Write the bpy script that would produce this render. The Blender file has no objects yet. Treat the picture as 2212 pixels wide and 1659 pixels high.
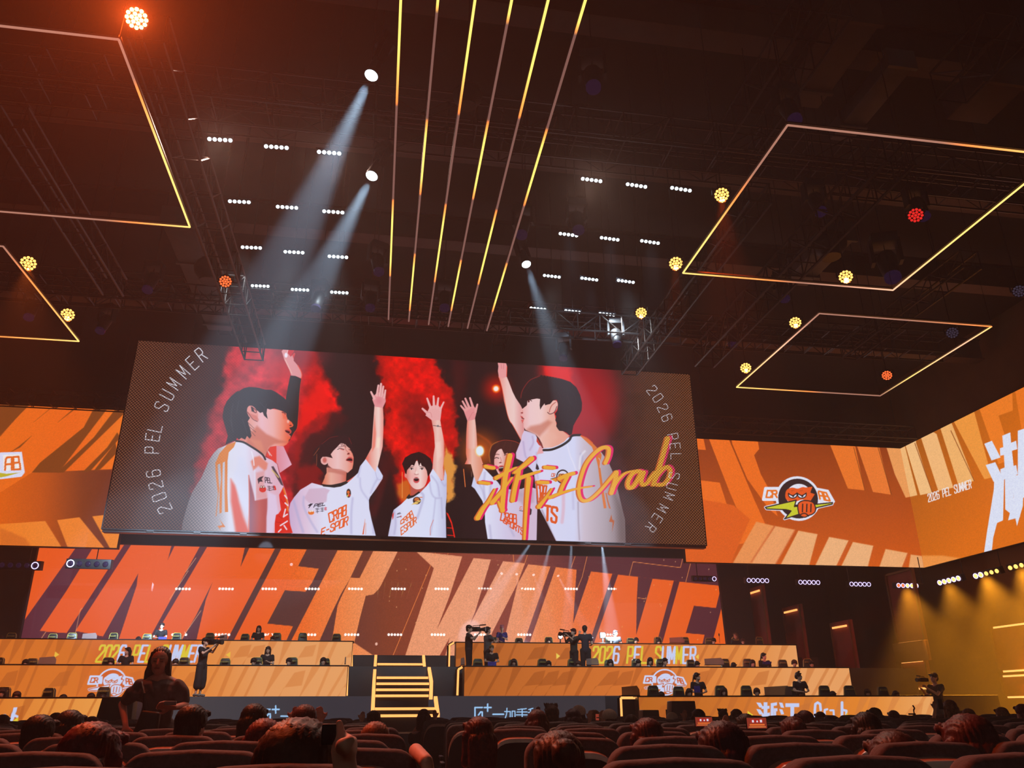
import bpy, math, random
import numpy as np
from mathutils import Vector, Matrix
rnd = random.Random(7)
# ---------------------------------------------------------------- camera
F = 1709.17; CXP, CYP = 1106.0, 829.5
PITCH, YAW, ROLL = (math.radians(a) for a in (22.3887, 9.3043, -0.2725))
CAMZ = 1.2
def _axes():
    cp, sp, cy, sy = math.cos(PITCH), math.sin(PITCH), math.cos(YAW), math.sin(YAW)
    fw = np.array([sy*cp, cy*cp, sp]); r = np.array([cy, -sy, 0.0]); u = np.cross(r, fw)
    cr, sr = math.cos(ROLL), math.sin(ROLL)
    return cr*r + sr*u, -sr*r + cr*u, fw
RX, UX, FX = _axes()
CP = np.array([0, 0, CAMZ])
def ray(x, y):
    return RX*((x-CXP)/F) - UX*((y-CYP)/F) + FX
def atY(x, y, Y):                 # where the line of sight through a measured point meets the plane Y = const
    d = ray(x, y); return CP + d*(Y/d[1])
def atZ(x, y, Z):
    d = ray(x, y); return CP + d*((Z-CAMZ)/d[2])
def atX(x, y, X):
    d = ray(x, y); return CP + d*(X/d[0])
def proj(P):
    q = np.asarray(P, float) - CP
    w = q @ FX
    return CXP + F*(q @ RX)/w, CYP - F*(q @ UX)/w
for blk in (bpy.data.objects, bpy.data.meshes, bpy.data.materials, bpy.data.lights, bpy.data.cameras):
    for b in list(blk): blk.remove(b)
SC = bpy.context.scene
COL = SC.collection
cam_d = bpy.data.cameras.new('camera'); cam = bpy.data.objects.new('camera', cam_d); COL.objects.link(cam)
cam_d.sensor_width = 36; cam_d.lens = F/2212*36; cam_d.clip_start = 0.05; cam_d.clip_end = 300
cam.matrix_world = Matrix(((RX[0], UX[0], -FX[0], 0), (RX[1], UX[1], -FX[1], 0), (RX[2], UX[2], -FX[2], CAMZ), (0, 0, 0, 1)))
SC.camera = cam
W = bpy.data.worlds.new('world'); SC.world = W; W.use_nodes = True
W.node_tree.nodes['Background'].inputs[0].default_value = (0.010, 0.007, 0.006, 1)
W.node_tree.nodes['Background'].inputs[1].default_value = 1.0
SC.view_settings.view_transform = 'Standard'; SC.view_settings.look = 'None'
SC.view_settings.exposure = 0.0; SC.view_settings.gamma = 1.0; SC.view_settings.use_curve_mapping = False
CY = SC.cycles
CY.use_denoising = True
try: CY.denoiser = 'OPENIMAGEDENOISE'
except Exception: pass
CY.max_bounces = 4; CY.diffuse_bounces = 2; CY.glossy_bounces = 2; CY.transmission_bounces = 3; CY.volume_bounces = 0
CY.transparent_max_bounces = 8; CY.caustics_reflective = False; CY.caustics_refractive = False
CY.sample_clamp_indirect = 4.0; CY.use_light_tree = True
# ---------------------------------------------------------------- pictures shown on the LED screens
def srgb2lin(c):
    c = np.clip(np.asarray(c, float), 0, 1)
    return np.where(c <= 0.04045, c/12.92, ((c+0.055)/1.055)**2.4)
def tr(k, *v):                     # measured points, given in the units of an enlarged detail k
    x0, y0, s = DET[k]
    a = np.array(v, float).reshape(-1, 2)
    return [(x0+p[0]/s, y0+p[1]/s) for p in a]
DET = dict(A=(440,730,7.373), B=(390,940,7.373), C=(620,920,6.9125), D=(780,815,4.609), E=(980,780,7.54), F=(1000,940,6.913),
           G=(1240,900,5.82), R3=(200,720,3.16), R4=(850,720,3.16), P1=(0,1059,3.687), P2=(500,1059,3.687), P3=(1000,1059,3.687),
           P4=(1612,1059,3.687), Q4=(0,500,2.765), Q5=(700,500,2.765), Q6=(1412,500,2.765), B5=(0,1360,5.53), B6=(350,1360,5.53),
           B7=(700,1360,5.53), B8=(1050,1360,5.53), B9=(1400,1360,5.53), B10=(1812,1360,5.53), O=(0,0,1))
def smooth_pts(p, closed=True, n=4):
    p = np.array(p, float); m = len(p); out = []
    for i in range(m if closed else m-1):
        if closed: a, b, c, d = p[(i-1) % m], p[i], p[(i+1) % m], p[(i+2) % m]
        else: a, b, c, d = p[max(i-1, 0)], p[i], p[i+1], p[min(i+2, m-1)]
        for k in range(n):
            t = k/n
            out.append(0.5*((2*b)+(-a+c)*t+(2*a-5*b+4*c-d)*t*t+(-a+3*b-3*c+d)*t**3))
    if not closed: out.append(p[-1])
    return np.array(out)
_T = np.random.RandomState(3).rand(256, 256)
def vnoise(x, y):
    xi = np.floor(x).astype(int); yi = np.floor(y).astype(int); fx = x-xi; fy = y-yi
    fx = fx*fx*(3-2*fx); fy = fy*fy*(3-2*fy)
    g = lambda a, b: _T[a % 256, b % 256]
    return (g(xi, yi)*(1-fx)+g(xi+1, yi)*fx)*(1-fy)+(g(xi, yi+1)*(1-fx)+g(xi+1, yi+1)*fx)*fy
def fbm(x, y, o=4):
    s = 0; a = 0.5; t = 0
    for i in range(o):
        s = s + a*vnoise(x+17.3*i, y+9.1*i); t += a; a *= 0.5; x = x*2.03; y = y*2.03
    return s/t
def sstep(e0, e1, x):
    t = np.clip((x-e0)/(e1-e0+1e-9), 0, 1); return t*t*(3-2*t)
class Canvas:
    """Colours of a real flat screen, one value per point of its mesh; X, Y: the place of each point in the measuring frame."""
    def __init__(s, X, Y, base):
        s.sh = X.shape; s.X = X.ravel(); s.Y = Y.ravel(); s.C = np.zeros((s.X.size, 3)); s.clip = None
        s.C[:] = np.array(base)/255.0
    def _sel(s, x0, y0, x1, y1):
        return np.nonzero((s.X >= x0) & (s.X <= x1) & (s.Y >= y0) & (s.Y <= y1))[0]
    def _put(s, idx, a, col):
        if s.clip is not None: a = a*s.clip[idx]
        if callable(col): col = col(s.X[idx], s.Y[idx])
        else: col = np.array(col, float)
        s.C[idx] = s.C[idx]*(1-a[:, None]) + (col/255.0)*a[:, None]
    def _sd(s, idx, P, inside=True, closed=True):
        x, y = s.X[idx], s.Y[idx]; d = np.full(x.shape, 1e9); ins = np.zeros(x.shape, bool); n = len(P)
        for i in range(n if closed else n-1):
            ax, ay = P[i]; bx, by = P[(i+1) % n]; dx, dy = bx-ax, by-ay; L = dx*dx+dy*dy+1e-9
            t = np.clip(((x-ax)*dx+(y-ay)*dy)/L, 0, 1)
            d = np.minimum(d, (x-ax-t*dx)**2+(y-ay-t*dy)**2)
            if inside and ay != by:
                ins ^= ((ay > y) != (by > y)) & (x < (bx-ax)*(y-ay)/(by-ay)+ax)
        d = np.sqrt(d)
        return np.where(ins, -d, d) if inside else d
    def mask(s, P, soft=0.7, smooth=True):
        P = smooth_pts(P) if smooth else np.array(P, float)
        m = np.zeros(s.X.size); i = s._sel(P[:, 0].min()-soft, P[:, 1].min()-soft, P[:, 0].max()+soft, P[:, 1].max()+soft)
        if len(i): m[i] = 1-sstep(-soft, soft, s._sd(i, P))
        return m
    def poly(s, P, col, soft=0.6, a=1.0, smooth=False, noise=0, nf=0.05):
        P = smooth_pts(P) if smooth else np.array(P, float)
        e = soft+noise+1
        i = s._sel(P[:, 0].min()-e, P[:, 1].min()-e, P[:, 0].max()+e, P[:, 1].max()+e)
        if not len(i): return
        d = s._sd(i, P)
        if noise: d = d+(fbm(s.X[i]*nf, s.Y[i]*nf, 5)-0.5)*2*noise
        s._put(i, a*(1-sstep(-soft, soft, d)), col)
    def line(s, P, w, col, soft=0.6, a=1.0, smooth=True, w2=None, closed=False):
        P = smooth_pts(P, closed) if smooth and len(P) > 2 else np.array(P, float)
        e = max(w, w2 or 0)/2+soft+1
        i = s._sel(P[:, 0].min()-e, P[:, 1].min()-e, P[:, 0].max()+e, P[:, 1].max()+e)
        if not len(i): return
        if w2 is None: d = s._sd(i, P, False, closed)-w/2
        else:
            x, y = s.X[i], s.Y[i]; n = len(P); d = np.full(x.shape, 1e9)
            for k in range(n-1):
                (ax, ay), (bx, by) = P[k], P[k+1]; dx, dy = bx-ax, by-ay; L = dx*dx+dy*dy+1e-9
                t = np.clip(((x-ax)*dx+(y-ay)*dy)/L, 0, 1); r = (w+(w2-w)*((k+t)/(n-1)))/2
                d = np.minimum(d, np.sqrt((x-ax-t*dx)**2+(y-ay-t*dy)**2)-r)
        s._put(i, a*(1-sstep(-soft, soft, d)), col)
    def ell(s, cx, cy, rx, ry, col, soft=0.6, a=1.0, ang=0):
        m = max(rx, ry)+soft+1; i = s._sel(cx-m, cy-m, cx+m, cy+m)
        if not len(i): return
        c, q = math.cos(ang), math.sin(ang); x = s.X[i]-cx; y = s.Y[i]-cy
        u = (x*c+y*q)/rx; v = (-x*q+y*c)/ry
        s._put(i, a*(1-sstep(-soft, soft, (np.sqrt(u*u+v*v)-1)*min(rx, ry))), col)
    def glow(s, cx, cy, r, col, a=1.0, p=2.0):
        i = s._sel(cx-r, cy-r, cx+r, cy+r)
        if len(i):
            d = np.hypot(s.X[i]-cx, s.Y[i]-cy)/r; s._put(i, a*np.clip(1-d, 0, 1)**p, col)
# condensed block letters as strokes in a unit box (x right, y up)
GL = {
 '0': [[(0,.15),(0,.85),(.15,1),(.85,1),(1,.85),(1,.15),(.85,0),(.15,0),(0,.15)]],
 '2': [[(0,.75),(0,.9),(.15,1),(.85,1),(1,.88),(1,.68),(0,.15),(0,0),(1,0)]],
 '6': [[(1,.85),(.85,1),(.15,1),(0,.85),(0,.15),(.15,0),(.85,0),(1,.15),(1,.45),(.85,.57),(0,.57)]],
 'P': [[(0,0),(0,1),(.85,1),(1,.88),(1,.55),(.85,.43),(0,.43)]],
 'E': [[(1,1),(0,1),(0,0),(1,0)],[(0,.52),(.8,.52)]],
 'L': [[(0,1),(0,0),(1,0)]],
 'S': [[(1,.8),(1,.9),(.85,1),(.15,1),(0,.88),(0,.65),(1,.38),(1,.12),(.85,0),(.15,0),(0,.1),(0,.22)]],
 'U': [[(0,1),(0,.13),(.15,0),(.85,0),(1,.13),(1,1)]],
 'M': [[(0,0),(0,1),(.5,.25),(1,1),(1,0)]],
 'R': [[(0,0),(0,1),(.85,1),(1,.88),(1,.62),(.85,.5),(0,.5)],[(.55,.5),(1,0)]],
 'C': [[(1,.8),(1,1),(0,1),(0,0),(1,0),(1,.2)]],
 'A': [[(0,0),(0,.85),(.2,1),(1,1),(1,0)],[(0,.45),(1,.45)]],
 'B': [[(0,0),(0,1),(.9,1),(.9,.55),(0,.52)],[(.9,.52),(1,.45),(1,0),(0,0)]],
 'O': [[(0,0),(0,1),(1,1),(1,0),(0,0)]],
 'T': [[(0,1),(1,1)],[(.5,1),(.5,0)]],
 '-': [[(.2,.5),(.8,.5)]],
 'r': [[(.1,0),(.1,.62)],[(.1,.5),(.4,.64),(.9,.6)]],
 'a': [[(.1,.62),(.8,.62),(1,.5),(1,0),(.1,0),(0,.1),(0,.3),(.1,.38),(1,.38)]],
 'b': [[(0,1),(0,0),(.85,0),(1,.12),(1,.5),(.85,.62),(0,.62)]],
}
def letters(cv, txt, quad, col, w, gap=0.35, shear=0, soft=0.5, cols=None):
    """txt inside the quad (bottom-left, bottom-right, top-right, top-left)"""
    q = np.array(quad, float); n = len(txt); tot = n+(n-1)*gap
    for k, ch in enumerate(txt):
        if ch == ' ': continue
        for st in GL[ch]:
            P = []
            for (x, y) in st:
                u = (k*(1+gap)+x)/tot+shear*(y-0.5)/tot; v = y
                P.append(tuple(q[0]*(1-u)*(1-v)+q[1]*u*(1-v)+q[2]*u*v+q[3]*(1-u)*v))
            cv.line(P, w, (cols[k] if cols else col), soft=soft, smooth=False)
def arc_text(cv, txt, pts, h, wd, sw, col):
    """letters standing on a circle through three of the points, their tops outwards"""
    (x1, y1), (x2, y2), (x3, y3) = pts[0], pts[len(pts)//2], pts[-1]
    d = 2*(x1*(y2-y3)+x2*(y3-y1)+x3*(y1-y2))
    ux = ((x1*x1+y1*y1)*(y2-y3)+(x2*x2+y2*y2)*(y3-y1)+(x3*x3+y3*y3)*(y1-y2))/d
    uy = ((x1*x1+y1*y1)*(x3-x2)+(x2*x2+y2*y2)*(x1-x3)+(x3*x3+y3*y3)*(x2-x1))/d
    for ch, (x, y) in zip(txt, pts):
        o = np.array([x-ux, y-uy]); o /= np.hypot(*o)
        a = pts[min(len(pts)-1, 1)]
        r = np.array([-o[1], o[0]])
        if r @ (np.array(pts[-1])-np.array(pts[0])) < 0: r = -r
        for st in GL[ch]:
            cv.line([tuple(np.array([x, y])+r*(px-.5)*wd+o*(py-.5)*h) for px, py in st], sw, col, smooth=False, soft=0.5)
def L3(*stops):                    # colour by x: (x, (r,g,b)), ...
    xs = [q[0] for q in stops]; cs = np.array([q[1] for q in stops], float)
    return lambda x, y: np.stack([np.interp(x, xs, cs[:, i]) for i in range(3)], 1)
def V3(*stops):
    f = L3(*stops); return lambda x, y: f(y, x)
WHT = (236, 236, 250)
def logo_mark(cv, cx, cy, s, mono=False, sh=0.0, bg=(205, 96, 32)):
    """round team badge: face over a fist that holds a bolt, CR and AB tags left and right; s = radius"""
    def M(*v):
        a = np.array(v, float).reshape(-1, 2)
        return [(cx+s*(p[0]+sh*-p[1]), cy+s*p[1]) for p in a]
    W_ = (214, 222, 255) if mono else (232, 234, 250); K = bg if mono else (48, 36, 38); Og = (214, 222, 255) if mono else (236, 92, 36)
    Y = (214, 222, 255) if mono else (206, 208, 52); lw = 0.055*s
    circ = [(math.cos(t), math.sin(t)) for t in np.linspace(0, 2*math.pi, 40, endpoint=False)]
    tagL = M(-1.62,-.52,-.7,-.52,-.7,.05,-1.75,.05); tagR = M(.75,-.52,1.5,-.38,1.78,.15,1.6,.27,.85,.12)
    bolt = M(-1.66,.44,-.1,.08,-.2,.4,1.72,.2,1.7,.28,.2,.62,.05,.78,-.72,1.02,-.38,.62,-.62,.56,-1.6,.52)
    for P in (tagL, tagR, bolt): cv.poly(P, W_, soft=.4); cv.line(P, 2.4*lw, W_, smooth=False, closed=True)
    cv.poly(M(*np.array(circ).ravel()*1.12), W_, soft=.4); cv.poly(M(*np.array(circ).ravel()), K, soft=.4)
    if mono:
        cv.poly(tagL, W_); cv.poly(tagR, W_)
        cv.poly(M(-1.5,-.42,-.84,-.42,-.84,-.04,-1.6,-.04), W_); 
    cv.poly(M(-.95,.2,.95,.1,.9,.55,.5,.9,0,1.0,-.5,.9), K)
    letters(cv, 'CR', [M(-1.6,-.06)[0], M(-1.06,-.06)[0], M(-1.06,-.40)[0], M(-1.52,-.40)[0]], (214, 100, 50) if mono else (240, 120, 40), max(.085*s, 1.2), gap=.3)
    letters(cv, 'AB', [M(1.1,.02)[0], M(1.6,.12)[0], M(1.45,-.28)[0], M(1.02,-.38)[0]], (214, 100, 50) if mono else (240, 120, 40), max(.085*s, 1.2), gap=.3)
    cv.poly(M(-.6,-.05,-.45,-.5,-.1,-.72,.3,-.7,.6,-.45,.62,-.1,.5,.2,0,.3,-.4,.25), W_, smooth=True)
    cv.poly(M(-.62,.0,-.58,-.4,-.3,-.55,0,-.5,.3,-.58,.62,-.42,.6,-.1,.55,.15,.2,.05,-.3,.2), Og, smooth=True)
    if not mono: cv.poly(M(.38,-.55,.75,-.6,.62,-.3,.85,-.22,.6,.15,.4,.0), Og)
    else: cv.poly(M(.5,-.55,.8,-.62,.68,-.3,.9,-.25,.62,.2,.45,.0), W_); cv.line(M(.5,-.55,.8,-.62,.68,-.3,.9,-.25,.62,.2), lw, K, smooth=False)
    for ex in (-.26, .2):
        cv.ell(*M(ex, -.2)[0], .24*s, .2*s, K); cv.ell(*M(ex, -.2)[0], .19*s, .15*s, W_)
        cv.poly(M(ex-.2,-.24,ex,-.12,ex+.2,-.26,ex+.18,-.4,ex-.18,-.38), Og, soft=.4); cv.line(M(ex-.22,-.25,ex,-.13,ex+.22,-.27), lw, K, smooth=False)
        cv.ell(*M(ex+.02, -.13)[0], .05*s, .06*s, K)
    cv.poly(bolt, Y if not mono else W_, soft=.4); cv.line(bolt, 1.1*lw, K, smooth=False, closed=True, soft=.4)
    cv.poly(M(.0,.25,.3,.1,.75,.2,.85,.6,.6,.82,.1,.85,-.02,.6), Og, smooth=True)
    cv.line(M(.0,.25,.3,.1,.75,.2,.85,.6,.6,.82,.1,.85,-.02,.6), lw, K, closed=True)
    for fx in (.22, .43, .64): cv.line(M(fx,.28,fx-.03,.66), lw*1.1, K, smooth=False)
    cv.ell(*M(.28, .84)[0], .17*s, .09*s, Og); cv.line(M(.1,.8,.3,.74,.45,.85,.3,.94,.1,.88), lw, K, closed=True)
def paint_big(cv, U, V):
    """U, V in metres over the screen, V up from its lower edge"""
    T = tr
    X, Y = cv.X, cv.Y
    cv.C[:] = L3((230, (62, 34, 30)), (440, (50, 30, 33)), (640, (38, 22, 26)), (1000, (30, 18, 22)), (1330, (58, 26, 28)), (1400, (60, 32, 24)), (1520, (78, 40, 18)))(X, Y)/255
    # red smoke
    cv.poly([(500,700),(672,700),(690,800),(715,835),(735,880),(705,905),(700,930),(665,935),(652,975),(645,1010),(620,1165),(395,1165),(412,1090),(428,1000),(452,905),(470,868),(482,830),(484,780),(500,740)],
            lambda x, y: L3((400, (120, 24, 34)), (470, (170, 34, 44)), (560, (196, 38, 48)), (650, (196, 30, 38)), (700, (232, 12, 12)))(x, y), soft=10, noise=16, nf=.045)
    i = np.nonzero(X < 790)[0]; n = fbm(X[i]*.055+3, Y[i]*.06, 5); rr = cv.C[i, 0]; cv.C[i] *= np.where(rr > .4, 0.62+0.75*n, 1.)[:, None]
    i = np.nonzero((X > 1150) & (X < 1400))[0]; n = fbm(X[i]*.05, Y[i]*.05+7, 5); cv.C[i] *= (0.7+.6*n)[:, None]
    cv.ell(640, 765, 60, 38, (140, 44, 54), soft=26, a=.75)  # grey haze of a lamp beam, painted over the red smoke
    cv.ell(600, 800, 26, 24, (205, 40, 46), soft=14, a=.6)
    cv.poly([(690,820),(725,880),(690,905),(660,925),(640,990),(650,880)], (238, 14, 8), soft=10, a=.9, noise=9, nf=.07)
    cv.poly([(600,990),(650,930),(690,900),(720,890),(735,870),(745,905),(700,960),(660,1010),(640,1080)], (90, 14, 18), soft=10, a=.55, noise=12, nf=.08)
    cv.poly([(640,1010),(690,1000),(705,1060),(690,1110),(640,1160)], (150, 12, 14), soft=12, a=.8, noise=14, nf=.06)
    cv.poly([(805,720),(925,720),(950,800),(980,850),(985,905),(990,950),(985,975),(972,1000),(980,1050),(960,1090),(865,1100),(832,1080),(860,1020),(842,985),(822,940),(838,900),(826,850),(815,800)],
            lambda x, y: L3((815, (150, 12, 14)), (850, (225, 18, 8)), (905, (230, 12, 8)), (990, (190, 16, 12)))(x, y), soft=7, noise=13, nf=.07)
    cv.ell(905, 905, 34, 46, (120, 14, 16), soft=20, a=.8)
    cv.ell(880, 870, 20, 26, (140, 14, 16), soft=14, a=.5); cv.ell(918, 985, 36, 30, (150, 12, 12), soft=18, a=.5)
    i = np.nonzero((X > 800) & (X < 1000))[0]
    n = fbm(X[i]*.09+5, Y[i]*.09, 5); cv.C[i] *= (0.74+0.5*n)[:, None]
    cv.poly([(820,990),(860,980),(870,1100),(825,1160),(800,1110)], (90, 12, 14), soft=12, a=.6, noise=9)
    cv.poly([(962,960),(978,985),(986,1010),(978,1040),(984,1075),(966,1085),(955,1000)], (226, 150, 66), soft=5, noise=6, nf=.12)
    cv.poly([(858,1048),(880,1032),(890,1060),(885,1085),(866,1082),(855,1065)], (206, 96, 28), soft=6, noise=6, nf=.12)
    cv.line([(869, 1020), (869, 1075)], 1.6, (240, 160, 90), smooth=False, a=.8)
    cv.poly([(830,1060),(842,1020),(856,1060),(880,1165),(790,1165),(815,1110)], (26, 12, 16), soft=8, a=.9)
    cv.poly([(980,760),(1010,790),(1000,860),(985,880),(975,820)], (62, 16, 20), soft=16, a=.9, noise=10)
    cv.poly([(1168,740),(1330,740),(1345,860),(1325,930),(1300,1000),(1285,1165),(1230,1165),(1170,1000)],
            lambda x, y: L3((1170, (150, 20, 26)), (1200, (220, 30, 34)), (1240, (170, 32, 44)), (1345, (88, 26, 30)))(x, y), soft=20, noise=12, nf=.04)
    cv.poly([(1175,790),(1228,793),(1240,830),(1215,850),(1180,825)], (226, 30, 30), soft=7, noise=6)
    cv.ell(1285, 870, 46, 60, (190, 30, 38), soft=30, a=.55)
    # stage lamps inside the picture
    cv.glow(*T('E', 690, 450)[0], 44, (232, 20, 8), a=1, p=1.4); cv.ell(*T('E', 690, 450)[0], 8.5, 8.5, (255, 120, 20), soft=3); cv.ell(*T('E', 690, 450)[0], 5.4, 5.4, (255, 236, 236), soft=2)
    cv.glow(*T('E', 425, 1465)[0], 60, (226, 96, 20), a=1, p=1.2); cv.line(T('E', 390,1190,560,1300,640,1420), 3, (210, 80, 20), soft=4, a=.6)
    cv.line(T('F', 10,510,35,770), 1.8, (235, 120, 60), smooth=False); cv.line(T('F', 125,540,130,620), 1.2, (120, 90, 80), smooth=False)
    for a_, b_ in (((965,1108),(974,1128)),((966,1140),(979,1141)),((967,1156),(980,1157))): cv.line([a_, b_], 1.6, (232, 34, 20), smooth=False)
    cv.line([(967,1110),(975,1128),(982,1160)], 2.6, (236, 30, 16), smooth=False)
    # ---- person second from left: arm, neck, head
    def finger(k, w0, w1, *v, col=(240, 178, 178)): cv.line(T(k, *v), w0, col, w2=w1, smooth=False)
    sk = (240, 190, 182)
    cv.poly(T('D', 133,285,217,300,224,400,223,520,215,690,180,830,150,960,60,900,40,820,105,700,117,520), L3((788, (236, 96, 78)), (803, (238, 170, 160)), (818, (246, 214, 206)), (828, (240, 150, 140))))
    cv.poly(T('D', 120,560,135,380,150,560,140,690,110,740), (236, 100, 80), soft=2, a=.6); cv.poly(T('D', 160,600,190,600,180,700,150,700), (252, 226, 206), soft=3, a=.9)
    cv.poly(T('D', 130,180,165,150,215,150,240,185,246,240,216,305,137,292,112,222), (232, 150, 156)); 
    finger('D', 4, 5.4, 99,146,132,212); finger('D', 4.4, 5.6, 173,82,158,180); finger('D', 4.4, 5.6, 199,66,186,180); finger('D', 4.2, 5.4, 221,92,206,185); finger('D', 3.8, 5.2, 242,130,230,200)
    for q in ((176,100,170,180),(208,100,197,185),(232,130,218,195)): cv.line(T('D', *q), .7, (190, 90, 100), smooth=False, a=.8)
    cv.ell(*T('D', 180, 235)[0], 6, 7, (222, 130, 140), soft=4, a=.7)
    cv.poly(T('C', 585,620,560,780,520,868,640,885,880,845,885,760,890,690,760,640), L3((697, (226, 120, 90)), (715, (236, 176, 160)), (735, (226, 150, 140)), (750, (206, 96, 76))), soft=1)
    cv.poly(T('C', 600,600,700,640,880,690,870,740,700,700,610,690), (196, 112, 100), soft=2.5, a=.7)
    cv.poly(T('C', 640,300,800,250,905,285,965,375,995,470,990,570,976,640,905,702,800,660,680,642,615,590,590,470), L3((708, (238, 176, 172)), (730, (242, 198, 198)), (750, (234, 170, 160)), (764, (240, 128, 104))), smooth=False)
    cv.line(T('C', 615,590,680,640,800,655,905,700), 1.4, (180, 100, 90), soft=1.5, a=.7)
    cv.ell(*T('C', 560, 515)[0], 8.4, 9.6, (238, 176, 172)); cv.ell(*T('C', 562, 512)[0], 4.4, 5.6, (206, 104, 96), soft=2)
    cv.poly(T('C', 570,740,500,650,440,600,395,485,384,400,430,330,500,278,580,215,650,165,750,145,865,138,925,170,962,262,992,350,990,420,968,400,935,335,890,300,862,262,800,258,745,318,690,372,652,425,682,482,645,472,590,460,530,462,500,500,508,552,590,615,592,700), (44, 22, 27), soft=.6)
    for q in ((445,420,440,590),(480,330,400,440),(640,175,520,270),(760,152,650,172),(925,175,965,270)):
        cv.line(T('C', *q), 1.1, (186, 96, 52) if q[0] < 520 else (150, 34, 32), smooth=False, a=.75)
    for q in ((820,265,850,300),(850,262,880,320),(800,262,820,300)): cv.line(T('C', *q), .9, (44, 22, 27), smooth=False)
    cv.line(T('C', 755,352,795,335,850,352), 1.3, (60, 30, 34)); cv.line(T('C', 800,350,845,362), 1, (200, 60, 60)); cv.line(T('C', 760,318,860,300), 1.2, (80, 44, 44), a=.6)
    cv.line(T('C', 925,352,965,372), 1.2, (60, 30, 34)); cv.line(T('C', 860,300,880,360,915,400,900,425,940,430), 1.2, (200, 92, 84), a=.8); cv.ell(*T('C', 918, 414)[0], 2.6, 1.5, (110, 34, 34), ang=-.4)
    cv.poly(T('C', 876,512,925,462,975,478,982,528,958,552,930,535), (206, 84, 84), smooth=True); cv.poly(T('C', 884,512,925,484,968,492,974,520,930,520), (58, 20, 24), smooth=True)
    # far shoulder and shirt
    cv.poly(T('C', 885,830,950,790,1055,715,1060,770,960,850), (228, 92, 80))
    s2 = cv.mask(T('C', 1175,495,1320,690,1346,596,1432,745,1425,790,1330,940,1240,1062,1222,1110,1228,1235,1262,1400,1325,1640,70,1640,40,1400,28,1250,50,1150,110,1060,200,952,290,900,370,850,440,868,520,890,700,922,800,905,890,862,960,800,1062,700,1092,600), smooth=False)
    cv._put(np.arange(X.size), s2, L3((625, (206, 176, 214)), (660, (226, 200, 226)), (700, (226, 226, 250)), (800, (222, 224, 250)), (830, (210, 214, 246))))
    cv.clip = s2
    cv.poly(T('C', 260,1080,330,940,560,925,640,960,600,1020,590,1130,500,1170,330,1150), (212, 176, 202), soft=2, a=.8)
    for q, w in (((100,1120,180,1400,240,1580),5),((250,1060,250,1200,340,1400,450,1580),4),((1090,780,1110,950,1220,1110),2.6),((1350,790,1290,900,1250,1000),3),((1240,1070,1270,1300,1290,1600),3),((980,1080,960,1300,960,1600),4),((1100,600,1060,760),3)):
        cv.line(T('C', *q), w, (176, 172, 216), soft=3, a=.6)
    cv.line(T('C', 1320,690,1355,800,1420,790), 1.6, (190, 190, 226), soft=1); cv.line(T('C', 1330,940,1430,790), 3, (232, 170, 180), soft=2, a=.7)
    letters(cv, 'CRAB', T('C', 640,1440,880,1330,890,1180,620,1310), (236, 96, 34), 3.0, gap=.35)
    letters(cv, 'E-SPOR', T('C', 510,1640,900,1480,915,1350,520,1540), (236, 96, 34), 2.6, gap=.35)
    cv.poly(T('C', 310,1190,350,1160,390,1160,360,1190,330,1225,318,1228,335,1195), (40, 34, 50)); letters(cv, 'PEL', T('C', 405,1215,570,1185,575,1145,412,1170), (40, 34, 50), 1.6, shear=.3)
    cv.ell(*T('C', 360, 1295)[0], 6.5, 4.6, (236, 120, 48)); cv.ell(*T('C', 345, 1275)[0], 1.8, 2, (240, 240, 240)); cv.ell(*T('C', 375, 1270)[0], 1.8, 2, (240, 240, 240))
    for q in ((425,1235,480,1228),(430,1255,480,1248),(450,1230,455,1300),(430,1285,480,1278),(500,1230,545,1222),(505,1250,550,1242),(525,1225,528,1280),(500,1275,550,1268)): cv.line(T('C', *q), 1.0, (50, 44, 60), smooth=False)
    cv.line(T('C', 575,1215,590,1225,575,1238,590,1250,575,1258,562,1245,575,1238,562,1225), 1.2, (214, 60, 80), closed=True)
    cv.ell(*T('C', 920, 1005)[0], 5, 9.5, (60, 40, 40)); cv.ell(*T('C', 915, 990)[0], 3, 3.4, (226, 110, 50)); cv.poly(T('C', 885,1060,915,1010,950,1040,920,1050), (236, 206, 90)); cv.ell(*T('C', 930, 1035)[0], 2.6, 3, (214, 60, 40))
    cv.poly(T('C', 1165,1390,1140,1540,1125,1620,1145,1620,1158,1500), (230, 96, 44)); cv.line(T('C', 1175,1450,1175,1620), .8, (230, 130, 90), smooth=False)
    cv.clip = None
    cv.poly(T('C', 505,862,540,905,680,918,800,905,892,862,886,822,800,852,680,880,580,880,520,866), (38, 36, 36))
    # ---- person in the middle
    cv.poly(T('D', 700,420,787,420,800,500,828,640,832,760,815,900,830,1010,810,1030,760,990,712,905,720,780,735,690,727,560), L3((932, (232, 150, 140)), (945, (242, 200, 190)), (956, (240, 176, 166)), (961, (226, 96, 80))))
    cv.poly(T('D', 740,650,790,640,800,780,760,840), (250, 216, 206), soft=3, a=.6)
    cv.poly(T('D', 660,345,685,290,730,276,775,285,803,320,790,425,710,432,668,400,640,380), (238, 172, 172))
    for q, a0, a1 in (((611,312,672,368), 4, 6.5), ((658,211,692,305), 3.8, 5.6), ((722,189,726,300), 4, 5.6), ((769,208,756,305), 3.8, 5.4), ((823,248,786,325), 3.2, 5)): finger('D', a0, a1, *q)
    cv.line(T('D', 640,350,690,352,705,400), 1.0, (206, 110, 116), a=.7); cv.line(T('D', 718,480,760,486,795,492), 1.1, (60, 44, 46)); cv.ell(*T('D', 765, 485)[0], 2.2, 2.2, (120, 110, 116))
    cv.poly(T('D', 490,1070,640,1080,650,1100,560,1160,495,1185), (190, 84, 72), soft=1)
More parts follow.
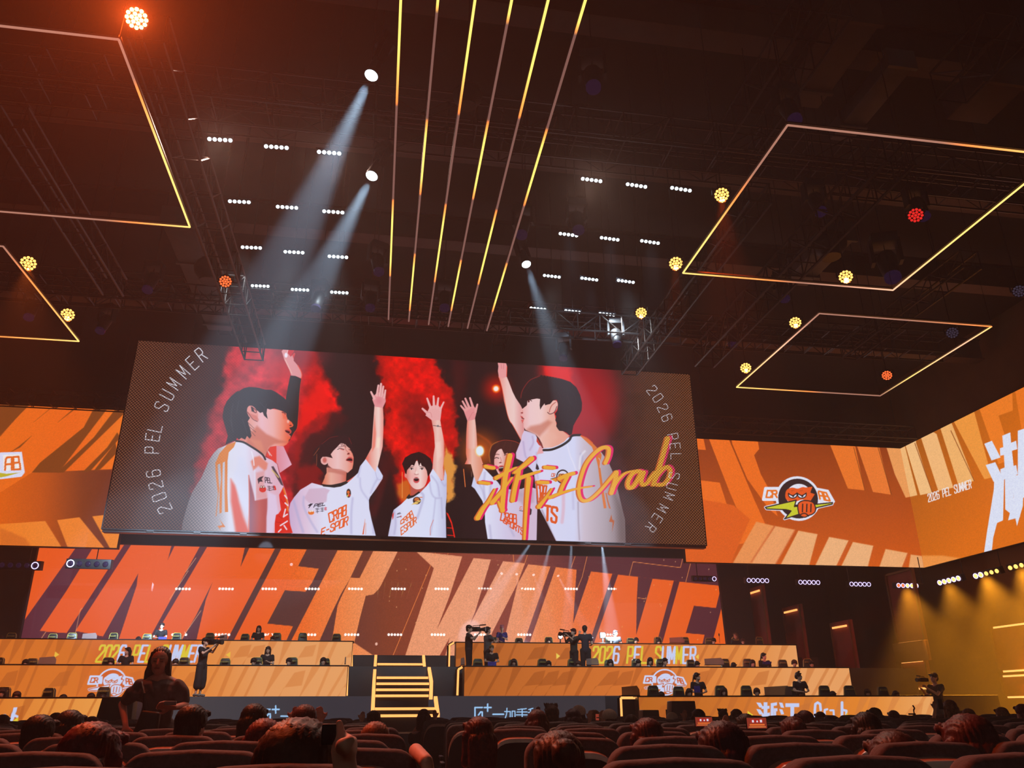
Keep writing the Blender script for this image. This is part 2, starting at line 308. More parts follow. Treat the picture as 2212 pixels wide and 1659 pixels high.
    s3 = cv.mask(T('D', 265,1600,290,1470,310,1370,325,1320,400,1262,455,1208,530,1180,590,1145,645,1090,690,1032,682,970,714,908,800,1030,822,1022,834,914,853,975,852,1180,842,1300,848,1620), smooth=False)
    cv._put(np.arange(X.size), s3, L3((838, (206, 204, 236)), (870, (226, 228, 252)), (940, (220, 226, 252)), (966, (196, 196, 230))))
    cv.clip = s3
    for q, w in (((680,1030,700,1150,740,1200,800,1200),3),((800,1040,830,1080,850,1060),3),((600,1150,620,1200,560,1400),5),((330,1330,345,1450,330,1560),4),((740,1210,720,1400,690,1570),2.5),((800,1210,810,1400),3),((700,980,760,1060,780,1180),3)):
        cv.line(T('D', *q), w, (176, 172, 212), soft=2.5, a=.6)
    cv.line(T('D', 720,1420,690,1500,690,1570), 1.0, (222, 110, 90)); cv.poly(T('D', 308,1370,328,1340,322,1400,312,1420), (214, 60, 60))
    letters(cv, 'CRAB', T('D', 395,1462,525,1395,505,1325,395,1430), (232, 104, 40), 2.0, gap=.3)
    letters(cv, 'ESPOR', T('D', 400,1570,550,1450,548,1390,395,1500), (232, 104, 40), 2.0, gap=.3)
    letters(cv, 'PEL', T('D', 360,1368,398,1355,398,1342,360,1358), (60, 50, 70), .8); cv.line(T('D', 358,1395,395,1385), 1.4, (70, 50, 60), smooth=False); cv.ell(*T('D', 397,1386)[0], 1.2, 1.8, (210, 60, 60))
    cv.ell(*T('D', 555, 1228)[0], 8.6, 8.2, (60, 40, 44)); cv.ell(*T('D', 555, 1218)[0], 5.4, 4.6, (206, 110, 56)); cv.poly(T('D', 500,1268,560,1225,600,1225,560,1262), (236, 196, 110)); cv.line(T('D', 540,1230,575,1245), 1, (60, 40, 44)); cv.line(T('D', 585,1195,608,1195), 1.6, (232, 104, 40))
    cv.clip = None
    cv.poly(T('D', 448,1200,480,1160,490,1180,520,1175,575,1135,590,1148,520,1195,470,1212), (38, 34, 36))
    cv.poly(T('D', 436,960,450,905,480,870,560,830,640,870,664,930,662,1000,642,1068,605,1105,560,1116,520,1102,484,1060,458,1010,446,1000), L3((876, (214, 110, 100)), (888, (238, 186, 180)), (908, (246, 214, 210)), (924, (238, 160, 150))), smooth=True)
    cv.ell(*T('D', 443, 975)[0], 2.4, 5, (226, 140, 130)); cv.ell(*T('D', 520,985)[0], 9, 7, (240, 160, 160), soft=5, a=.4)
    cv.poly(T('D', 442,960,424,905,408,862,436,800,500,762,575,742,640,768,692,810,712,870,702,930,665,992,654,930,632,892,604,882,592,850,578,885,556,815,540,850,528,882,505,870,484,895,458,925,452,962), (34, 18, 22), soft=.5)
    for q in ((520,780,450,850),(600,765,650,850),(560,760,540,830)): cv.line(T('D', *q), 1, (70, 36, 38), a=.6, soft=1)
    for a0 in (502, 606):
        cv.line(T('D', a0-22,896 if a0 < 550 else 890,a0+20,890 if a0 < 550 else 896), 1.3, (70, 40, 40), smooth=False, a=.8)
        cv.ell(*T('D', a0, 912)[0], 4.2, 1.9, (240, 226, 226)); cv.ell(*T('D', a0, 912)[0], 1.9, 1.8, (40, 24, 28)); cv.line(T('D', a0-20,910,a0,903,a0+20,912), .9, (50, 26, 30))
    cv.line(T('D', 548,900,540,945), 1.2, (214, 140, 130), a=.6, soft=1.2); cv.line(T('D', 530,962,548,968,572,964), 1.1, (150, 76, 70), a=.8); cv.ell(*T('D', 552, 950)[0], 2.2, 3, (252, 228, 222), soft=1.5, a=.8)
    cv.ell(*T('D', 550, 1024)[0], 6.6, 6.4, (214, 84, 88)); cv.ell(*T('D', 550, 1018)[0], 5.2, 3.6, (44, 14, 20)); cv.line(T('D', 530,1008,570,1008), 1.1, (226, 206, 210), a=.7)
    # ---- person second from right
    cv.poly(T('E', 222,955,348,935,362,1060,372,1180,382,1350,386,1480,440,1560,480,1680,180,1680,215,1600,200,1500,203,1250,210,1100), L3((1006, (232, 110, 90)), (1014, (238, 172, 158)), (1024, (240, 196, 186)), (1032, (240, 150, 130))))
    cv.poly(T('F', 50,290,110,400,165,620,205,730,310,495,240,310,200,200,45,200), L3((1006, (236, 120, 90)), (1020, (240, 186, 170)), (1045, (226, 140, 110))))
    cv.poly(T('E', 160,800,215,755,330,735,378,800,362,880,342,950,225,978,192,890), (232, 146, 150))
    for q, a0, a1 in (((118,728,188,808), 3.6, 5.4), ((146,655,218,785), 3.8, 5.6), ((190,610,256,765), 4, 5.8), ((266,602,312,750), 4, 5.6), ((386,706,352,830), 3.6, 6)): finger('E', a0, a1, *q, col=(236, 160, 160))
    cv.line(T('E', 240,960,300,850,340,830), 1.2, (206, 110, 116), a=.6)
    cv.ell(*T('E', 425, 1465)[0], 9.5, 11.5, (255, 214, 130), soft=3); cv.ell(*T('E', 425, 1462)[0], 8, 10, (226, 240, 255), soft=1.5)
    s4 = cv.mask(T('F', 310,490,205,725,165,612,128,762,175,800,290,980,325,1100,330,1300,372,1570,1100,1570,1110,1100,1090,800,1000,770,860,800,700,800,570,770,520,700,430,610,352,530), smooth=False)
    cv._put(np.arange(X.size), s4, L3((1018, (206, 210, 244)), (1050, (226, 228, 252)), (1090, (214, 206, 236)), (1140, (214, 190, 216))))
    cv.clip = s4
    for q, w in (((330,560,310,760,330,950),4),((230,700,300,850,330,1000),3),((420,700,400,900),4),((560,1010,640,1250,760,1500),4),((400,1350,420,1540),4),((700,850,900,900,1000,1000),8)): cv.line(T('F', *q), w, (176, 170, 210), soft=3, a=.6)
    cv.poly(T('F', 690,830,900,800,1060,830,1060,1000,900,1050,860,1000,700,930), (190, 160, 176), soft=4, a=.7)
    letters(cv, 'CRAB', T('F', 560,1270,800,1320,800,1190,580,1150), (230, 84, 34), 2.7, gap=.3); letters(cv, 'SPORTS', T('F', 600,1300,900,1500,905,1400,620,1240), (230, 84, 34), 2.3, gap=.3)
    cv.poly(T('F', 990,1075,1028,1110,1020,1180,995,1200), (50, 40, 44)); letters(cv, 'C', T('F', 848,1105,880,1105,885,1070,855,1070), (230, 104, 44), 1.2); cv.line(T('F', 845,1125,900,1135), 1.2, (50, 40, 44))
    cv.clip = None
    cv.poly(T('F', 795,345,880,400,1000,480,1062,565,1095,790,1000,760,900,700,800,760,700,600), (40, 36, 38)); cv.line(T('F', 580,770,680,795,780,800,880,790), 3.4, (38, 34, 36))
    cv.poly(T('F', 470,340,520,225,640,205,700,300,730,480,650,640,580,610,535,585,490,500,468,430), L3((1068, (236, 166, 160)), (1082, (242, 200, 196)), (1104, (190, 96, 84))), smooth=True)
    cv.poly(T('F', 430,425,405,400,392,270,430,150,520,98,625,72,760,88,855,128,905,220,905,320,840,330,800,440,760,460,740,330,700,290,660,262,620,290,585,215,560,188,520,225,495,260,470,330,462,425), (66, 30, 28), soft=.6)
    cv.line(T('F', 405,400,395,270,435,150,520,100), 2, (206, 120, 50), a=.7, soft=1.5); cv.line(T('F', 520,98,625,74,760,90,850,128), 1.2, (196, 60, 36), a=.8)
    for q in ((540,110,470,230),(640,95,600,200),(720,110,700,260)): cv.line(T('F', *q), 1.4, (110, 54, 40), a=.5, soft=1.5)
    for q in ((475,345,500,335,535,345),(620,300,645,290,670,295)): cv.line(T('F', *q), 1.5, (50, 26, 28))
    cv.line(T('F', 470,300,500,285,540,290), 1.4, (90, 50, 46), a=.8); cv.line(T('F', 560,330,570,390,540,415,580,410), 1.2, (206, 110, 104)); cv.ell(*T('F', 560, 412)[0], 2.6, 1, (130, 50, 48))
    cv.poly(T('F', 520,490,550,455,600,455,625,500,610,560,560,570,535,540), (212, 92, 92), smooth=True); cv.poly(T('F', 535,510,560,475,605,472,612,520,575,545,550,540), (50, 18, 24), smooth=True); cv.line(T('F', 545,490,600,482), 1.4, (236, 230, 232))
    # ---- large person at right
    cv.poly(T('E', 728,252,858,240,900,340,960,500,1010,600,1090,720,1130,800,1150,1000,1150,1130,1110,1310,1040,1180,960,1040,915,980,870,850,820,650,790,450,760,330), L3((1077, (238, 150, 140)), (1095, (242, 198, 192)), (1110, (242, 206, 202)), (1130, (226, 150, 150))))
    cv.line(T('E', 735,260,790,450,870,850,915,980,960,1040,1110,1310), 1.4, (240, 90, 60), a=.8)
    cv.poly(T('E', 716,22,852,27,868,80,866,200,860,258,800,280,735,262,720,160,728,85), (236, 158, 160)); cv.line(T('E', 868,90,862,250), 1.3, (240, 80, 60)); cv.line(T('E', 770,40,780,120), 1.2, (206, 110, 116), a=.7); cv.line(T('E', 815,40,812,130), 1.2, (206, 110, 116), a=.7)
    s5 = cv.mask(tr('E', 1150,1130,1240,1155,1330,1190,1440,1420,1600,1400,1850,1250,2000,1200)+tr('G', 80,235,205,305,345,450,432,570,490,700,545,900,605,1150,642,1300,650,1620)+tr('F', 1400,1600,1250,1300,1120,1050,1060,560,1000,490,900,400,795,345,792,262,870,70,882,0), smooth=False)
    cv._put(np.arange(X.size), s5, L3((1115, (222, 196, 226)), (1145, (214, 204, 236)), (1170, (222, 222, 250)), (1240, (216, 218, 248)), (1262, (206, 190, 206)), (1310, (176, 160, 170)), (1350, (130, 112, 116))))
    cv.clip = s5
    cv.poly(tr('F', 1060,560,1100,700,1120,1050,1200,1250,1400,1600,1100,1600,1050,1200,1000,1000,1060,800), (200, 158, 182), soft=3, a=.8)
    for q, w, c_ in (((1560,150,1600,300,1650,420,1700,560),1.4,(246,240,255)),((900,100,930,300,960,350),3,(180,160,205)),((1040,20,1050,120,1000,220),3,(186,160,200)),((1100,260,1100,500,1120,650),4,(190,186,220)),((1180,1120,1300,1400,1380,1580),3,(150,120,140)),
                     ((1500,850,1500,1100,1480,1300),7,(226,180,200)),((1760,280,1780,330,1770,500),5,(176,170,206)),((1820,240,1760,320,1740,500),4,(240,240,252)),((1720,1000,1725,1300,1740,1560),2.2,(150,130,150)),((1640,800,1650,1100),5,(196,192,226))):
        cv.line(tr('F', *q), w, c_, soft=2.5, a=.7)
    cv.poly(tr('E', 1355,1240,1440,1330,1460,1400,1390,1370,1350,1310), (206, 60, 44)); cv.poly(tr('E', 1400,1390,1455,1370,1460,1500,1350,1520), (236, 170, 176), soft=1.5)
    letters(cv, 'CRA', T('F', 1120,1000,1220,960,1250,760,1100,740), (226, 92, 34), 3.4, gap=.3); letters(cv, 'TS', T('F', 1225,1260,1390,1310,1410,1085,1225,1050), (228, 92, 34), 5.2, gap=.3)
    cv.ell(*T('F', 1490, 620)[0], 14, 15.5, (50, 40, 46)); cv.ell(*T('F', 1490, 620)[0], 11.5, 12.5, (226, 222, 244)); cv.ell(*T('F', 1480, 640)[0], 9.5, 9.5, (232, 120, 50)); letters(cv, 'CR', T('F', 1320,620,1370,625,1378,575,1328,572), (226, 96, 40), 1.3)
    for ex in (1450, 1500): cv.ell(*T('F', ex, 595)[0], 3.4, 2.8, (50, 36, 40)); cv.ell(*T('F', ex, 595)[0], 2.2, 1.8, (240, 150, 60))
    cv.poly(T('F', 1310,655,1420,625,1430,665,1390,700), (232, 150, 50)); cv.line(T('F', 1310,655,1420,625), 1.2, (50, 36, 40), smooth=False)
    cv.poly(T('F', 1100,420,1125,460,1140,510,1110,520,1085,500), (50, 40, 50)); 
    cv.poly(tr('G', 75,240,205,305,300,385,348,480,335,560,330,640,355,820,408,1150,375,1153,335,900,300,620,270,500,225,380), (222, 116, 40))
    cv.line(tr('G', 310,520,330,560,325,640), 1.3, (206, 190, 206)); cv.poly(tr('G', 395,960,410,960,430,1060,462,1160,440,1150,415,1060), (206, 104, 44))
    cv.poly(tr('G', 470,1230,480,1290,508,1310,480,1445,485,1330,440,1320), (190, 96, 50))
    cv.poly(tr('G', 480,900,620,1150,660,1320,660,1580,560,1580,540,1200), (96, 76, 74), soft=10, a=.55)
    cv.clip = None
    cv.line(T('E', 1465,1450,1600,1440,1760,1375,1880,1290,1930,1215,2060,1205), 5.0, (40, 36, 38)); cv.line(T('G', 85,240,160,270,230,330), 2.4, (226, 90, 30))
    cv.poly(T('E', 1200,640,1400,600,1600,700,1650,900,1680,1060,1780,1140,1885,1218,1800,1312,1700,1370,1600,1408,1462,1415,1440,1340,1395,1260,1330,1190,1240,1150,1172,1122,1138,1070,1140,1005,1108,985,1096,955,1145,940,1102,900,1086,888,1122,856,1086,830,1090,800,1130,770,1192,720), L3((1124, (238, 170, 166)), (1145, (242, 204, 206)), (1170, (244, 206, 204)), (1190, (238, 176, 160)), (1230, (232, 160, 140))), soft=.6)
    cv.poly(T('E', 1180,1125,1250,1060,1400,1030,1540,960,1600,1000,1500,1120,1400,1240,1330,1190,1240,1150), (204, 122, 104), soft=5, a=.75)
    cv.poly(T('E', 1440,1200,1620,1150,1700,1250,1500,1400,1450,1390,1400,1260), (240, 182, 166), soft=5, a=.7)
    cv.poly(T('E', 1086,890,1120,905,1146,938,1108,935), (196, 66, 66)); cv.poly(T('E', 1096,958,1145,942,1140,975,1118,1015), (222, 104, 100)); cv.line(T('E', 1110,930,1146,940), 1.3, (90, 26, 30))
    cv.ell(*T('E', 1112, 843)[0], 2.4, 1.4, (150, 50, 50)); cv.line(T('E', 1120,800,1128,840), 1, (222, 130, 120), a=.7)
    cv.ell(*T('E', 1615, 750)[0], 9.5, 15.5, (240, 186, 176), ang=.42); cv.line(T('E', 1660,670,1600,720,1570,780,1560,830), 2, (190, 90, 80), a=.8); cv.line(T('E', 1530,835,1570,862,1640,830,1680,740), 1.8, (90, 40, 44), a=.8)
    cv.poly(T('E', 1070,600,1100,500,1160,400,1222,318,1320,262,1430,225,1600,256,1750,286,1900,338,2000,430,2060,550,2092,680,2086,800,2050,880,2000,960,1950,1052,1925,1190,1888,1210,1840,1165,1780,1140,1720,1135,1690,1095,1670,1060,1680,1010,1655,960,1672,900,1648,860,1690,800,1700,700,1680,632,1620,640,1570,700,1540,705,1490,720,1480,690,1440,740,1410,790,1400,720,1408,618,1300,600,1240,612,1200,640,1195,700,1150,735,1110,742,1088,660), (40, 24, 28), soft=.6)
    cv.line(T('E', 1095,600,1110,500,1180,380,1260,300,1400,245), 1.5, (170, 34, 34), a=.8, soft=1.2)
    for a0 in range(9): cv.line(T('E', 1460+45*a0,250+6*a0,1450+50*a0,226+10*a0), .9, (200, 40, 34), smooth=False, a=.8)
    for q in ((1300,330,1150,520),(1500,400,1480,560),(1700,500,1750,620),(1850,560,1900,700),(1950,520,2000,640)): cv.line(T('E', *q), 1.2, (74, 50, 54), a=.5, soft=1.5)
    cv.line(T('E', 1205,640,1240,632,1270,650), 1.6, (60, 26, 28)); cv.ell(*T('E', 1222, 655)[0], 2, 2.6, (90, 34, 34))
    # ---- large person at left
    cv.poly(T('B', 1360,330,1420,190,1530,165,1640,178,1772,470,1580,602,1545,460), L3((575, (226, 52, 36)), (596, (230, 60, 46)), (598, (226, 140, 156)), (630, (232, 176, 200))), soft=.6)
    for q in ((1400,260,1450,330),(1385,240,1420,320)): cv.line(T('B', *q), 1.6, (240, 220, 226), smooth=False, a=.8)
    cv.poly(T('A', 1380,598,1460,603,1557,655,1542,760,1524,950,1516,1150,1505,1300,1488,1440,1440,1510,1390,1600,1350,1659,1300,1300,1310,950,1345,760), (42, 40, 42)); cv.line(T('A', 1558,660,1542,760,1524,950,1516,1150,1505,1300,1488,1440,1440,1510,1385,1610), 1.2, (240, 50, 34), a=.85)
    cv.poly(T('A', 1285,154,1345,158,1440,165,1436,215,1402,262,1386,302,1412,272,1440,235,1458,252,1436,312,1433,362,1500,440,1546,520,1568,590,1557,645,1460,605,1392,598,1370,520,1320,420,1280,340,1255,250,1240,215), (226, 150, 154)); cv.poly(T('A', 1350,165,1438,168,1434,215,1385,300,1335,240), (206, 42, 52)); cv.poly(T('A', 1410,275,1440,235,1456,255,1430,330), (214, 60, 62))
    cv.line(T('A', 1350,165,1330,240), 1.2, (240, 200, 206)); cv.ell(*T('A', 1312, 275)[0], 3.4, 5.2, (240, 232, 246), soft=1); cv.line(T('A', 1500,440,1546,520,1564,590,1555,640), 2, (240, 76, 50), a=.8); cv.line(T('A', 1300,350,1400,560), 1.6, (250, 210, 190), a=.7, soft=1.5)
    face = tr('A', 560,1610,700,1300,800,1150,1010,1120,1240,1150,1315,1200,1318,1250,1345,1300,1402,1342,1430,1388,1418,1412,1362,1432,1398,1482,1388,1518,1352,1530,1387,1568,1380,1598,1350,1640)+tr('B', 1728,60,1722,105,1690,150,1640,176,1530,170,1425,185,1372,260,1350,330,1352,360,1250,280,1120,190,1000,110,890,96)
    cv.poly(face, L3((510, (214, 110, 96)), (545, (232, 164, 156)), (565, (238, 186, 196)), (590, (240, 176, 172)), (610, (240, 140, 116)), (626, (238, 96, 62))), soft=.6)
    cv.poly(tr('A', 850,1400,1000,1530,1200,1625,1350,1659)+tr('B', 1500,140,1420,190,1350,330,1200,250,1050,130,1060,20), (206, 112, 92), soft=4, a=.85)
    cv.poly(tr('B', 1100,60,1280,90,1340,260,1230,230), (226, 140, 112), soft=4, a=.7)
    cv.poly(T('A', 1240,1150,1310,1190,1330,1290,1270,1290), (240, 96, 60), soft=2, a=.7); cv.line(T('A', 1250,1185,1290,1195,1298,1215), 1.8, (96, 30, 34)); cv.line(T('A', 1225,1150,1290,1165), 1.6, (90, 40, 40), a=.7)
    cv.line(T('A', 1330,1300,1350,1380,1395,1405), 1.3, (222, 110, 96), a=.8); cv.ell(*T('A', 1382, 1393)[0], 2.6, 1.3, (120, 30, 34)); cv.ell(*T('A', 1345,1330)[0], 2.5, 3.5, (252, 216, 206), soft=2, a=.7)
    cv.poly(T('A', 1295,1465,1350,1460,1395,1475,1390,1515,1350,1500,1310,1495), (206, 70, 66), smooth=True); cv.poly(T('A', 1298,1475,1340,1478,1375,1500,1350,1522,1310,1500), (70, 20, 26), smooth=True); cv.poly(T('A', 1310,1505,1350,1525,1387,1568,1345,1565), (232, 110, 96), smooth=True)
    cv.poly(T('A', 345,1700,385,1560,345,1420,308,1300,300,1250,320,1115,370,1005,440,925,520,858,585,830,640,798,720,780,800,785,880,795,980,822,1080,828,1150,862,1215,905,1290,960,1350,1040,1385,1130,1372,1200,1335,1300,1318,1200,1240,1160,1120,1122,1060,1140,1010,1125,1000,1200,1020,1290,960,1235,940,1180,900,1195,860,1160,820,1150,700,1330,740,1450,762,1560,735,1605,690,1560,660,1620,600,1590,560,1620,530,1590,510,1640,470,1645), (38, 34, 38), soft=.6)
    for q in ((470,1050,440,1200,450,1400),(560,1000,520,1200),(900,1030,960,1100),(1000,1050,960,1160),(420,1300,470,1500),(620,1300,690,1520)): cv.line(T('A', *q), 1.6, (78, 74, 82), a=.5, soft=1.6)
    cv.line(T('A', 560,850,640,795,800,770,950,800,1080,815,1200,895,1290,955), 1.1, (176, 30, 36), a=.8, soft=1)
    cv.ell(*T('A', 778, 1195)[0], 10.5, 17, (232, 150, 142), ang=-.45); cv.poly(T('A', 680,1180,760,1260,860,1340,880,1300,840,1240), (206, 104, 92), a=.6, soft=1.5); cv.line(T('A', 770,1100,830,1150,835,1190,800,1180), 1.8, (120, 44, 44)); cv.line(T('A', 700,1180,780,1290,850,1330), 1.6, (110, 50, 50), a=.8); cv.poly(T('A', 750,1085,790,1120,810,1180,765,1170), (44, 34, 38), soft=1)
    for q in ((710,1400,830,1500),(730,1460,820,1560),(700,1340,800,1440)): cv.line(T('A', *q), 1.0, (60, 34, 36), a=.7)
    s1 = cv.mask(T('B', 880,95,740,155,600,212,530,282,450,400,400,520,330,680,250,800,190,900,130,1050,70,1250,30,1400,12,1560,1790,1560,1740,1400,1720,1250,1722,1100,1690,950,1640,800,1570,600,1540,465,1460,400,1352,350,1250,262,1120,190,1000,108), smooth=False)
    cv._put(np.arange(X.size), s1, L3((392, (104, 96, 100)), (430, (140, 132, 140)), (470, (176, 170, 180)), (495, (222, 222, 240)), (530, (226, 224, 246)), (560, (226, 196, 216)), (600, (228, 180, 200)), (625, (238, 200, 224))))
    cv.clip = s1
    cv.poly(T('B', 800,700,870,800,940,1000,1060,1300,1110,1560,880,1560,840,1300,800,1050), (226, 84, 62), soft=5, a=.9)
    cv.poly(T('B', 920,340,1000,360,1080,560,1090,700,1080,1500,1000,1300,930,1050,900,850,850,640,900,520), (220, 222, 246), soft=5, a=.9)
    cv.poly(T('B', 1090,640,1190,1040,1390,1000,1395,1150,1370,1300,1370,1560,1095,1560), L3((538, (150, 96, 116)), (560, (196, 96, 92)), (580, (186, 90, 92))), soft=2)
    cv.poly(T('B', 1180,350,1260,330,1390,450,1372,540,1335,565,1240,490,1160,560,1120,420), (228, 130, 108), soft=3, a=.95)
    cv.poly(T('B', 1200,600,1340,560,1330,800,1390,1000,1200,1030), (226, 150, 150), soft=4, a=.7); cv.line(T('B', 1130,260,1160,380,1170,480), 2, (240, 236, 252), soft=1.2); cv.line(T('B', 1180,560,1190,1030), 2.5, (230, 228, 248), soft=2, a=.8)
    cv.poly(T('B', 1390,900,1520,960,1560,1250,1500,1380,1470,1560,1370,1560,1380,1250), (228, 204, 232), soft=3)
    cv.line(T('B', 1085,640,1095,1000,1085,1560), 1.8, (236, 110, 84), a=.8, soft=1.2)
    cv.poly(T('B', 740,155,885,102,850,190,768,272,748,420,745,900,758,1222,706,1226,700,900,706,420,672,440,662,900,656,1232,620,1252,622,900,645,700,632,452,590,470,600,650,618,850,604,960,572,1292,558,1292,596,940,560,650,553,440,575,400,620,290), (222, 128, 40), soft=.5)
    cv.poly(T('B', 620,1338,715,1462,632,1470,636,1510,588,1448,668,1432), (224, 124, 40))
    cv.poly(T('B', 1225,700,1260,670,1325,650,1290,700,1310,740,1260,740,1242,780,1235,740), (56, 36, 48)); letters(cv, 'PEL', T('B', 1350,755,1455,765,1440,690,1345,670), (60, 40, 52), 1.6)
    cv.ell(*T('B', 1308, 862)[0], 7.6, 6.6, (222, 54, 40)); 
    for ex in (1285, 1325): cv.ell(*T('B', ex, 825)[0], 2.4, 2.8, (60, 30, 30)); cv.ell(*T('B', ex, 825)[0], 1.7, 2, (236, 210, 200))
    for q in ((1385,815,1440,825),(1390,840,1440,850),(1410,810,1415,885),(1385,870,1445,880),(1455,820,1500,815),(1460,840,1505,835),(1480,810,1482,870),(1455,870,1510,870)): cv.line(T('B', *q), 1.1, (60, 36, 44), smooth=False)
    cv.poly(T('B', 1480,800,1510,810,1525,870,1500,880), (226, 50, 44))
    cv.poly(T('B', 1445,500,1480,495,1600,700,1640,810,1600,790,1500,620), (60, 40, 50), a=.85, soft=1); cv.line(T('B', 1460,560,1560,670), 3, (226, 190, 120), a=.8, soft=.8)
    cv.poly(T('B', 1640,815,1660,900,1700,1040,1720,1250,1740,1400,1790,1560,1500,1560,1500,1400,1520,1270,1560,1250,1600,1190,1580,1060,1570,950,1600,900), (224, 44, 30), soft=.8)
    cv.line(T('B', 1640,850,1690,1020,1710,1200), 3.4, (236, 120, 40)); 
    for q in ((1660,960,1700,1010),(1665,1080,1710,1120),(1670,1180,1640,1300),(1640,1300,1700,1260),(1590,1440,1700,1370),(1600,1500,1560,1540),(1650,1440,1690,1500)): cv.line(T('B', *q), 3.0, (240, 214, 226), smooth=False)
    for q in ((1600,1020,1640,1080),(1560,1280,1620,1330),(1520,1380,1600,1400)): cv.line(T('B', *q), 1, (180, 20, 20), smooth=False)
    cv.clip = None
    cv.line(T('B', 885,92,1000,112,1120,180,1230,250,1310,315,1350,385), 4.2, (44, 38, 40))
    # ---- halftone net over both ends
    aL = sstep(560, 300, X-(1138-Y)*.19*0); aR = sstep(1290, 1450, X)
    figL = s1*sstep(500, 430, X); 
    amt = np.clip(aL*.9*(1-s1)+figL*.55+aR*.9*(1-.4*s5), 0, 1)
    cv.A = amt                       # how strongly the fine dot net shows; the net itself is in the screen's material
    # ---- lettering
    YL, OD, PK = (238, 172, 54), (214, 104, 44), (232, 28, 106)
    S = [('F',(340,465,400,480,465,490),7,6.5),('F',(255,705,320,712,392,722),6.5,6),('F',(222,1238,300,1100,375,1000,440,880,480,805),9.5,3),('F',(705,305,665,480,635,620,615,800,596,1000,590,1125),9.5,8.5),('F',(500,640,640,560,800,480),8,3),
         ('F',(440,1010,540,890,640,760,738,632),9,3),('F',(600,1120,560,1060,530,990),8,3),('F',(1030,350,940,430,830,520,770,560),9.5,5),('F',(835,540,815,640,780,780,745,975),8,8.5),('F',(850,640,990,590,1150,540),8,4),('F',(985,650,965,850,945,1100,920,1560),9.5,4.5),
         ('F',(1225,478,1300,485,1365,490),7,6.5),('F',(1125,702,1200,705,1270,708),7,6.5),('F',(1135,1070,1230,950,1330,800),8.5,3),('F',(1440,650,1540,605,1655,570),7.5,7),('F',(1560,625,1500,740,1455,850),7,7),('F',(1300,932,1480,862,1700,800,1930,765),7,2.4),
         ('G',(395,582,430,500,440,410,400,385,340,400,250,470,150,600,85,780,60,930,85,1030,140,1060,220,1030,330,930,450,790,520,705),7.6,6),('G',(535,700,515,820,470,960),8.5,8.5),('G',(480,910,560,790,650,710,750,680),7.5,3),('G',(835,690,780,690,720,740,680,830,690,890,740,885,800,800,850,700),7.6,7.6),
         ('G',(880,700,850,800,865,855,920,840,960,780,1020,700),7.6,6.6),('G',(1178,275,1120,480,1060,680,1000,850),9.5,8.5),('G',(1010,800,1090,690,1170,632,1215,680,1190,780,1130,850,1050,855),7.6,7.2)]
    for off, c_ in (((5.2, -1.2), PK), ((-3.4, .6), OD), ((0, 0), YL)):
        for k, v, w0, w1 in S:
            P = [(p[0]+off[0], p[1]+off[1]) for p in T(k, *v)]
            cv.line(P, w0*1.12, c_, w2=w1*1.12, soft=.5)
            if c_ is OD: cv.line([(p[0]+1.8, p[1]-.3) for p in P], w0, c_, w2=w1, soft=.5)
            if c_ is PK: cv.line([(p[0]-2.2, p[1]+.5) for p in P], w0, c_, w2=w1, soft=.5)
    arc_text(cv, '2026PELSUMMER', T('R3', 492,1197,455,1118,432,1037,415,957,405,797,410,710,425,647,472,500,508,420,555,345,617,265,680,203,740,146), 30, 13, 1.9, (236, 238, 250))
    arc_text(cv, '2026PELSUMMER', T('R4', 1765,387,1805,441,1838,510,1866,576,1908,705,1922,770,1928,840,1916,972,1900,1045,1880,1112,1838,1195,1800,1262,1757,1325), 22, 11.5, 1.3, (236, 238, 250))
OR = (240, 94, 30)
def grain(cv, x0, x1, amt=.16, sc=.9):
    i = np.nonzero((cv.X > x0) & (cv.X < x1))[0]
    n = vnoise(cv.X[i]*sc, cv.Y[i]*sc)-.5; w = sstep(x0, x0+80, cv.X[i])*sstep(x1, x1-80, cv.X[i])
    cv.C[i] *= (1+amt*2*n*w)[:, None]
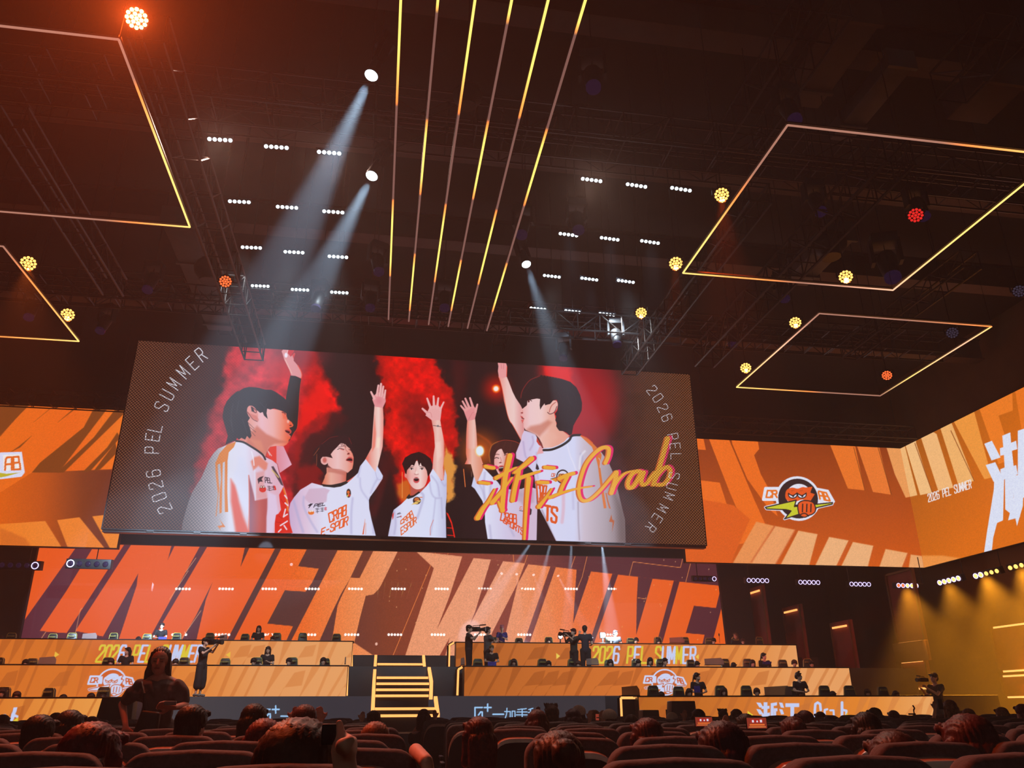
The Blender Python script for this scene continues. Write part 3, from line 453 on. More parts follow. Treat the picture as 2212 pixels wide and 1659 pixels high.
def paint_stage(cv):
    T = tr; X, Y = cv.X, cv.Y
    LETT = L3((60, (238, 92, 34)), (560, (240, 96, 34)), (640, (240, 104, 36)), (760, (242, 138, 78)), (860, (240, 156, 112)), (1080, (240, 160, 124)), (1180, (240, 136, 82)), (1260, (238, 112, 52)), (1340, (238, 100, 38)), (1560, (238, 94, 24)))
    bgc = L3((60, (92, 40, 54)), (400, (92, 42, 56)), (560, (84, 50, 46)), (700, (92, 52, 50)), (840, (132, 62, 40)), (960, (146, 66, 48)), (1120, (140, 68, 58)), (1260, (92, 44, 50)), (1560, (82, 36, 46)))
    cv.C[:] = LETT(X, Y)/255
    D = lambda *v, k='P1': cv.poly(tr(k, *v), bgc, soft=.5)
    D(645,400,765,400,735,465,530,800,318,1118,362,1125,325,1170,330,1260,100,1260,178,1058)
    D(1005,400,1062,400,1040,440,600,1120,820,1165,1100,665,1088,760,945,1190,930,1260,280,1260,325,1172,362,1125,530,1138,985,440)
    D(1372,400,1396,400,1388,447,1337,553,1365,443); D(1618,400,1672,400,1650,450,1215,1190,1180,1260,1140,1260,1185,1190)
    D(1692,735,1640,870,1565,1190,1545,1260,1410,1260,1450,1190,1560,1000); D(1962,400,2000,400,1985,460,1915,612,1950,457)
    D(2215,400,2270,400,2240,465,1865,1190,1830,1260,1775,1260,1810,1190,2190,465)
    D(622,400,868,400,845,478,480,1190,440,1270,400,1270,440,1190,490,1083,285,1062,425,797,590,808,640,740,695,625,530,605,600,470, k='P2')
    D(1070,400,1150,400,1130,483,1020,700,948,695,1048,482, k='P2'); D(948,698,870,860,845,920,800,1200,780,1270,670,1270,705,1190,800,975,870,830, k='P2')
    # the dark field between the two words
    D(1340,400,1460,400,1470,487,1612,620,1380,1330,1150,1330,1120,1310,978,1215,1025,1010,1070,840,1130,830,1170,790,1190,760,1325,485, k='P2')
    cv.line(T('P2', 1585,600,1285,1320), 1.3, (236, 130, 66), smooth=False)
    # second word: letters on the dark ground
    i = np.nonzero((X > 985) & (Y < 2000))[0]
    m = cv.mask(T('P2', 1460,400,1475,487,1838,528,1735,850,1640,1098,1920,540,2068,553,1985,800,1905,1060,2150,570,2400,600,2400,1500,1360,1500,1612,620), smooth=False)
    m2 = cv.mask([(1160, 1150), (1600, 1150), (1600, 1450), (985, 1450), (1000, 1350)], smooth=False)
    gr = cv.mask(tr('P2', 1450,380,1475,487,1838,528,1735,850,1640,1098,1640,1098)+tr('P3', 85,540,222,553,320,565,495,582,520,590,697,608,740,612,905,632,1020,647,1190,665,1235,672,1395,690,1510,705,1680,720,1725,728,2058,762,2200,600,2200,380), smooth=False)
    cv._put(np.arange(X.size), gr, bgc)
    D(1838,528,1735,850,1640,1098,1920,540, k='P2')
    for q in ((222,553,100,960,58,1065,320,565), (495,582,430,750,235,1130,190,1250,325,1250,320,1200,345,1120,435,750,520,590), (697,608,490,1200,470,1260,515,1260,535,1205,740,612), (905,632,878,1060,1020,647), (1190,665,1015,1190,990,1260,1030,1260,1050,1200,1235,672),
              (1395,690,1385,860,1380,1150,1510,705), (1680,720,1545,1210,1530,1270,1575,1270,1590,1210,1725,728), (2058,762,2015,938,1840,920,1775,1138,1925,1150,1910,1215,1890,1280,1970,1280,1985,1215,2068,905,2120,700)):
        D(*q, k='P3')
    D(1738,1175,1650,1330,1700,1330, k='P2')
    for q in ((400,505,405,570),(516,510,492,582),(895,522,862,615),(990,522,950,690,905,800),(1325,680,1355,570,1732,616,1750,545),(1395,857,1458,866),(1815,575,1775,730),(460,610,430,800)): cv.line(tr('P3', *q), 1.1, (236, 140, 76), smooth=False)
    for q in ((1625,490,1622,512),(1728,490,1722,514)): cv.line(tr('P2', *q), 1.0, (236, 140, 76), smooth=False)
    for q in ((600,1150,640,950,655,940), (330,1180,365,1128), (1480,650,1560,540), (1350,870,1500,640), (1440,1190,1600,960)): cv.line(tr('P1', *q), 1.0, (240, 170, 120), smooth=False)
    r = np.random.RandomState(5)
    for _ in range(46): cv.ell(r.uniform(840, 1560), r.uniform(1190, 1400), .9, 1.1, (246, 190, 130), a=.8)
    cv.ell(813, 1391, 2.6, 3.2, (246, 190, 170))
    grain(cv, 560, 1330, .09)
def wing_left(cv):
    X, Y = cv.X, cv.Y
    cv.C[:] = L3((0, (150, 70, 26)), (180, (150, 66, 30)), (268, (140, 60, 30)))(X, Y)/255
    cv.poly([(-60,1005),(60,1010),(245,1015),(262,1040),(250,1200),(-60,1200)], L3((0, (224, 98, 22)), (90, (196, 86, 28)), (180, (132, 62, 34)), (260, (112, 52, 36))), soft=6)
    T = tr
    cv.poly(T('Q4', -200,1300,0,1226,190,1010,760,1040,740,1100,700,1300,668,1420,190,1440,0,1560,-200,1600), L3((0, (238, 110, 30)), (160, (240, 104, 30)), (268, (246, 120, 36))), soft=.8)
    dk = (130, 66, 26)
    for q in ((-100,1290,0,1215,200,1010,100,990,-100,1100), (570,1040,620,1045,640,1060,350,1440,190,1440,240,1380,500,1170), (705,1040,790,1040,380,1440,340,1440,560,1230), (700,1200,720,1230,540,1430,490,1440,640,1290), (690,1260,700,1320,600,1420,560,1430), (320,1040,330,1035,200,1140), (455,1045,470,1045,345,1140), (190,1220,120,1290,60,1320,110,1285)):
        cv.poly(T('Q4', *q), dk, soft=1.2)
    cv.poly(T('P1', -100,280,0,270,360,245,485,445,480,480,-100,480), L3((0, (244, 130, 40)), (130, (242, 136, 56))), soft=.8)
    cv.poly(T('P1', 455,238,632,215,840,470,545,470), (244, 134, 52), soft=.8); cv.poly(T('P1', 735,208,840,196,980,300,970,480,880,470), (244, 138, 48), soft=.8)
    cv.poly(T('P1', 0,300,200,380,270,480,0,480), (196, 90, 34), soft=4, a=.5)
    cv.ell(-12, 1003, 17, 24, (224, 226, 246)); cv.ell(-12, 1003, 14.5, 21, (46, 34, 38))
    cv.poly(T('Q4', 0,1320,130,1316,148,1440,128,1465,0,1480,-40,1400), (222, 224, 250)); cv.poly(T('Q4', -10,1440,40,1447,120,1440,40,1462,0,1470), (196, 180, 50))
    cv.poly(T('Q4', 18,1335,120,1330,136,1420,20,1430), (246, 240, 236)); letters(cv, 'AB', T('Q4', 30,1425,122,1420,115,1345,35,1350), (232, 108, 36), 4.2, gap=.3)
    grain(cv, -80, 300, .05)
def wing_right(cv):
    X, Y = cv.X, cv.Y
    g = (Y-940)/280
    cv.C[:] = (np.array((146, 60, 22))*(1-np.clip(g, 0, 1))[:, None]+np.array((214, 92, 26))*np.clip(g, 0, 1)[:, None])/255
    T = tr; a = (242, 112, 34)
    for q in ((230,1200,290,1200,312,1305,230,1300), (315,1200,440,1200,450,1243,600,1600,690,1800,560,1800,455,1560), (455,1200,615,1200,630,1300,600,1336,640,1450,700,1560,740,1700,690,1660,560,1480,470,1270),
              (270,1485,395,1500,440,1640,285,1620), (290,1690,500,1700,700,1790,560,1860,300,1900)): cv.poly(T('Q6', *q), a, soft=.8)
    cv.poly(T('Q6', 270,1620,470,1650,520,1700,290,1690), (150, 70, 34), soft=1.5)
    for q, c in (((1040,1240,1195,1240,1260,1546,1160,1536), (240, 120, 44)), ((1200,1240,1335,1240,1416,1572,1310,1556), (240, 124, 52)), ((1375,1240,1480,1240,1530,1585,1505,1590,1440,1450), (242, 160, 92))): cv.poly(T('Q6', *q), c, soft=.8)
    cv.line(T('Q6', 1195,1290,1262,1546), 1.2, (120, 60, 24), smooth=False); cv.line(T('Q6', 1340,1290,1420,1570), 1.2, (120, 60, 24), smooth=False)
    k = 'P4'
    for q, c in (((-520,40,-100,120,30,230,-150,640,-520,640), (226, 96, 30)), ((80,250,225,285,30,640,-140,640), (240, 150, 86)), ((230,285,390,315,235,590,200,640,20,640,60,560), (242, 162, 104)), ((415,322,568,350,490,640,250,640), (244, 176, 120)), ((660,372,815,400,700,640,530,640), (244, 182, 128)), ((850,412,1012,442,960,640,740,640), (244, 182, 128)), ((1110,468,1285,500,1230,640,1050,640), (244, 176, 118)), ((1310,512,1400,524,1420,640,1290,640), (242, 170, 110))):
        cv.poly(T(k, *q), c, soft=1.6)
    for q in ((390,315,235,590), (830,402,720,620), (1290,505,1245,640), (225,285,40,570)): cv.line(T(k, *q), 3.5, (206, 96, 50), soft=2, smooth=False, a=.6)
    logo_mark(cv, 1724, 1077, 43, sh=-.04)
    grain(cv, 1400, 2100, .05)
def wing_side(cv):
    X, Y = cv.X, cv.Y
    g = np.clip((X-1940)/270+(Y-1000)/400, 0, 1)[:, None]
    cv.C[:] = (np.array((176, 92, 24))*(1-g)+np.array((226, 112, 24))*g)/255
    T = tr
    for q, c in (((1475,1180,1560,1180,1568,1265,1662,1560,1592,1575), (250, 196, 134)), ((1580,1180,1640,1180,1690,1210,1790,1530,1700,1550), (250, 190, 126)), ((1695,1120,1770,1120,1915,1490,1820,1515), (248, 184, 112)), ((1785,1120,1910,1060,2020,1470,1975,1480), (246, 156, 66)), ((1925,1000,2140,900,2145,1070,2060,1100,2120,1290,2110,1370,2060,1390), (244, 128, 40)), ((2150,900,2300,900,2300,1250,2200,1200), (240, 120, 34)), ((1460,1240,1490,1240,1575,1575,1520,1588), (248, 190, 124))):
        cv.poly(T('Q6', *q), c, soft=.8)
    for q in ((1560,1265,1665,1560),(1775,1190,1915,1490)): cv.line(T('Q6', *q), 1.6, (150, 76, 30), smooth=False)
    cv.poly(T('P4', 1400,520,1560,520,1700,540,1600,600,1400,680), (244, 150, 70), soft=3)
    letters(cv, '2026 PEL SUMMER', T('Q6', 1642,1616,1898,1532,1893,1483,1637,1570), (246, 238, 240), 1.9, gap=.45, soft=.4)
    w = (226, 232, 254)
    for q in ((1975,1268,2020,1250,2072,1350,2018,1368), (1983,1395,2040,1378,2088,1475,2030,1495), (2035,1520,2080,1512,2090,1575,2062,1700,2028,1830,2024,1870,2010,1990,1960,2010,1990,1800),
              (2082,1220,2130,1200,2135,1262,2165,1250,2172,1300,2140,1310,2150,1400,2165,1395,2175,1450,2150,1462,2150,1700,2100,1660,2098,1480,2078,1490,2070,1420,2096,1410,2092,1335,2070,1340,2068,1295,2088,1288),
              (2175,1190,2300,1150,2300,1210,2225,1240,2222,1330,2300,1300,2300,1370,2260,1380,2260,1700,2215,1700,2215,1400,2205,1640,2170,1760,2150,1660,2175,1500)): cv.poly(T('Q6', *q), w)
    for q in ((1975,-120,2055,-120,2045,240,1965,275), (2120,-120,2300,-120,2300,50,2190,60,2180,215,2085,240,2130,60)): cv.poly(T('P4', *q), w)
    grain(cv, 1900, 2400, .05)
# ---- fronts of the desk rows: the word in tone on tone, then lettering
def band(cv, x0, x1, y0, y1, shapes, base, dark):
    cv.C[:] = base(cv.X, cv.Y)/255
    for q in shapes: cv.poly(q, dark, soft=.7, a=.55)
def slants(x0, x1, y0, y1, seed, flip=1):
    """dark gaps between big leaning letters"""
    r = random.Random(seed); x = x0; out = []; h = y1-y0
    while x < x1:
        w = r.uniform(5, 10); l = flip*h*r.uniform(.32, .5); k = r.random()
        if k < .45: out.append([(x+l, y0-3), (x+l+w, y0-3), (x-l*.3+w, y1+3), (x-l*.3, y1+3)])
        elif k < .75: out.append([(x+l-6, y0-3), (x+l+w+6, y0-3), (x-l*.2+w*.5, y1+3)])
        else: out.append([(x+l, y0+h*.22), (x+l+24, y0+h*.15), (x+l+16, y0+h*.6), (x+4, y0+h*.66), (x-l*.3, y1+3), (x-l*.3-5, y1+3)])
        x += r.uniform(24, 42)
    return out
BL = L3((-40, (222, 118, 42)), (260, (226, 122, 46)), (430, (236, 140, 62)), (560, (238, 160, 96)), (760, (240, 168, 106)))
BR = L3((985, (184, 98, 36)), (1180, (206, 112, 46)), (1400, (226, 122, 50)), (1600, (238, 146, 70)), (1720, (242, 166, 102)), (2020, (244, 172, 106)))
DK = L3((-40, (178, 88, 34)), (430, (206, 112, 46)), (760, (224, 138, 74)), (985, (146, 74, 26)), (1400, (182, 92, 36)), (2020, (226, 140, 74)))
YW = (232, 206, 60); BW = (206, 216, 254)
def front_11(cv):                  # back row, left
    band(cv, 0, 760, 1384, 1440, slants(-40, 760, 1384, 1440, 2), BL, DK)
    cv.poly([(200, 1384), (430, 1384), (430, 1440), (190, 1440)], (220, 104, 44), soft=14, a=.6)
    letters(cv, '2026 PEL SUMMER', tr('B5', 1160,385,2395,385,2420,190,1190,190), YW, 4.5, gap=.42, shear=.5, cols=[YW,YW,YW,BW,YW,YW,BW,YW,YW,YW,BW,BW,YW,BW,BW])
    cv.poly(tr('B5', 660,262,708,300,642,342), (246, 196, 70)); cv.poly(tr('B6', 820,262,762,302,812,338), (246, 196, 70))
def front_21(cv):                  # middle row, left
    band(cv, 0, 750, 1437, 1510, slants(-40, 750, 1437, 1510, 4), BL, DK)
    cv.poly([(180, 1437), (330, 1437), (330, 1510), (170, 1510)], (224, 112, 44), soft=14, a=.6)
    logo_mark(cv, 241, 1476, 29, mono=True, sh=.1, bg=(214, 100, 46))
def front_31(cv):                  # front row, left
    band(cv, 0, 262, 1510, 1600, slants(-40, 262, 1510, 1600, 8), L3((-40, (228, 126, 46)), (262, (244, 168, 84))), DK)
    P = lambda *v: tr('B5', *v)
    cv.poly(P(165,930,210,928,150,1110,105,1105), BW); cv.poly(P(180,1010,222,1030,215,1060,170,1040,140,1110,110,1110), BW); cv.line(P(20,1040,60,1020,70,1060,40,1110,0,1110), 4, BW); cv.poly(P(220,1045,205,1140,140,1100), (236, 214, 60))
def front_12(cv):                  # back row, right
    band(cv, 985, 1720, 1387, 1445, slants(960, 1720, 1387, 1445, 5), BR, DK)
    letters(cv, '2026 PEL SUMMER', tr('B8', 1268,395,2500,402,2500,208,1285,205), YW, 4.4, gap=.42, shear=.12, cols=[YW,YW,YW,BW,YW,YW,BW,YW,YW,YW,BW,BW,YW,BW,BW])
    cv.poly(tr('B8', 838,280,885,317,840,352), (246, 214, 90)); cv.poly(tr('B9', 605,292,566,325,605,358), (246, 206, 80))
def front_22(cv):                  # middle row, right
    band(cv, 1000, 1840, 1438, 1505, slants(985, 1840, 1438, 1505, 6), BR, DK)
    logo_mark(cv, 1436, 1474, 26, mono=True, bg=(206, 100, 44))
def front_32(cv):                  # front row, right
    band(cv, 1370, 2020, 1503, 1600, slants(1350, 2020, 1503, 1600, 9), L3((1370, (190, 104, 34)), (1650, (224, 126, 50)), (1850, (236, 138, 50)), (2020, (246, 176, 108))), DK)
    P = lambda *v: tr('B9', *v)
    for q in ((1292,870,1345,875,1380,935,1330,930), (1292,948,1340,955,1380,1010,1330,1015), (1330,1040,1375,1040,1350,1120,1300,1120), (1380,868,1425,868,1425,1140,1380,1140), (1355,915,1450,910,1450,945,1355,950), (1355,1010,1455,990,1455,1030,1355,1050), (1465,880,1540,868,1540,905,1500,912,1500,1140,1460,1140), (1500,940,1545,940,1545,975,1530,975,1530,1140,1505,1140),
              (1562,870,1605,875,1625,935,1585,930), (1565,948,1605,955,1625,1010,1590,1015), (1590,1040,1630,1040,1600,1120,1570,1120), (1640,880,1805,880,1805,925,1745,925,1745,1140,1700,1140,1700,925,1640,925)): cv.poly(P(*q), BW)
    cv.poly(P(1188,970,1255,1020,1192,1070), (240, 214, 60))
    cv.line(P(2062,960,2055,890,2025,872,1998,890,1992,960,1992,1130,2060,1130,2062,1060), 5.4, BW, smooth=False); cv.line(P(2110,1130,2110,960,2140,952), 4.6, BW, smooth=False); cv.line(P(2175,965,2215,965,2225,1130,2170,1130,2170,1050,2215,1040), 4.2, BW, smooth=False)
    Q = lambda *v: tr('B10', *v)
    cv.line(Q(38,872,38,1110), 6, BW, smooth=False); cv.line(Q(50,960,90,970,90,1110,40,1110), 5, BW, smooth=False); cv.poly(Q(104,985,104,1080,55,1060), (236, 196, 60))
def plus_mark(cv, dx, dy, full=True):
    """light-blue lettering on the grey stage front: a square with a plus, a dash and two characters"""
    P = lambda *v: [(x+dx, y+dy) for x, y in tr('B7', *v)]
    c = (160, 206, 250)
    for q in ((1802,1040,1802,930,1890,930), (1955,890,1955,975), (1915,932,1996,932), (1870,985,1890,985,1890,1110,1802,1110,1802,1030), (2018,1012,2145,1012), (1845,1020,1870,985)): cv.line(P(*q), 3.2, c, smooth=False, soft=.4)
    if not full: return
    R = lambda *v: [(x+dx, y+dy) for x, y in tr('B8', *v)]
    for q in ((222,978,290,978,286,1060,270,1060), (250,940,245,1010,225,1070), (310,975,345,975,345,1060,310,1060,310,975), (380,955,480,945), (370,985,490,985), (360,1020,490,1020), (432,955,432,1070), (510,955,560,940), (530,950,530,1070), (505,990,560,985)): cv.line(R(*q), 2.2, c, smooth=False, soft=.4)
def paint_face(cv):                # grey stage front, centre
    cv.C[:] = L3((240, (74, 72, 76)), (700, (50, 50, 58)), (1370, (52, 50, 56)))(cv.X, cv.Y)/255
    plus_mark(cv, 0, 0); plus_mark(cv, -458, 4)
# ---------------------------------------------------------------- helpers
MATS = {}
def mat(name, col, rough=.6, metal=0., spec=.4, var=.12, scale=8., bump=0., emis=None, estr=1., sample='NONE', alpha=1.):
    """procedural material: a base colour (sRGB 0-255) varied by noise"""
    if name in MATS: return MATS[name]
    m = bpy.data.materials.new(name); m.use_nodes = True; nt = m.node_tree; b = nt.nodes['Principled BSDF']
    c = srgb2lin(np.array(col)/255.0)
    n = nt.nodes.new('ShaderNodeTexNoise'); n.inputs['Scale'].default_value = scale; n.inputs['Detail'].default_value = 3
    tc = nt.nodes.new('ShaderNodeTexCoord'); nt.links.new(tc.outputs['Object'], n.inputs['Vector'])
    r = nt.nodes.new('ShaderNodeValToRGB'); nt.links.new(n.outputs['Fac'], r.inputs['Fac'])
    r.color_ramp.elements[0].color = (*(c*(1-var)), 1); r.color_ramp.elements[1].color = (*np.minimum(c*(1+var), 1), 1)
    r.color_ramp.elements[0].position = .3; r.color_ramp.elements[1].position = .7
    nt.links.new(r.outputs['Color'], b.inputs['Base Color'])
    b.inputs['Roughness'].default_value = rough; b.inputs['Metallic'].default_value = metal; b.inputs['Specular IOR Level'].default_value = spec
    if bump:
        bp = nt.nodes.new('ShaderNodeBump'); bp.inputs['Strength'].default_value = bump; bp.inputs['Distance'].default_value = .01
        nt.links.new(n.outputs['Fac'], bp.inputs['Height']); nt.links.new(bp.outputs['Normal'], b.inputs['Normal'])
    if emis is not None:
        b.inputs['Emission Color'].default_value = (*srgb2lin(np.array(emis)/255.0), 1); b.inputs['Emission Strength'].default_value = estr
    if alpha < 1: b.inputs['Alpha'].default_value = alpha
    m.cycles.emission_sampling = sample
    MATS[name] = m; return m
def screen_mat(name, strength=1., net=False, gloss=False, rough=.5):
    """LED surface: colour of every diode from the mesh's colour attribute; optional dot net; optional glossy cover"""
    m = bpy.data.materials.new(name); m.use_nodes = True; nt = m.node_tree; b = nt.nodes['Principled BSDF']; L = nt.links
    b.inputs['Base Color'].default_value = (.004, .004, .004, 1); b.inputs['Roughness'].default_value = rough
    b.inputs['Specular IOR Level'].default_value = .5 if gloss else .1
    if gloss: b.inputs['IOR'].default_value = 1.9
    a = nt.nodes.new('ShaderNodeVertexColor'); a.layer_name = 'Col'; out = a.outputs['Color']
    if net:
        g = nt.nodes.new('ShaderNodeTexCoord'); s = nt.nodes.new('ShaderNodeSeparateXYZ'); L.new(g.outputs['Object'], s.inputs[0])
        def mth(op, x, y=None):
            n = nt.nodes.new('ShaderNodeMath'); n.operation = op
            for i, v in enumerate((x, y)):
                if v is None: continue
                if isinstance(v, (int, float)): n.inputs[i].default_value = v
                else: L.new(v, n.inputs[i])
            return n.outputs[0]
        k = math.pi/.062
        u = mth('COSINE', mth('MULTIPLY', mth('ADD', s.outputs[0], s.outputs[2]), k)); v = mth('COSINE', mth('MULTIPLY', mth('SUBTRACT', s.outputs[0], s.outputs[2]), k))
        n = mth('SUBTRACT', .5, mth('MULTIPLY', mth('ADD', u, v), .25))
        mr = nt.nodes.new('ShaderNodeMapRange'); mr.interpolation_type = 'SMOOTHSTEP'; L.new(n, mr.inputs[0]); mr.inputs[1].default_value = .38; mr.inputs[2].default_value = .72
        amt = a.outputs['Alpha']
        dark = mth('SUBTRACT', 1, mth('MULTIPLY', mth('MULTIPLY', amt, .72), mth('SUBTRACT', 1, mr.outputs[0])))
        mul = nt.nodes.new('ShaderNodeVectorMath'); mul.operation = 'SCALE'; L.new(out, mul.inputs[0]); L.new(dark, mul.inputs['Scale'])
        addc = nt.nodes.new('ShaderNodeVectorMath'); addc.operation = 'SCALE'; addc.inputs[0].default_value = (.15, .055, .022); L.new(mth('MULTIPLY', mth('MULTIPLY', amt, mr.outputs[0]), 1.0), addc.inputs['Scale'])
        sm = nt.nodes.new('ShaderNodeVectorMath'); sm.operation = 'ADD'; L.new(mul.outputs[0], sm.inputs[0]); L.new(addc.outputs[0], sm.inputs[1]); out = sm.outputs[0]
    L.new(out, b.inputs['Emission Color']); b.inputs['Emission Strength'].default_value = strength
    m.cycles.emission_sampling = 'NONE'; MATS[name] = m; return m
def tag(o, label=None, cat=None, group=None, kind=None):
    if label: o['label'] = label
    if cat: o['category'] = cat
    if group: o['group'] = group
    if kind: o['kind'] = kind
    return o
def empty(name, loc=(0, 0, 0), rz=0., label=None, cat=None, group=None):
    o = bpy.data.objects.new(name, None); COL.objects.link(o); o.location = Vector([float(v) for v in loc]); o.rotation_euler = (0, 0, rz); o.empty_display_size = .1
    return tag(o, label, cat, group)
class MB:
    def __init__(s): s.v = []; s.f = []; s.n = 0
    def add(s, V, Fs):
        V = np.asarray(V, float).reshape(-1, 3); s.v.append(V); s.f += [tuple(i+s.n for i in f) for f in Fs]; s.n += len(V); return s
    def box(s, c, d, M=None):
        x, y, z = (q/2 for q in d); V = np.array([(a*x, b*y, e*z) for a in (-1, 1) for b in (-1, 1) for e in (-1, 1)])
        if M is not None: V = V @ np.asarray(M).T
        return s.add(V+np.asarray(c, float), [(0,1,3,2),(4,6,7,5),(0,4,5,1),(2,3,7,6),(0,2,6,4),(1,5,7,3)])
    def prism(s, P, y0, y1, axis=1):   # outline in x,z pushed from y0 to y1
        n = len(P); V = [(p[0], y0, p[1]) for p in P]+[(p[0], y1, p[1]) for p in P]
        if axis == 0: V = [(v[1], v[0], v[2]) for v in V]
        if axis == 2: V = [(v[0], v[2], v[1]) for v in V]
        return s.add(V, [tuple(range(n)), tuple(range(2*n-1, n-1, -1))]+[(i, i+n, (i+1) % n+n, (i+1) % n) for i in range(n)])
    @staticmethod
    def frame(d):
        d = np.asarray(d, float); d = d/np.linalg.norm(d); a = np.array([0, 0, 1.]) if abs(d[2]) < .9 else np.array([1., 0, 0])
        u = np.cross(d, a); u /= np.linalg.norm(u); return u, np.cross(d, u), d
    def cone(s, p0, r0, p1, r1, n=10, cap=True):
        p0 = np.asarray(p0, float); p1 = np.asarray(p1, float); u, v, d = s.frame(p1-p0); t = np.linspace(0, 2*math.pi, n, endpoint=False)
        R = np.outer(np.cos(t), u)+np.outer(np.sin(t), v)
        return s.add(np.vstack([p0+R*r0, p1+R*r1]), [(i, (i+1) % n, (i+1) % n+n, i+n) for i in range(n)]+([tuple(range(n-1, -1, -1)), tuple(range(n, 2*n))] if cap else []))
    def tube(s, p0, p1, r, n=6): return s.cone(p0, r, p1, r, n)
    def path(s, P, r, n=6):
        for a, b in zip(P[:-1], P[1:]): s.tube(a, b, r, n)
        return s
    def ball(s, c, r, n=12, m=8, M=None):
        r = np.ones(3)*r if np.isscalar(r) else np.asarray(r, float); V = [(0, 0, -1)]
        for j in range(1, m):
            a = -math.pi/2+math.pi*j/m
            V += [(math.cos(a)*math.cos(2*math.pi*i/n), math.cos(a)*math.sin(2*math.pi*i/n), math.sin(a)) for i in range(n)]
        V.append((0, 0, 1)); V = np.array(V)*r
        if M is not None: V = V @ np.asarray(M).T
        Fs = [(0, 1+(i+1) % n, 1+i) for i in range(n)]
        for j in range(m-2): Fs += [(1+j*n+i, 1+j*n+(i+1) % n, 1+(j+1)*n+(i+1) % n, 1+(j+1)*n+i) for i in range(n)]
        k = 1+(m-2)*n; Fs += [(k+i, k+(i+1) % n, k+n) for i in range(n)]
        return s.add(V+np.asarray(c, float), Fs)
    def capsule(s, p0, r0, p1, r1, n=10):
        p0 = np.asarray(p0, float); p1 = np.asarray(p1, float)
        L = np.linalg.norm(p1-p0)
        if L < 1e-6: return s.ball(p0, max(r0, r1), n)
        u, v, d = s.frame(p1-p0); t = np.linspace(0, 2*math.pi, n, endpoint=False); R = np.outer(np.cos(t), u)+np.outer(np.sin(t), v)
        rings = []
        for a in (-60, -30, 0): a_ = math.radians(a); rings.append(p0+d*r0*math.sin(a_)+R*r0*math.cos(a_))
        for a in (0, 30, 60): a_ = math.radians(a); rings.append(p1+d*r1*math.sin(a_)+R*r1*math.cos(a_))
        V = np.vstack([[p0-d*r0]]+rings+[[p1+d*r1]]); m = len(rings)
        Fs = [(0, 1+(i+1) % n, 1+i) for i in range(n)]
        for j in range(m-1): Fs += [(1+j*n+i, 1+j*n+(i+1) % n, 1+(j+1)*n+(i+1) % n, 1+(j+1)*n+i) for i in range(n)]
        k = 1+(m-1)*n; Fs += [(k+i, k+(i+1) % n, k+n) for i in range(n)]
        return s.add(V, Fs)
    def mesh(s, name, m=None, smooth=False):
        me = bpy.data.meshes.new(name); me.from_pydata(np.vstack(s.v).tolist(), [], s.f); me.update()
        if m: me.materials.append(m)
        if smooth: me.polygons.foreach_set('use_smooth', [True]*len(me.polygons))
        return me
    def build(s, name, m, parent=None, smooth=False, bevel=0, seg=2):
        o = bpy.data.objects.new(name, s.mesh(name, m, smooth)); COL.objects.link(o)
        if parent is not None: o.parent = parent
        if bevel:
            b = o.modifiers.new('bevel', 'BEVEL'); b.width = bevel; b.segments = seg; b.limit_method = 'ANGLE'
            for p in o.data.polygons: p.use_smooth = True
        return o
DG = lambda: bpy.context.evaluated_depsgraph_get()
def fuse(mb, name, m, parent=None, voxel=.012, sm=3, fac=.6, disp=None):
    """one continuous skin grown over overlapping rounded pieces"""
    o = bpy.data.objects.new(name, mb.mesh(name)); COL.objects.link(o)
    r = o.modifiers.new('r', 'REMESH'); r.mode = 'VOXEL'; r.voxel_size = voxel
    if sm: q = o.modifiers.new('s', 'SMOOTH'); q.iterations = sm; q.factor = fac
    me = bpy.data.meshes.new_from_object(o.evaluated_get(DG())); bpy.data.objects.remove(o)
    me.name = name; me.materials.clear(); me.materials.append(m); me.polygons.foreach_set('use_smooth', [True]*len(me.polygons))
    if disp is not None:
        co = np.empty(len(me.vertices)*3); me.vertices.foreach_get('co', co); no = np.empty_like(co); me.vertices.foreach_get('normal', no)
        co = co.reshape(-1, 3); no = no.reshape(-1, 3); co += no*disp(co)[:, None]; me.vertices.foreach_set('co', co.ravel()); me.update()
    n = bpy.data.objects.new(name, me); COL.objects.link(n)
    if parent is not None: n.parent = parent
    return n
def children_of(o): return [c for c in KIDS.get(o.name, [])] if False else list(o.children)
def copy_tree(o, parent=None):
    c = o.copy(); COL.objects.link(c)
    if parent is not None: c.parent = parent; c.matrix_parent_inverse = o.matrix_parent_inverse.copy()
    for ch in o.children: copy_tree(ch, c)
    return c
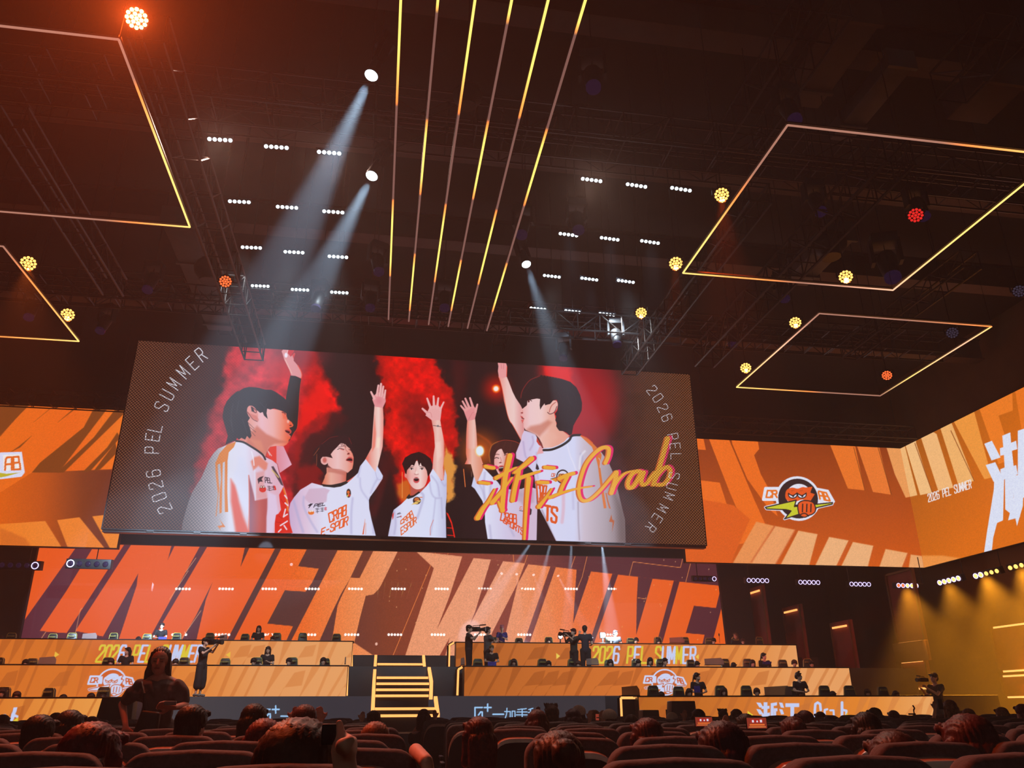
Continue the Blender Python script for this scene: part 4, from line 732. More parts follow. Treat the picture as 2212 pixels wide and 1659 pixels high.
def panel(name, O, Uv, Vv, nu, nv, fn, m, parent=None, plane=None):
    """a flat LED surface: corner O, edges Uv and Vv; fn paints its canvas"""
    u = np.linspace(0, 1, nu); v = np.linspace(0, 1, nv); UU, VV = np.meshgrid(u, v)
    P = np.asarray(O)+UU[..., None]*np.asarray(Uv)+VV[..., None]*np.asarray(Vv); P = P.reshape(-1, 3)
    q = P-CP; w = q @ FX; X = CXP+F*(q @ RX)/w; Y = CYP-F*(q @ UX)/w
    cv = Canvas(X, Y, (0, 0, 0)); cv.A = np.zeros(len(X)); fn(cv, P)
    me = bpy.data.meshes.new(name); nvt = nu*nv; nf = (nu-1)*(nv-1)
    me.vertices.add(nvt); me.vertices.foreach_set('co', (P-np.asarray(O)).ravel())
    i = np.arange(nvt).reshape(nv, nu); q4 = np.stack([i[:-1, :-1], i[:-1, 1:], i[1:, 1:], i[1:, :-1]], -1).reshape(-1, 4)
    me.loops.add(nf*4); me.loops.foreach_set('vertex_index', q4.ravel().astype(np.int32))
    me.polygons.add(nf); me.polygons.foreach_set('loop_start', (np.arange(nf)*4).astype(np.int32))
    me.update(); me.validate()
    at = me.color_attributes.new('Col', 'FLOAT_COLOR', 'POINT'); C4 = np.ones((nvt, 4), np.float32); C4[:, :3] = srgb2lin(np.clip(cv.C, 0, 1)); C4[:, 3] = cv.A
    at.data.foreach_set('color', C4.ravel()); me.materials.append(m)
    o = bpy.data.objects.new(name, me); COL.objects.link(o); o.location = Vector([float(a) for a in O])
    if parent is not None: o.parent = parent; o.location = o.location-parent.location
    return o
def colour_tube(name, pts, cols, r, m, parent=None, n=6):
    """round or square tube along pts whose light differs from point to point"""
    pts = np.asarray(pts, float); V = []; Cc = []; d = pts[-1]-pts[0]; u, v, _ = MB.frame(d); t = np.linspace(0, 2*math.pi, n, endpoint=False)+math.pi/n
    R = (np.outer(np.cos(t), u)+np.outer(np.sin(t), v))*r
    for p, c in zip(pts, cols): V.append(p+R); Cc += [c]*n
    V = np.vstack(V); k = len(pts); Fs = [(j*n+i, j*n+(i+1) % n, (j+1)*n+(i+1) % n, (j+1)*n+i) for j in range(k-1) for i in range(n)]+[tuple(range(n-1, -1, -1)), tuple(range((k-1)*n, k*n))]
    me = bpy.data.meshes.new(name); me.from_pydata(V.tolist(), [], Fs); me.update()
    at = me.color_attributes.new('Col', 'FLOAT_COLOR', 'POINT'); C4 = np.ones((len(V), 4), np.float32); C4[:, :3] = srgb2lin(np.array(Cc)/255.0)
    at.data.foreach_set('color', C4.ravel()); me.materials.append(m)
    o = bpy.data.objects.new(name, me); COL.objects.link(o)
    if parent is not None: o.parent = parent
    return o
def spot(name, loc, target, energy, col, angle, blend=.3, r=.05, parent=None):
    d = bpy.data.lights.new(name, 'SPOT'); d.energy = energy; d.color = tuple(srgb2lin(np.array(col)/255.0)); d.spot_size = math.radians(angle); d.spot_blend = blend; d.shadow_soft_size = r
    o = bpy.data.objects.new(name, d); COL.objects.link(o); v = Vector([float(b-a) for a, b in zip(loc, target)])
    o.location = Vector([float(a) for a in loc]); o.rotation_euler = v.to_track_quat('-Z', 'Y').to_euler(); return o
# ---------------------------------------------------------------- hall
K_floor = mat('dark_carpet', (46, 34, 34), .9, var=.25, scale=3); K_wall = mat('black_hall_wall', (34, 30, 32), .85, scale=1.5); K_ceil = mat('black_ceiling', (17, 14, 13), .9, var=.3, scale=1.2)
K_side = mat('brown_side_wall', (112, 80, 52), .75, scale=1.0); K_black = mat('black_paint', (20, 19, 21), .55); K_steel = mat('dark_steel', (62, 56, 54), .38, .8, scale=20)
K_riser = mat('grey_black_riser', (52, 50, 56), .5, scale=2); K_flat = mat('maroon_flat', (132, 66, 58), .7, scale=1.5); K_desk = mat('desk_black', (30, 28, 32), .4)
XL, XR, YB, YF, ZC = -24.0, 25.9, -18.0, 44.0, 17.0
def slab(name, x0, x1, y0, y1, z0, z1, m, kind='structure'):
    o = MB().box(((x0+x1)/2, (y0+y1)/2, (z0+z1)/2), (x1-x0, y1-y0, z1-z0)).build(name, m); tag(o, kind=kind); return o
slab('floor', XL, XR, YB, YF, -.3, 0, K_floor); slab('ceiling', XL, XR, YB, YF, ZC, ZC+.3, K_ceil)
slab('wall_left', XL-.3, XL, YB, YF, 0, ZC, K_wall); slab('wall_right', XR, XR+.3, YB, YF, 0, ZC, K_side)
slab('wall_back', XL, XR, YB-.3, YB, 0, ZC, K_wall); slab('wall_front', XL, XR, YF, YF+.3, 0, ZC, K_wall)
# the deck tiers: z of each tier
ZD3, ZD2, ZD1, ZD0 = .63, 1.62, 2.72, 3.36
def tier(name, x0, x1, y0, y1, z1, lab):
    o = MB().box(((x0+x1)/2, (y0+y1)/2, z1/2+.0), (x1-x0, y1-y0, z1)).build(name, K_riser, bevel=.01); return tag(o, kind='structure', label=lab)
tier('floor_tier', -14.5, 22, 23.2, 27.2, ZD3, 'low black stage tier behind the front desks')
tier('floor_tier', -15.5, 22, 27.2, 31.6, ZD2, 'middle black stage tier'); tier('floor_tier', -15.5, 22, 31.6, 35.6, ZD1, 'upper black stage tier'); tier('floor_tier', -15.5, 20, 35.6, 37.4, ZD0, 'top black stage tier below the LED wall')
# grey fronts of the tiers around the stairs
m_face = screen_mat('glowing_grey_banner', 1., rough=.6)  # stage front glows in its painted grey, though it is no screen
face = panel('stage_front_panel', (-6.4, 27.14, .63), (13.9, 0, 0), (0, 0, .99), 900, 70, lambda cv, P: paint_face(cv), m_face)
tag(face, 'grey stage front panel between the stairs and desks with pale blue plus sign and characters', 'stage front')
# backdrop LED wall
W0 = atY(85, 1168, 36.5)
K_led = screen_mat('led_wall_surface', 1.0, gloss=True, rough=.012); K_led2 = screen_mat('led_wing_surface', 1.0, rough=.35); K_net = screen_mat('led_centre_surface', 1.0, net=True, rough=.35); K_band = screen_mat('led_band_surface', .95, rough=.4)
led = empty('led_wall', (-14.6, 36.5, 3.36), 0, 'wide orange LED wall spelling WINNER behind the upper desks', 'LED wall')
# its outline leans inwards at the left as in the venue: built as a masked rectangle with black side curtains in front
panel('screen_surface', (-15.6, 36.5, 3.36), (31.7, 0, 0), (0, 0, 8.7), 1500, 300, lambda cv, P: paint_stage(cv), K_led, led)
MB().box((.2-led.location.x+.05, .25, 4.4), (31.9, .3, 8.9)).build('cabinet', K_black, led)
slab('wall_header', float(atY(250, 1180, 35.4)[0]), float(atY(1482, 1200, 35.4)[0]), 35.4, 35.6, float(atY(900, 1191, 35.4)[2]), 12.6, K_wall)
# black curtains left and right of the LED wall
def curtain(P, lab):
    o = MB().prism(P, 35.9, 36.1).build('wall_masking', K_wall); return tag(o, kind='structure', label=lab)
a0, a1 = atY(82.7, 1183, 36), atY(42, 1385, 36); b0, b1 = atY(1548, 1215, 36), atY(1571, 1400, 36)
dx = (a0[0]-a1[0])/(a0[2]-a1[2])
curtain([(XL, 3.0), (a1[0]-dx*(a1[2]-3.0), 3.0), (a0[0]+dx*(12-a0[2]), 12), (XL, 12)], 'black masking left of the LED wall')
curtain([(b1[0], 3.0), (17.2, 3.0), (17.2, 12), (b0[0], 12), (b0[0], b0[2])], 'black masking right of the LED wall')
# wings and side screen
def led_screen(lab, O, Uv, Vv, nu, nv, fn, m, depth, cat='LED screen', name='led_screen', thick=.25):
    e = empty(name, O, 0, lab, cat); panel('screen_surface', O, Uv, Vv, nu, nv, fn, m, e)
    U = np.asarray(Uv, float); V = np.asarray(Vv, float); D = np.asarray(depth, float)
    V8 = np.array([[a*U+b*V+c*D*thick+D*.02 for c in (0, 1)] for a in (-.002, 1.002) for b in (-.004, 1.004)]).reshape(-1, 3)
    MB().add(V8, [(0,1,3,2),(4,6,7,5),(0,4,5,1),(2,3,7,6),(0,2,6,4),(1,5,7,3)]).build('cabinet', K_black, e); return e
def rect_on(Y, pts):
    q = [atY(x, y, Y) for x, y in pts]; x0 = (q[0][0]+q[3][0])/2; x1 = (q[1][0]+q[2][0])/2; z1 = (q[0][2]+q[1][2])/2; z0 = (q[2][2]+q[3][2])/2; return x0, x1, z0, z1
x0, x1, z0, z1 = rect_on(31, [(300, 730), (1495, 815), (1521, 1180), (222, 1138)]); BIG = (x0, x1, z0, z1)
big = led_screen('huge centre LED screen showing five cheering young men in white jerseys over red smoke', (x0, 31, z0), (x1-x0, 0, 0), (0, 0, z1-z0), 1500, 540, lambda cv, P: paint_big(cv, P[:, 0], P[:, 2]), K_net, (0, 1, 0), thick=.35)
t = MB(); t.box(((x1-x0)/2, .2, -.09), (x1-x0, .3, .06)); [t.box(((x1-x0)*k/14, .1, -.06), (.25, .2, .05)) for k in range(1, 14)]; t.build('lower_rail', K_steel, big)
for k in range(6): MB().tube(((x1-x0)*(k+.5)/6, .3, z1-z0), ((x1-x0)*(k+.5)/6, .3, ZC-z0), .015, 5).build('hanging_cable', K_steel, big)
q0, q1 = atY(1482, 1211, 34), atY(1945, 970, 34); zb = atY(1700, 1219, 34)[2]; zt = atY(1700, 957, 34)[2]; XC = 25.11
led_screen('right wing LED screen with the round badge between CR and AB tags', (q0[0], 34, zb), (XC-q0[0], 0, 0), (0, 0, zt-zb), 560, 300, lambda cv, P: wing_right(cv), K_led2, (0, 1, 0))
yn = atX(2300, 830, XC)[1]
led_screen('side LED screen along the right wall with big white characters', (XC, 34, zb), (0, yn-34, 0), (0, 0, zt-zb), 420, 380, lambda cv, P: wing_side(cv), K_led2, (1, 0, 0))
q2 = atY(252, 1184, 34)
led_screen('left wing LED screen with orange slanted stripes and the edge of a badge', (XL+.3, 34, zb), (q2[0]-XL-.3, 0, 0), (0, 0, zt-zb), 520, 300, lambda cv, P: wing_left(cv), K_led2, (0, 1, 0))
# ---------------------------------------------------------------- desk rows, stairs
LED_O = (255, 170, 92)
m_led = mat('orange_led_line', (200, 120, 60), .4, emis=LED_O, estr=1.6)
def desk(name, lab, X0, X1, Y, zb, zt, fn, nu, nv, slant=0, end=1):
    """long desk with an LED front; end: which end is seen (+1 right, -1 left)"""
    e = empty(name, (X0, Y, zb), 0, lab, 'desk', 'LED fronted desk rows')
    panel('led_front', (X0, Y, zb), (X1-X0, 0, 0), (0, 0, zt-zb-.04), nu, nv, lambda cv, P: fn(cv), K_band, e)
    L = X1-X0; h = zt-zb
    MB().box((L/2, .04, h/2-.02), (L+.04, .06, h-.05)).build('front_cabinet', K_desk, e)
    MB().box((L/2, .42, h-.015), (L+.1, .86, .035)).build('desk_top', K_desk, e, bevel=.008)
    for s, x in ((-1, 0.04), (1, L-.04)): MB().box((x, .42, h/2-.02), (.05, .8, h-.05)).build('side_panel', K_desk, e)
    return e
def zat(y, Y, x=900): return float(atY(x, y, Y)[2])
z1t, z1b, z2t, z2b, z3t, z3b = zat(1385.5, 32.8), ZD1, zat(1437.5, 28), ZD2, zat(1504, 24), ZD3
XA = lambda x, y, Y: float(atY(x, y, Y)[0])
desk('long_desk', 'top left desk row with 2026 PEL SUMMER lettering on its orange LED front', -16.5, XA(760, 1410, 32.8), 32.8, z1b, z1t, front_11, 800, 60)
desk('long_desk', 'middle left desk row with white round badge on its orange LED front', -15.0, XA(749, 1470, 28), 28, z2b, z2t, front_21, 800, 76)
desk('long_desk', 'bottom left desk row whose orange LED front ends in a white letter b', -14.0, XA(262, 1530, 24), 24, z3b, z3t, front_31, 420, 90)
desk('long_desk', 'top right desk row with 2026 PEL SUMMER lettering on its orange LED front', XA(985, 1410, 32.8), XA(1722, 1415, 32.8), 32.8, z1b, z1t, front_12, 800, 60)
desk('long_desk', 'middle right desk row with white round badge on its orange LED front', XA(1003, 1470, 28), XA(1838, 1470, 28), 28, z2b, z2t, front_22, 880, 76)
desk('long_desk', 'bottom right desk row with two white characters and Crab on its LED front', XA(1381, 1530, 24), XA(2020, 1530, 24), 24, z3b, z3t, front_32, 700, 90)
# thin LED frames at the inner desk ends
def led_frame(lab, pts, Y, r=.035, dy=0):
    P = [atY(x, y, Y) for x, y in pts]; e = empty('led_edge_frame', P[0], 0, lab, 'light strip')
    MB().path([tuple(p-P[0]) for p in P], r, 4).build('light_line', m_led, e)
    MB().path([tuple(p-P[0]+np.array((-.03, .06, 0))) for p in P], r+.03, 4).build('channel', K_black, e); return e
led_frame('upright orange LED strip at the inner end of top left desk', [(760, 1386), (760, 1441)], 33.2)
led_frame('upright orange LED strip at the inner end of middle left desk', [(751, 1440), (749, 1503)], 28.4)
led_frame('bent orange LED strip at the inner end of top right desk', [(981, 1388), (971, 1394), (970, 1441)], 33.2)
led_frame('bent orange LED strip at the inner end of middle right desk', [(999, 1441), (990, 1446), (988, 1502)], 28.4)
led_frame('orange LED frame round the dark gap left of bottom right desk', [(1376, 1507.5), (1341, 1507.5), (1343, 1552)], 24.4)
MB().box((XA(1360, 1530, 24.5), 24.55, (z3b+z3t)/2), (.55, .1, z3t-z3b)).build('desk_end_panel', K_black).update_tag()
tag(bpy.data.objects['desk_end_panel'], 'narrow black panel at left end of bottom right desk', 'panel')
# stairs: three flights with LED nosings
st = empty('stage_stairs', (1.2, 27.1, 0), 0, 'black stage stairs with glowing orange LED nosings and side strips', 'stairs')
stm = MB(); lm = []
def sp(x, y, Y): return atY(x, y, Y)
def flight(y0, y1, z0, z1, n, xl, xr):
    for k in range(n):
        z = z0+(z1-z0)*(k+1)/n; y = y0+(y1-y0)*k/n
        stm.box(((xl+xr)/2-1.2, (y+y1)/2-27.1, z/2), (xr-xl, y1-y+.02, z))
        lm.append(((xl, y-.03, z-.04), (xr, y-.03, z-.04)))
yl = [(1529, 26.0, -1), (1544, 25.6, -1), (1501, 26.6, 0), (1488, 27.3, 0), (1475, 28.0, 0), (1462, 28.7, 0), (1433, 31.8, 0)]
for (yy, Y, _), (xa, xb) in zip([(1544, 25.3, 0), (1529, 25.9, 0), (1501, 27.0, 0), (1488, 27.9, 0), (1475, 28.8, 0), (1462, 29.7, 0), (1433, 31.9, 0)],
                                [(808, 942), (810, 939), (811, 926), (812, 926.5), (813, 927), (814, 925), (815, 914)]):
    A, B = sp(xa, yy, Y), sp(xb, yy, Y)
    stm.box(((A[0]+B[0])/2-1.2, (Y+36)/2+.03-27.1, (A[2]+.02)/2), (B[0]-A[0], 36-Y, A[2]+.02)); lm.append((A, B))
stm.build('steps', K_riser, st)
for A, B in lm: MB().box(((A[0]+B[0])/2-1.2, A[1]-.02-27.1, A[2]-.03), (B[0]-A[0], .05, .075)).build('led_nosing', m_led, st)
for P in ([(812, 1414.5, 35), (808, 1471, 29.3)], [(808, 1471, 29.2), (805, 1540, 25.2)], [(915, 1415, 35), (917, 1441, 31.7)], [(927, 1441, 31.5), (932, 1471, 29)], [(932, 1471, 28.9), (931, 1505, 26.9)], [(941, 1504, 26.8), (946, 1543, 25.2)]):
    A, B = (sp(*q)-np.array((1.2, 27.1, 0)) for q in P)
    d = B-A; MB().add(np.array([A+(-.055, 0, 0), A+(.055, 0, 0), B+(.055, 0, 0), B+(-.055, 0, 0), A+(-.055, .06, -.08), A+(.055, .06, -.08), B+(.055, .06, -.08), B+(-.055, .06, -.08)]), [(0,1,2,3),(7,6,5,4),(0,4,5,1),(1,5,6,2),(2,6,7,3),(3,7,4,0)]).build('side_strip', m_led, st)
# maroon flats in the wings and framed panels on the side wall
def yline(xpx, ypx, X): return atX(xpx, ypx, X)
def flat(lab, X, xa, xb, ytop, zb, lit=True):
    A = atX(xa, ytop, X); Bp = atX(xb, ytop, X); e = empty('stage_flat', (X, (A[1]+Bp[1])/2, 0), 0, lab, 'stage flat', 'tall stage flats behind the right desks')
    w = abs(A[1]-Bp[1]); z = A[2]
    MB().box((.06, 0, z/2+zb/2), (.12, w+.5, z-zb+.25)).build('board', K_flat, e, bevel=.01)
    MB().box((-.02, -w/2-.2, z/2+zb/2), (.06, .07, z-zb+.2)).build('side_batten', K_side, e); MB().box((-.02, w/2+.2, z/2+zb/2), (.06, .07, z-zb+.2)).build('side_batten', K_side, e)
    if lit: MB().box((-.06, 0, z-.12), (.05, w, .08)).build('led_line', m_led, e)
    return e
flat('far left maroon stage flat with short orange light line at its top', 17.6, 1620, 1643, 1277, 2.0)
flat('second maroon stage flat with orange light line, left of the widest gap', 19.2, 1696, 1724, 1318, 2.0)
flat('third maroon stage flat with orange light line, nearest the bottom desk end', 20.6, 1800, 1831, 1351, 1.0)
def wall_frame(lab, X, xa, xb, yt, yb, lines, extra=None):
    A = atX(xa, yt, X); Bq = atX(xb, yt, X); Cq = atX(xa, yb, X); e = empty('framed_wall_panel', (X, A[1], 0), 0, lab, 'wall panel', 'framed panels on the side wall')
    y0, y1 = Bq[1]-A[1], 0; zt_, zb_ = A[2], Cq[2]
    MB().box((.06, (y0+y1)/2, (zt_+zb_)/2), (.1, abs(y0), zt_-zb_)).build('board', K_flat, e)
    fr = MB()
    for yy in (y0, y1): fr.box((0, yy, (zt_+zb_)/2), (.12, .09, zt_-zb_+.1))
    for zz in (zt_, zb_): fr.box((0, (y0+y1)/2, zz), (.12, abs(y0), .09))
    fr.build('frame', K_side, e)
    for (lx, ly) in lines:
        z = atX(lx, ly, X)[2]; MB().box((-.06, (y0+y1)/2, z), (.05, abs(y0)*.84, .07)).build('led_line', m_led, e)
    return e
wall_frame('tall upright wall panel with an orange line at its foot, right of the flats', 22.6, 1914, 1972, 1243, 1393, [(1945, 1391)])
wall_frame('square wall panel framed by two orange lines below the tall panel', 22.6, 1946, 2000, 1428, 1492, [(1972, 1429), (1975, 1488)])
b_ = atX(1940, 1398, 22.5); c_ = atX(2000, 1398, 22.5)
o = MB().box((22.45, (b_[1]+c_[1])/2, atX(1970, 1408, 22.5)[2]), (.14, abs(b_[1]-c_[1])+.4, .8)).build('wall_box', K_side, bevel=.02); tag(o, 'plain brown box between the tall and square wall panels', 'box')
XW = 25.6
wall_frame('large side wall panel at right edge with an orange line at its top', XW, 2138, 2300, 1358, 1450, [(2180, 1352), (2180, 1450)])
wall_frame('lower side wall panel at right edge between two orange lines', XW, 2160, 2300, 1461, 1506, [(2190, 1460), (2190, 1506)])
# ---------------------------------------------------------------- overhead rig
m_strip = screen_mat('led_strip_light', 1.5, rough=.4)
m_lens = mat('white_hot_lens', (255, 255, 255), .3, emis=(226, 246, 255), estr=5.0); m_ring = mat('white_ring_light', (240, 240, 250), .4, emis=(206, 196, 255), estr=2.2)
m_am = mat('amber_lens', (255, 190, 90), .3, emis=(255, 184, 92), estr=2.6); m_amb = mat('amber_lens_bright', (255, 190, 90), .3, emis=(255, 196, 110), estr=14.0)
m_or = mat('orange_lens', (255, 120, 60), .3, emis=(255, 112, 56), estr=1.3); m_rd = mat('red_lens', (220, 40, 40), .3, emis=(230, 40, 36), estr=1.0); m_off = mat('unlit_lens_faint_glow', (120, 116, 140), .15, var=.05, emis=(90, 84, 110), estr=.25)  # lens of the switched-off heads is given a weak glow of its own
m_dklens = mat('dark_glass_lens_faint_glow', (28, 24, 40), .1, emis=(26, 14, 44), estr=.6)  # dark glass with a faint violet glow added, also on lenses that are off
DIM = (104, 72, 66); OG = (250, 132, 60); YL_ = (255, 226, 110)
def lerp(a, b, t): return tuple(a[i]+(b[i]-a[i])*t for i in range(3))
def lit_bar(s, ivals):             # colour at s from the list of lit stretches (start, end)
    for a, b in ivals:
        if a <= s <= b:
            t = min(s-a, b-s)/((b-a)/2); return lerp(OG, YL_, min(1, t*2.2))
    return DIM
HB = 10.0
ends = [((864, 0), (840, 690)), ((944, 0), (884, 694)), ((1024, 0), (927, 701)), ((1104, 0), (969, 705)), ((1184, 0), (1010, 709)), ((1266, 0), (1051, 714))]
names = ['leftmost', 'second', 'third', 'fourth', 'fifth', 'rightmost']
lits = [[(-200, 222), (431, 597)], [(-60, 25), (254, 415), (548, 668)], [(-200, 240), (442, 606)], [(-60, 48), (262, 430), (560, 670)], [(-200, 256), (455, 613)], [(-60, 70), (277, 440), (566, 672)]]
for (pa, pb), nm, iv in zip(ends, names, lits):
    B_ = atZ(*pb, HB); xx = (atZ(*pa, HB)[0]+B_[0])/2; y1 = B_[1]; y0 = 3.0
    ss = np.linspace(y0, y1, 160); Pp = [(xx, s, HB) for s in ss]; cc = []
    iw = []
    for a, b in iv:
        ya = atZ(pa[0]+(pb[0]-pa[0])*a/pb[1], a, HB)[1] if a > -100 else 5.2; yb = atZ(pa[0]+(pb[0]-pa[0])*b/pb[1], b, HB)[1]; iw.append((ya, yb))
    for s in ss: cc.append(lit_bar(s, iw))
    e = empty('light_bar', (xx, y1, HB), 0, f'{nm} of the six long LED bars running overhead to the centre screen', 'light bar', 'six long LED bars overhead')
    o = colour_tube('tube', np.array(Pp)-np.array((xx, y1, HB)), cc, .02, m_strip, e)
    MB().box((0, (y0-y1)/2, .045), (.05, y1-y0, .03)).build('profile', K_steel, e)
def frame4(lab, H, corners, cols, drop=None):
    P = [atZ(x, y, H) for x, y in corners]
    # squared to the hall's axes
    xl = (P[0][0]+P[1][0])/2; xr = (P[2][0]+P[3][0])/2; yn = (P[0][1]+P[3][1])/2; yf = (P[1][1]+P[2][1])/2
    Q = [np.array(q) for q in ((xl, yn, H), (xl, yf, H), (xr, yf, H), (xr, yn, H))]; C = (Q[0]+Q[2])/2
    e = empty('rectangular_light_frame', C, 0, lab, 'light frame', 'rectangular LED frames overhead')
    for k in range(4):
        a, b = Q[k], Q[(k+1) % 4]; t = np.linspace(0, 1, 40); st_ = cols[k]
        cs = [tuple(np.interp(u, [s[0] for s in st_], [s[1][i] for s in st_]) for i in range(3)) for u in t]
        colour_tube('tube', [a+(b-a)*u-C for u in t], cs, .018, m_strip, e); d = b-a
        MB().box(tuple((a+b)/2-C+np.array((0, 0, .05))), (max(abs(d[0]), .05), max(abs(d[1]), .05), .03)).build('profile', K_steel, e)
    for q in Q: MB().tube(tuple(q-C+(0, 0, .05)), tuple(q-C+(0, 0, ZC-H)), .006, 4).build('hanging_wire', K_steel, e)
D1, Or, Yo, Pk = (150, 104, 88), (250, 140, 70), (255, 214, 120), (250, 186, 150)
frame4('near right LED frame, the larger tilted quadrilateral at upper right', 10.0, [(1699.5, 269), (1477, 590.4), (1905.7, 624.8), (2316, 341)], [[(0, D1), (.25, D1), (.4, Or), (.7, Yo), (1, Yo)], [(0, Yo), (.4, Or), (.55, D1), (1, Pk)], [(0, Pk), (.4, Yo), (1, Yo)], [(0, Yo), (.35, Or), (.45, D1), (1, D1)]])
frame4('far right LED frame above the badge screen', 10.0, [(1770, 677), (1590, 837.5), (1900, 854), (2145, 706)], [[(0, D1), (.4, Pk), (1, Yo)], [(0, Yo), (.5, Or), (.6, D1), (1, D1)], [(0, D1), (.3, Yo), (.8, Pk), (1, Yo)], [(0, Or), (.5, D1), (1, D1)]])
frame4('near left LED frame at upper left edge of the ceiling', 10.0, [(-190, 32), (-130, 444), (408.7, 492.6), (260.4, 87.9)], [[(0, D1), (1, D1)], [(0, D1), (.55, D1), (.72, Or), (1, Yo)], [(0, Yo), (.5, Yo), (.8, Or), (.84, D1), (1, D1)], [(0, D1), (1, D1)]])
frame4('far left LED frame cut by the left picture edge', 10.0, [(-250, 560), (-160, 714), (168, 740.5), (-30, 478)], [[(0, D1), (1, D1)], [(0, D1), (.4, Or), (1, Yo)], [(0, Yo), (.7, Or), (1, D1)], [(0, D1), (1, D1)]])
# ---- fixtures
def aim(e, d):                     # turn local +Z of the fixture towards d
    e.rotation_euler = Vector([float(a) for a in d]).to_track_quat('Z', 'Y').to_euler()
def make_bar5(lens, ring=None, ringpat=None, r=.062, pitch=.135):
    e = empty('five_lamp_fixture', (0, 0, 0))
    MB().box((0, 0, -.09 if r < .08 else -.135), (pitch*5+.04, .17 if r < .08 else .25, .14 if r < .08 else .22)).build('housing', K_black, e, bevel=.01)
    MB().box((0, .0, -.2), (.3, .06, .1)).tube((0, 0, -.2), (0, 0, -.42), .02, 6).build('bracket', K_steel, e)
    for k in range(5):
        x = (k-2)*pitch; m = lens[k] if isinstance(lens, (list, tuple)) else lens
        o = MB().ball((x, 0, -.01), (r*.86, r*.86, r*.35), 14, 6).build('lens', m, e, smooth=True)
        if ring and (ringpat is None or k in ringpat):
            rr = MB(); t = np.linspace(0, 2*math.pi, 17)
            for a, b in zip(t[:-1], t[1:]): rr.tube((x+math.cos(a)*r*1.02, math.sin(a)*r*1.02, .012), (x+math.cos(b)*r*1.02, math.sin(b)*r*1.02, .012), .011, 5)
            rr.build('ring_light', ring, o)
    return e
protoW = make_bar5(m_lens)
def put5(src, P, d, lab, group, first=[]):
    o = src if src.name not in first else copy_tree(src)
    first.append(src.name); o.location = Vector([float(a) for a in P])
    # x axis stays level, z axis points along d
    z = Vector([float(a) for a in d]).normalized(); x = Vector((1, 0, 0)); x = (x-z*x.dot(z)).normalized(); y = z.cross(x)
    o.rotation_euler = Matrix((x, y, z)).transposed().to_euler(); return tag(o, lab, 'stage light', group)
HL = 12.6
L_ = [[(475, 302), (597, 318), (711, 330)], [(517, 436), (620, 448), (720, 458)], [(543, 535), (635, 545), (730, 555)], [(562, 618), (648, 626), (733, 632)]]
R_ = [[(1278, 389), (1375, 401), (1471, 409)], [(1228, 507), (1317, 516), (1404, 523)], [(1192, 597), (1273, 603), (1352, 608)], [(1162, 667), (1237, 673), (1311, 679)]]
rows = ['top', 'second', 'third', 'bottom']; colsn = ['left', 'middle', 'right']
for side, G_ in (('left', L_), ('right', R_)):
    for r_i, rw in enumerate(G_):
        for c_i, (x, y) in enumerate(rw):
            P = atZ(x, y, HL); d = (CP-P)/np.linalg.norm(CP-P); d = d*1.0+np.array((0, -.1, -.5))
            # nearer rows are smaller in the venue: scale keeps their measured width
            o = put5(protoW, P, d, f'five white lamps, {colsn[c_i]} of three in the {rows[r_i]} row of the {side} grid', f'{side} grid of five-lamp fixtures')
            wpx = {0: 52, 1: 47, 2: 44, 3: 39}[r_i] if side == 'left' else {0: 47, 1: 43, 2: 39, 3: 36}[r_i]
            q = (P-CP) @ FX; o.scale = (wpx*q/F/.66,)*3
# lamps over the rear stalls, seen mirrored in the glossy LED wall
protoB = make_bar5(mat('white_rear_lens', (255, 255, 255), .3, emis=(255, 250, 244), estr=16.0))
ORD = ['first', 'second', 'third', 'fourth', 'fifth', 'sixth', 'seventh', 'eighth', 'ninth', 'tenth', 'eleventh']
for hh, yy in ((1272, 0), (1371, 1)):
    for i in range(11):
        xp = 395+93.2*i+(0 if yy == 0 else -8)
        Yv = 36.5*2+14.0; P = atY(xp, hh, Yv); P = np.array((P[0], 73-P[1], P[2]))
        o = put5(protoB, P, (0, 1, -.08), f'white lamps over rear stalls, {["upper","lower"][yy]} row, {ORD[i]} from left, mirrored in LED wall', 'rear stalls lamps mirrored in the LED wall')
        o.scale = (2.35, 2.35, 2.35)
# hung below the wing screens
def under(x, y, lens, ring, pat, lab, Y=33.2, side=False, sc=1.0):
    src = make_bar5(lens, ring, pat, r=.085, pitch=.21)
    P = atY(x, y, Y) if not side else atX(x, y, 24.4)
    if not side: o = put5(src, P, (0, -1, -.12), lab, 'five-lamp fixtures below the wing screens')
    else:
        o = tag(src, lab, 'stage light', 'five-lamp fixtures below the wing screens'); o.location = Vector([float(a) for a in P])
        z = Vector((-1, -.25, -.25)).normalized(); x_ = Vector((0, -1, 0)); x_ = (x_-z*x_.dot(z)).normalized(); o.rotation_euler = Matrix((x_, z.cross(x_), z)).transposed().to_euler()
    o.scale = (sc,)*3; return o
under(40, 1221, m_dklens, m_ring, [4], 'five-lamp fixture at the left edge with one ring lit', sc=1.4)
under(190, 1218, m_dklens, m_ring, [0], 'dark five-lamp fixture with only its left ring lit', sc=1.5)
under(1523, 1250, m_dklens, m_ring, [4], 'dark five-lamp fixture with only its right ring lit, beside the LED wall', sc=1.0)
under(1637, 1254, m_dklens, m_ring, None, 'five white ring lights, first full set right of the LED wall')
under(1748, 1258, m_dklens, m_ring, None, 'five white ring lights, second full set right of the LED wall')
under(1858, 1262, m_dklens, m_ring, None, 'five white ring lights, third full set right of the LED wall')
under(1960, 1265, [m_or, m_or, m_am, m_am, m_am], m_ring, None, 'five ringed amber lamps just left of the screen corner', Y=31.6)
under(2050, 1254, [m_am, m_am, m_am, m_am, m_am], m_ring, None, 'five ringed amber lamps, first set under the side screen', side=True, sc=1.15)
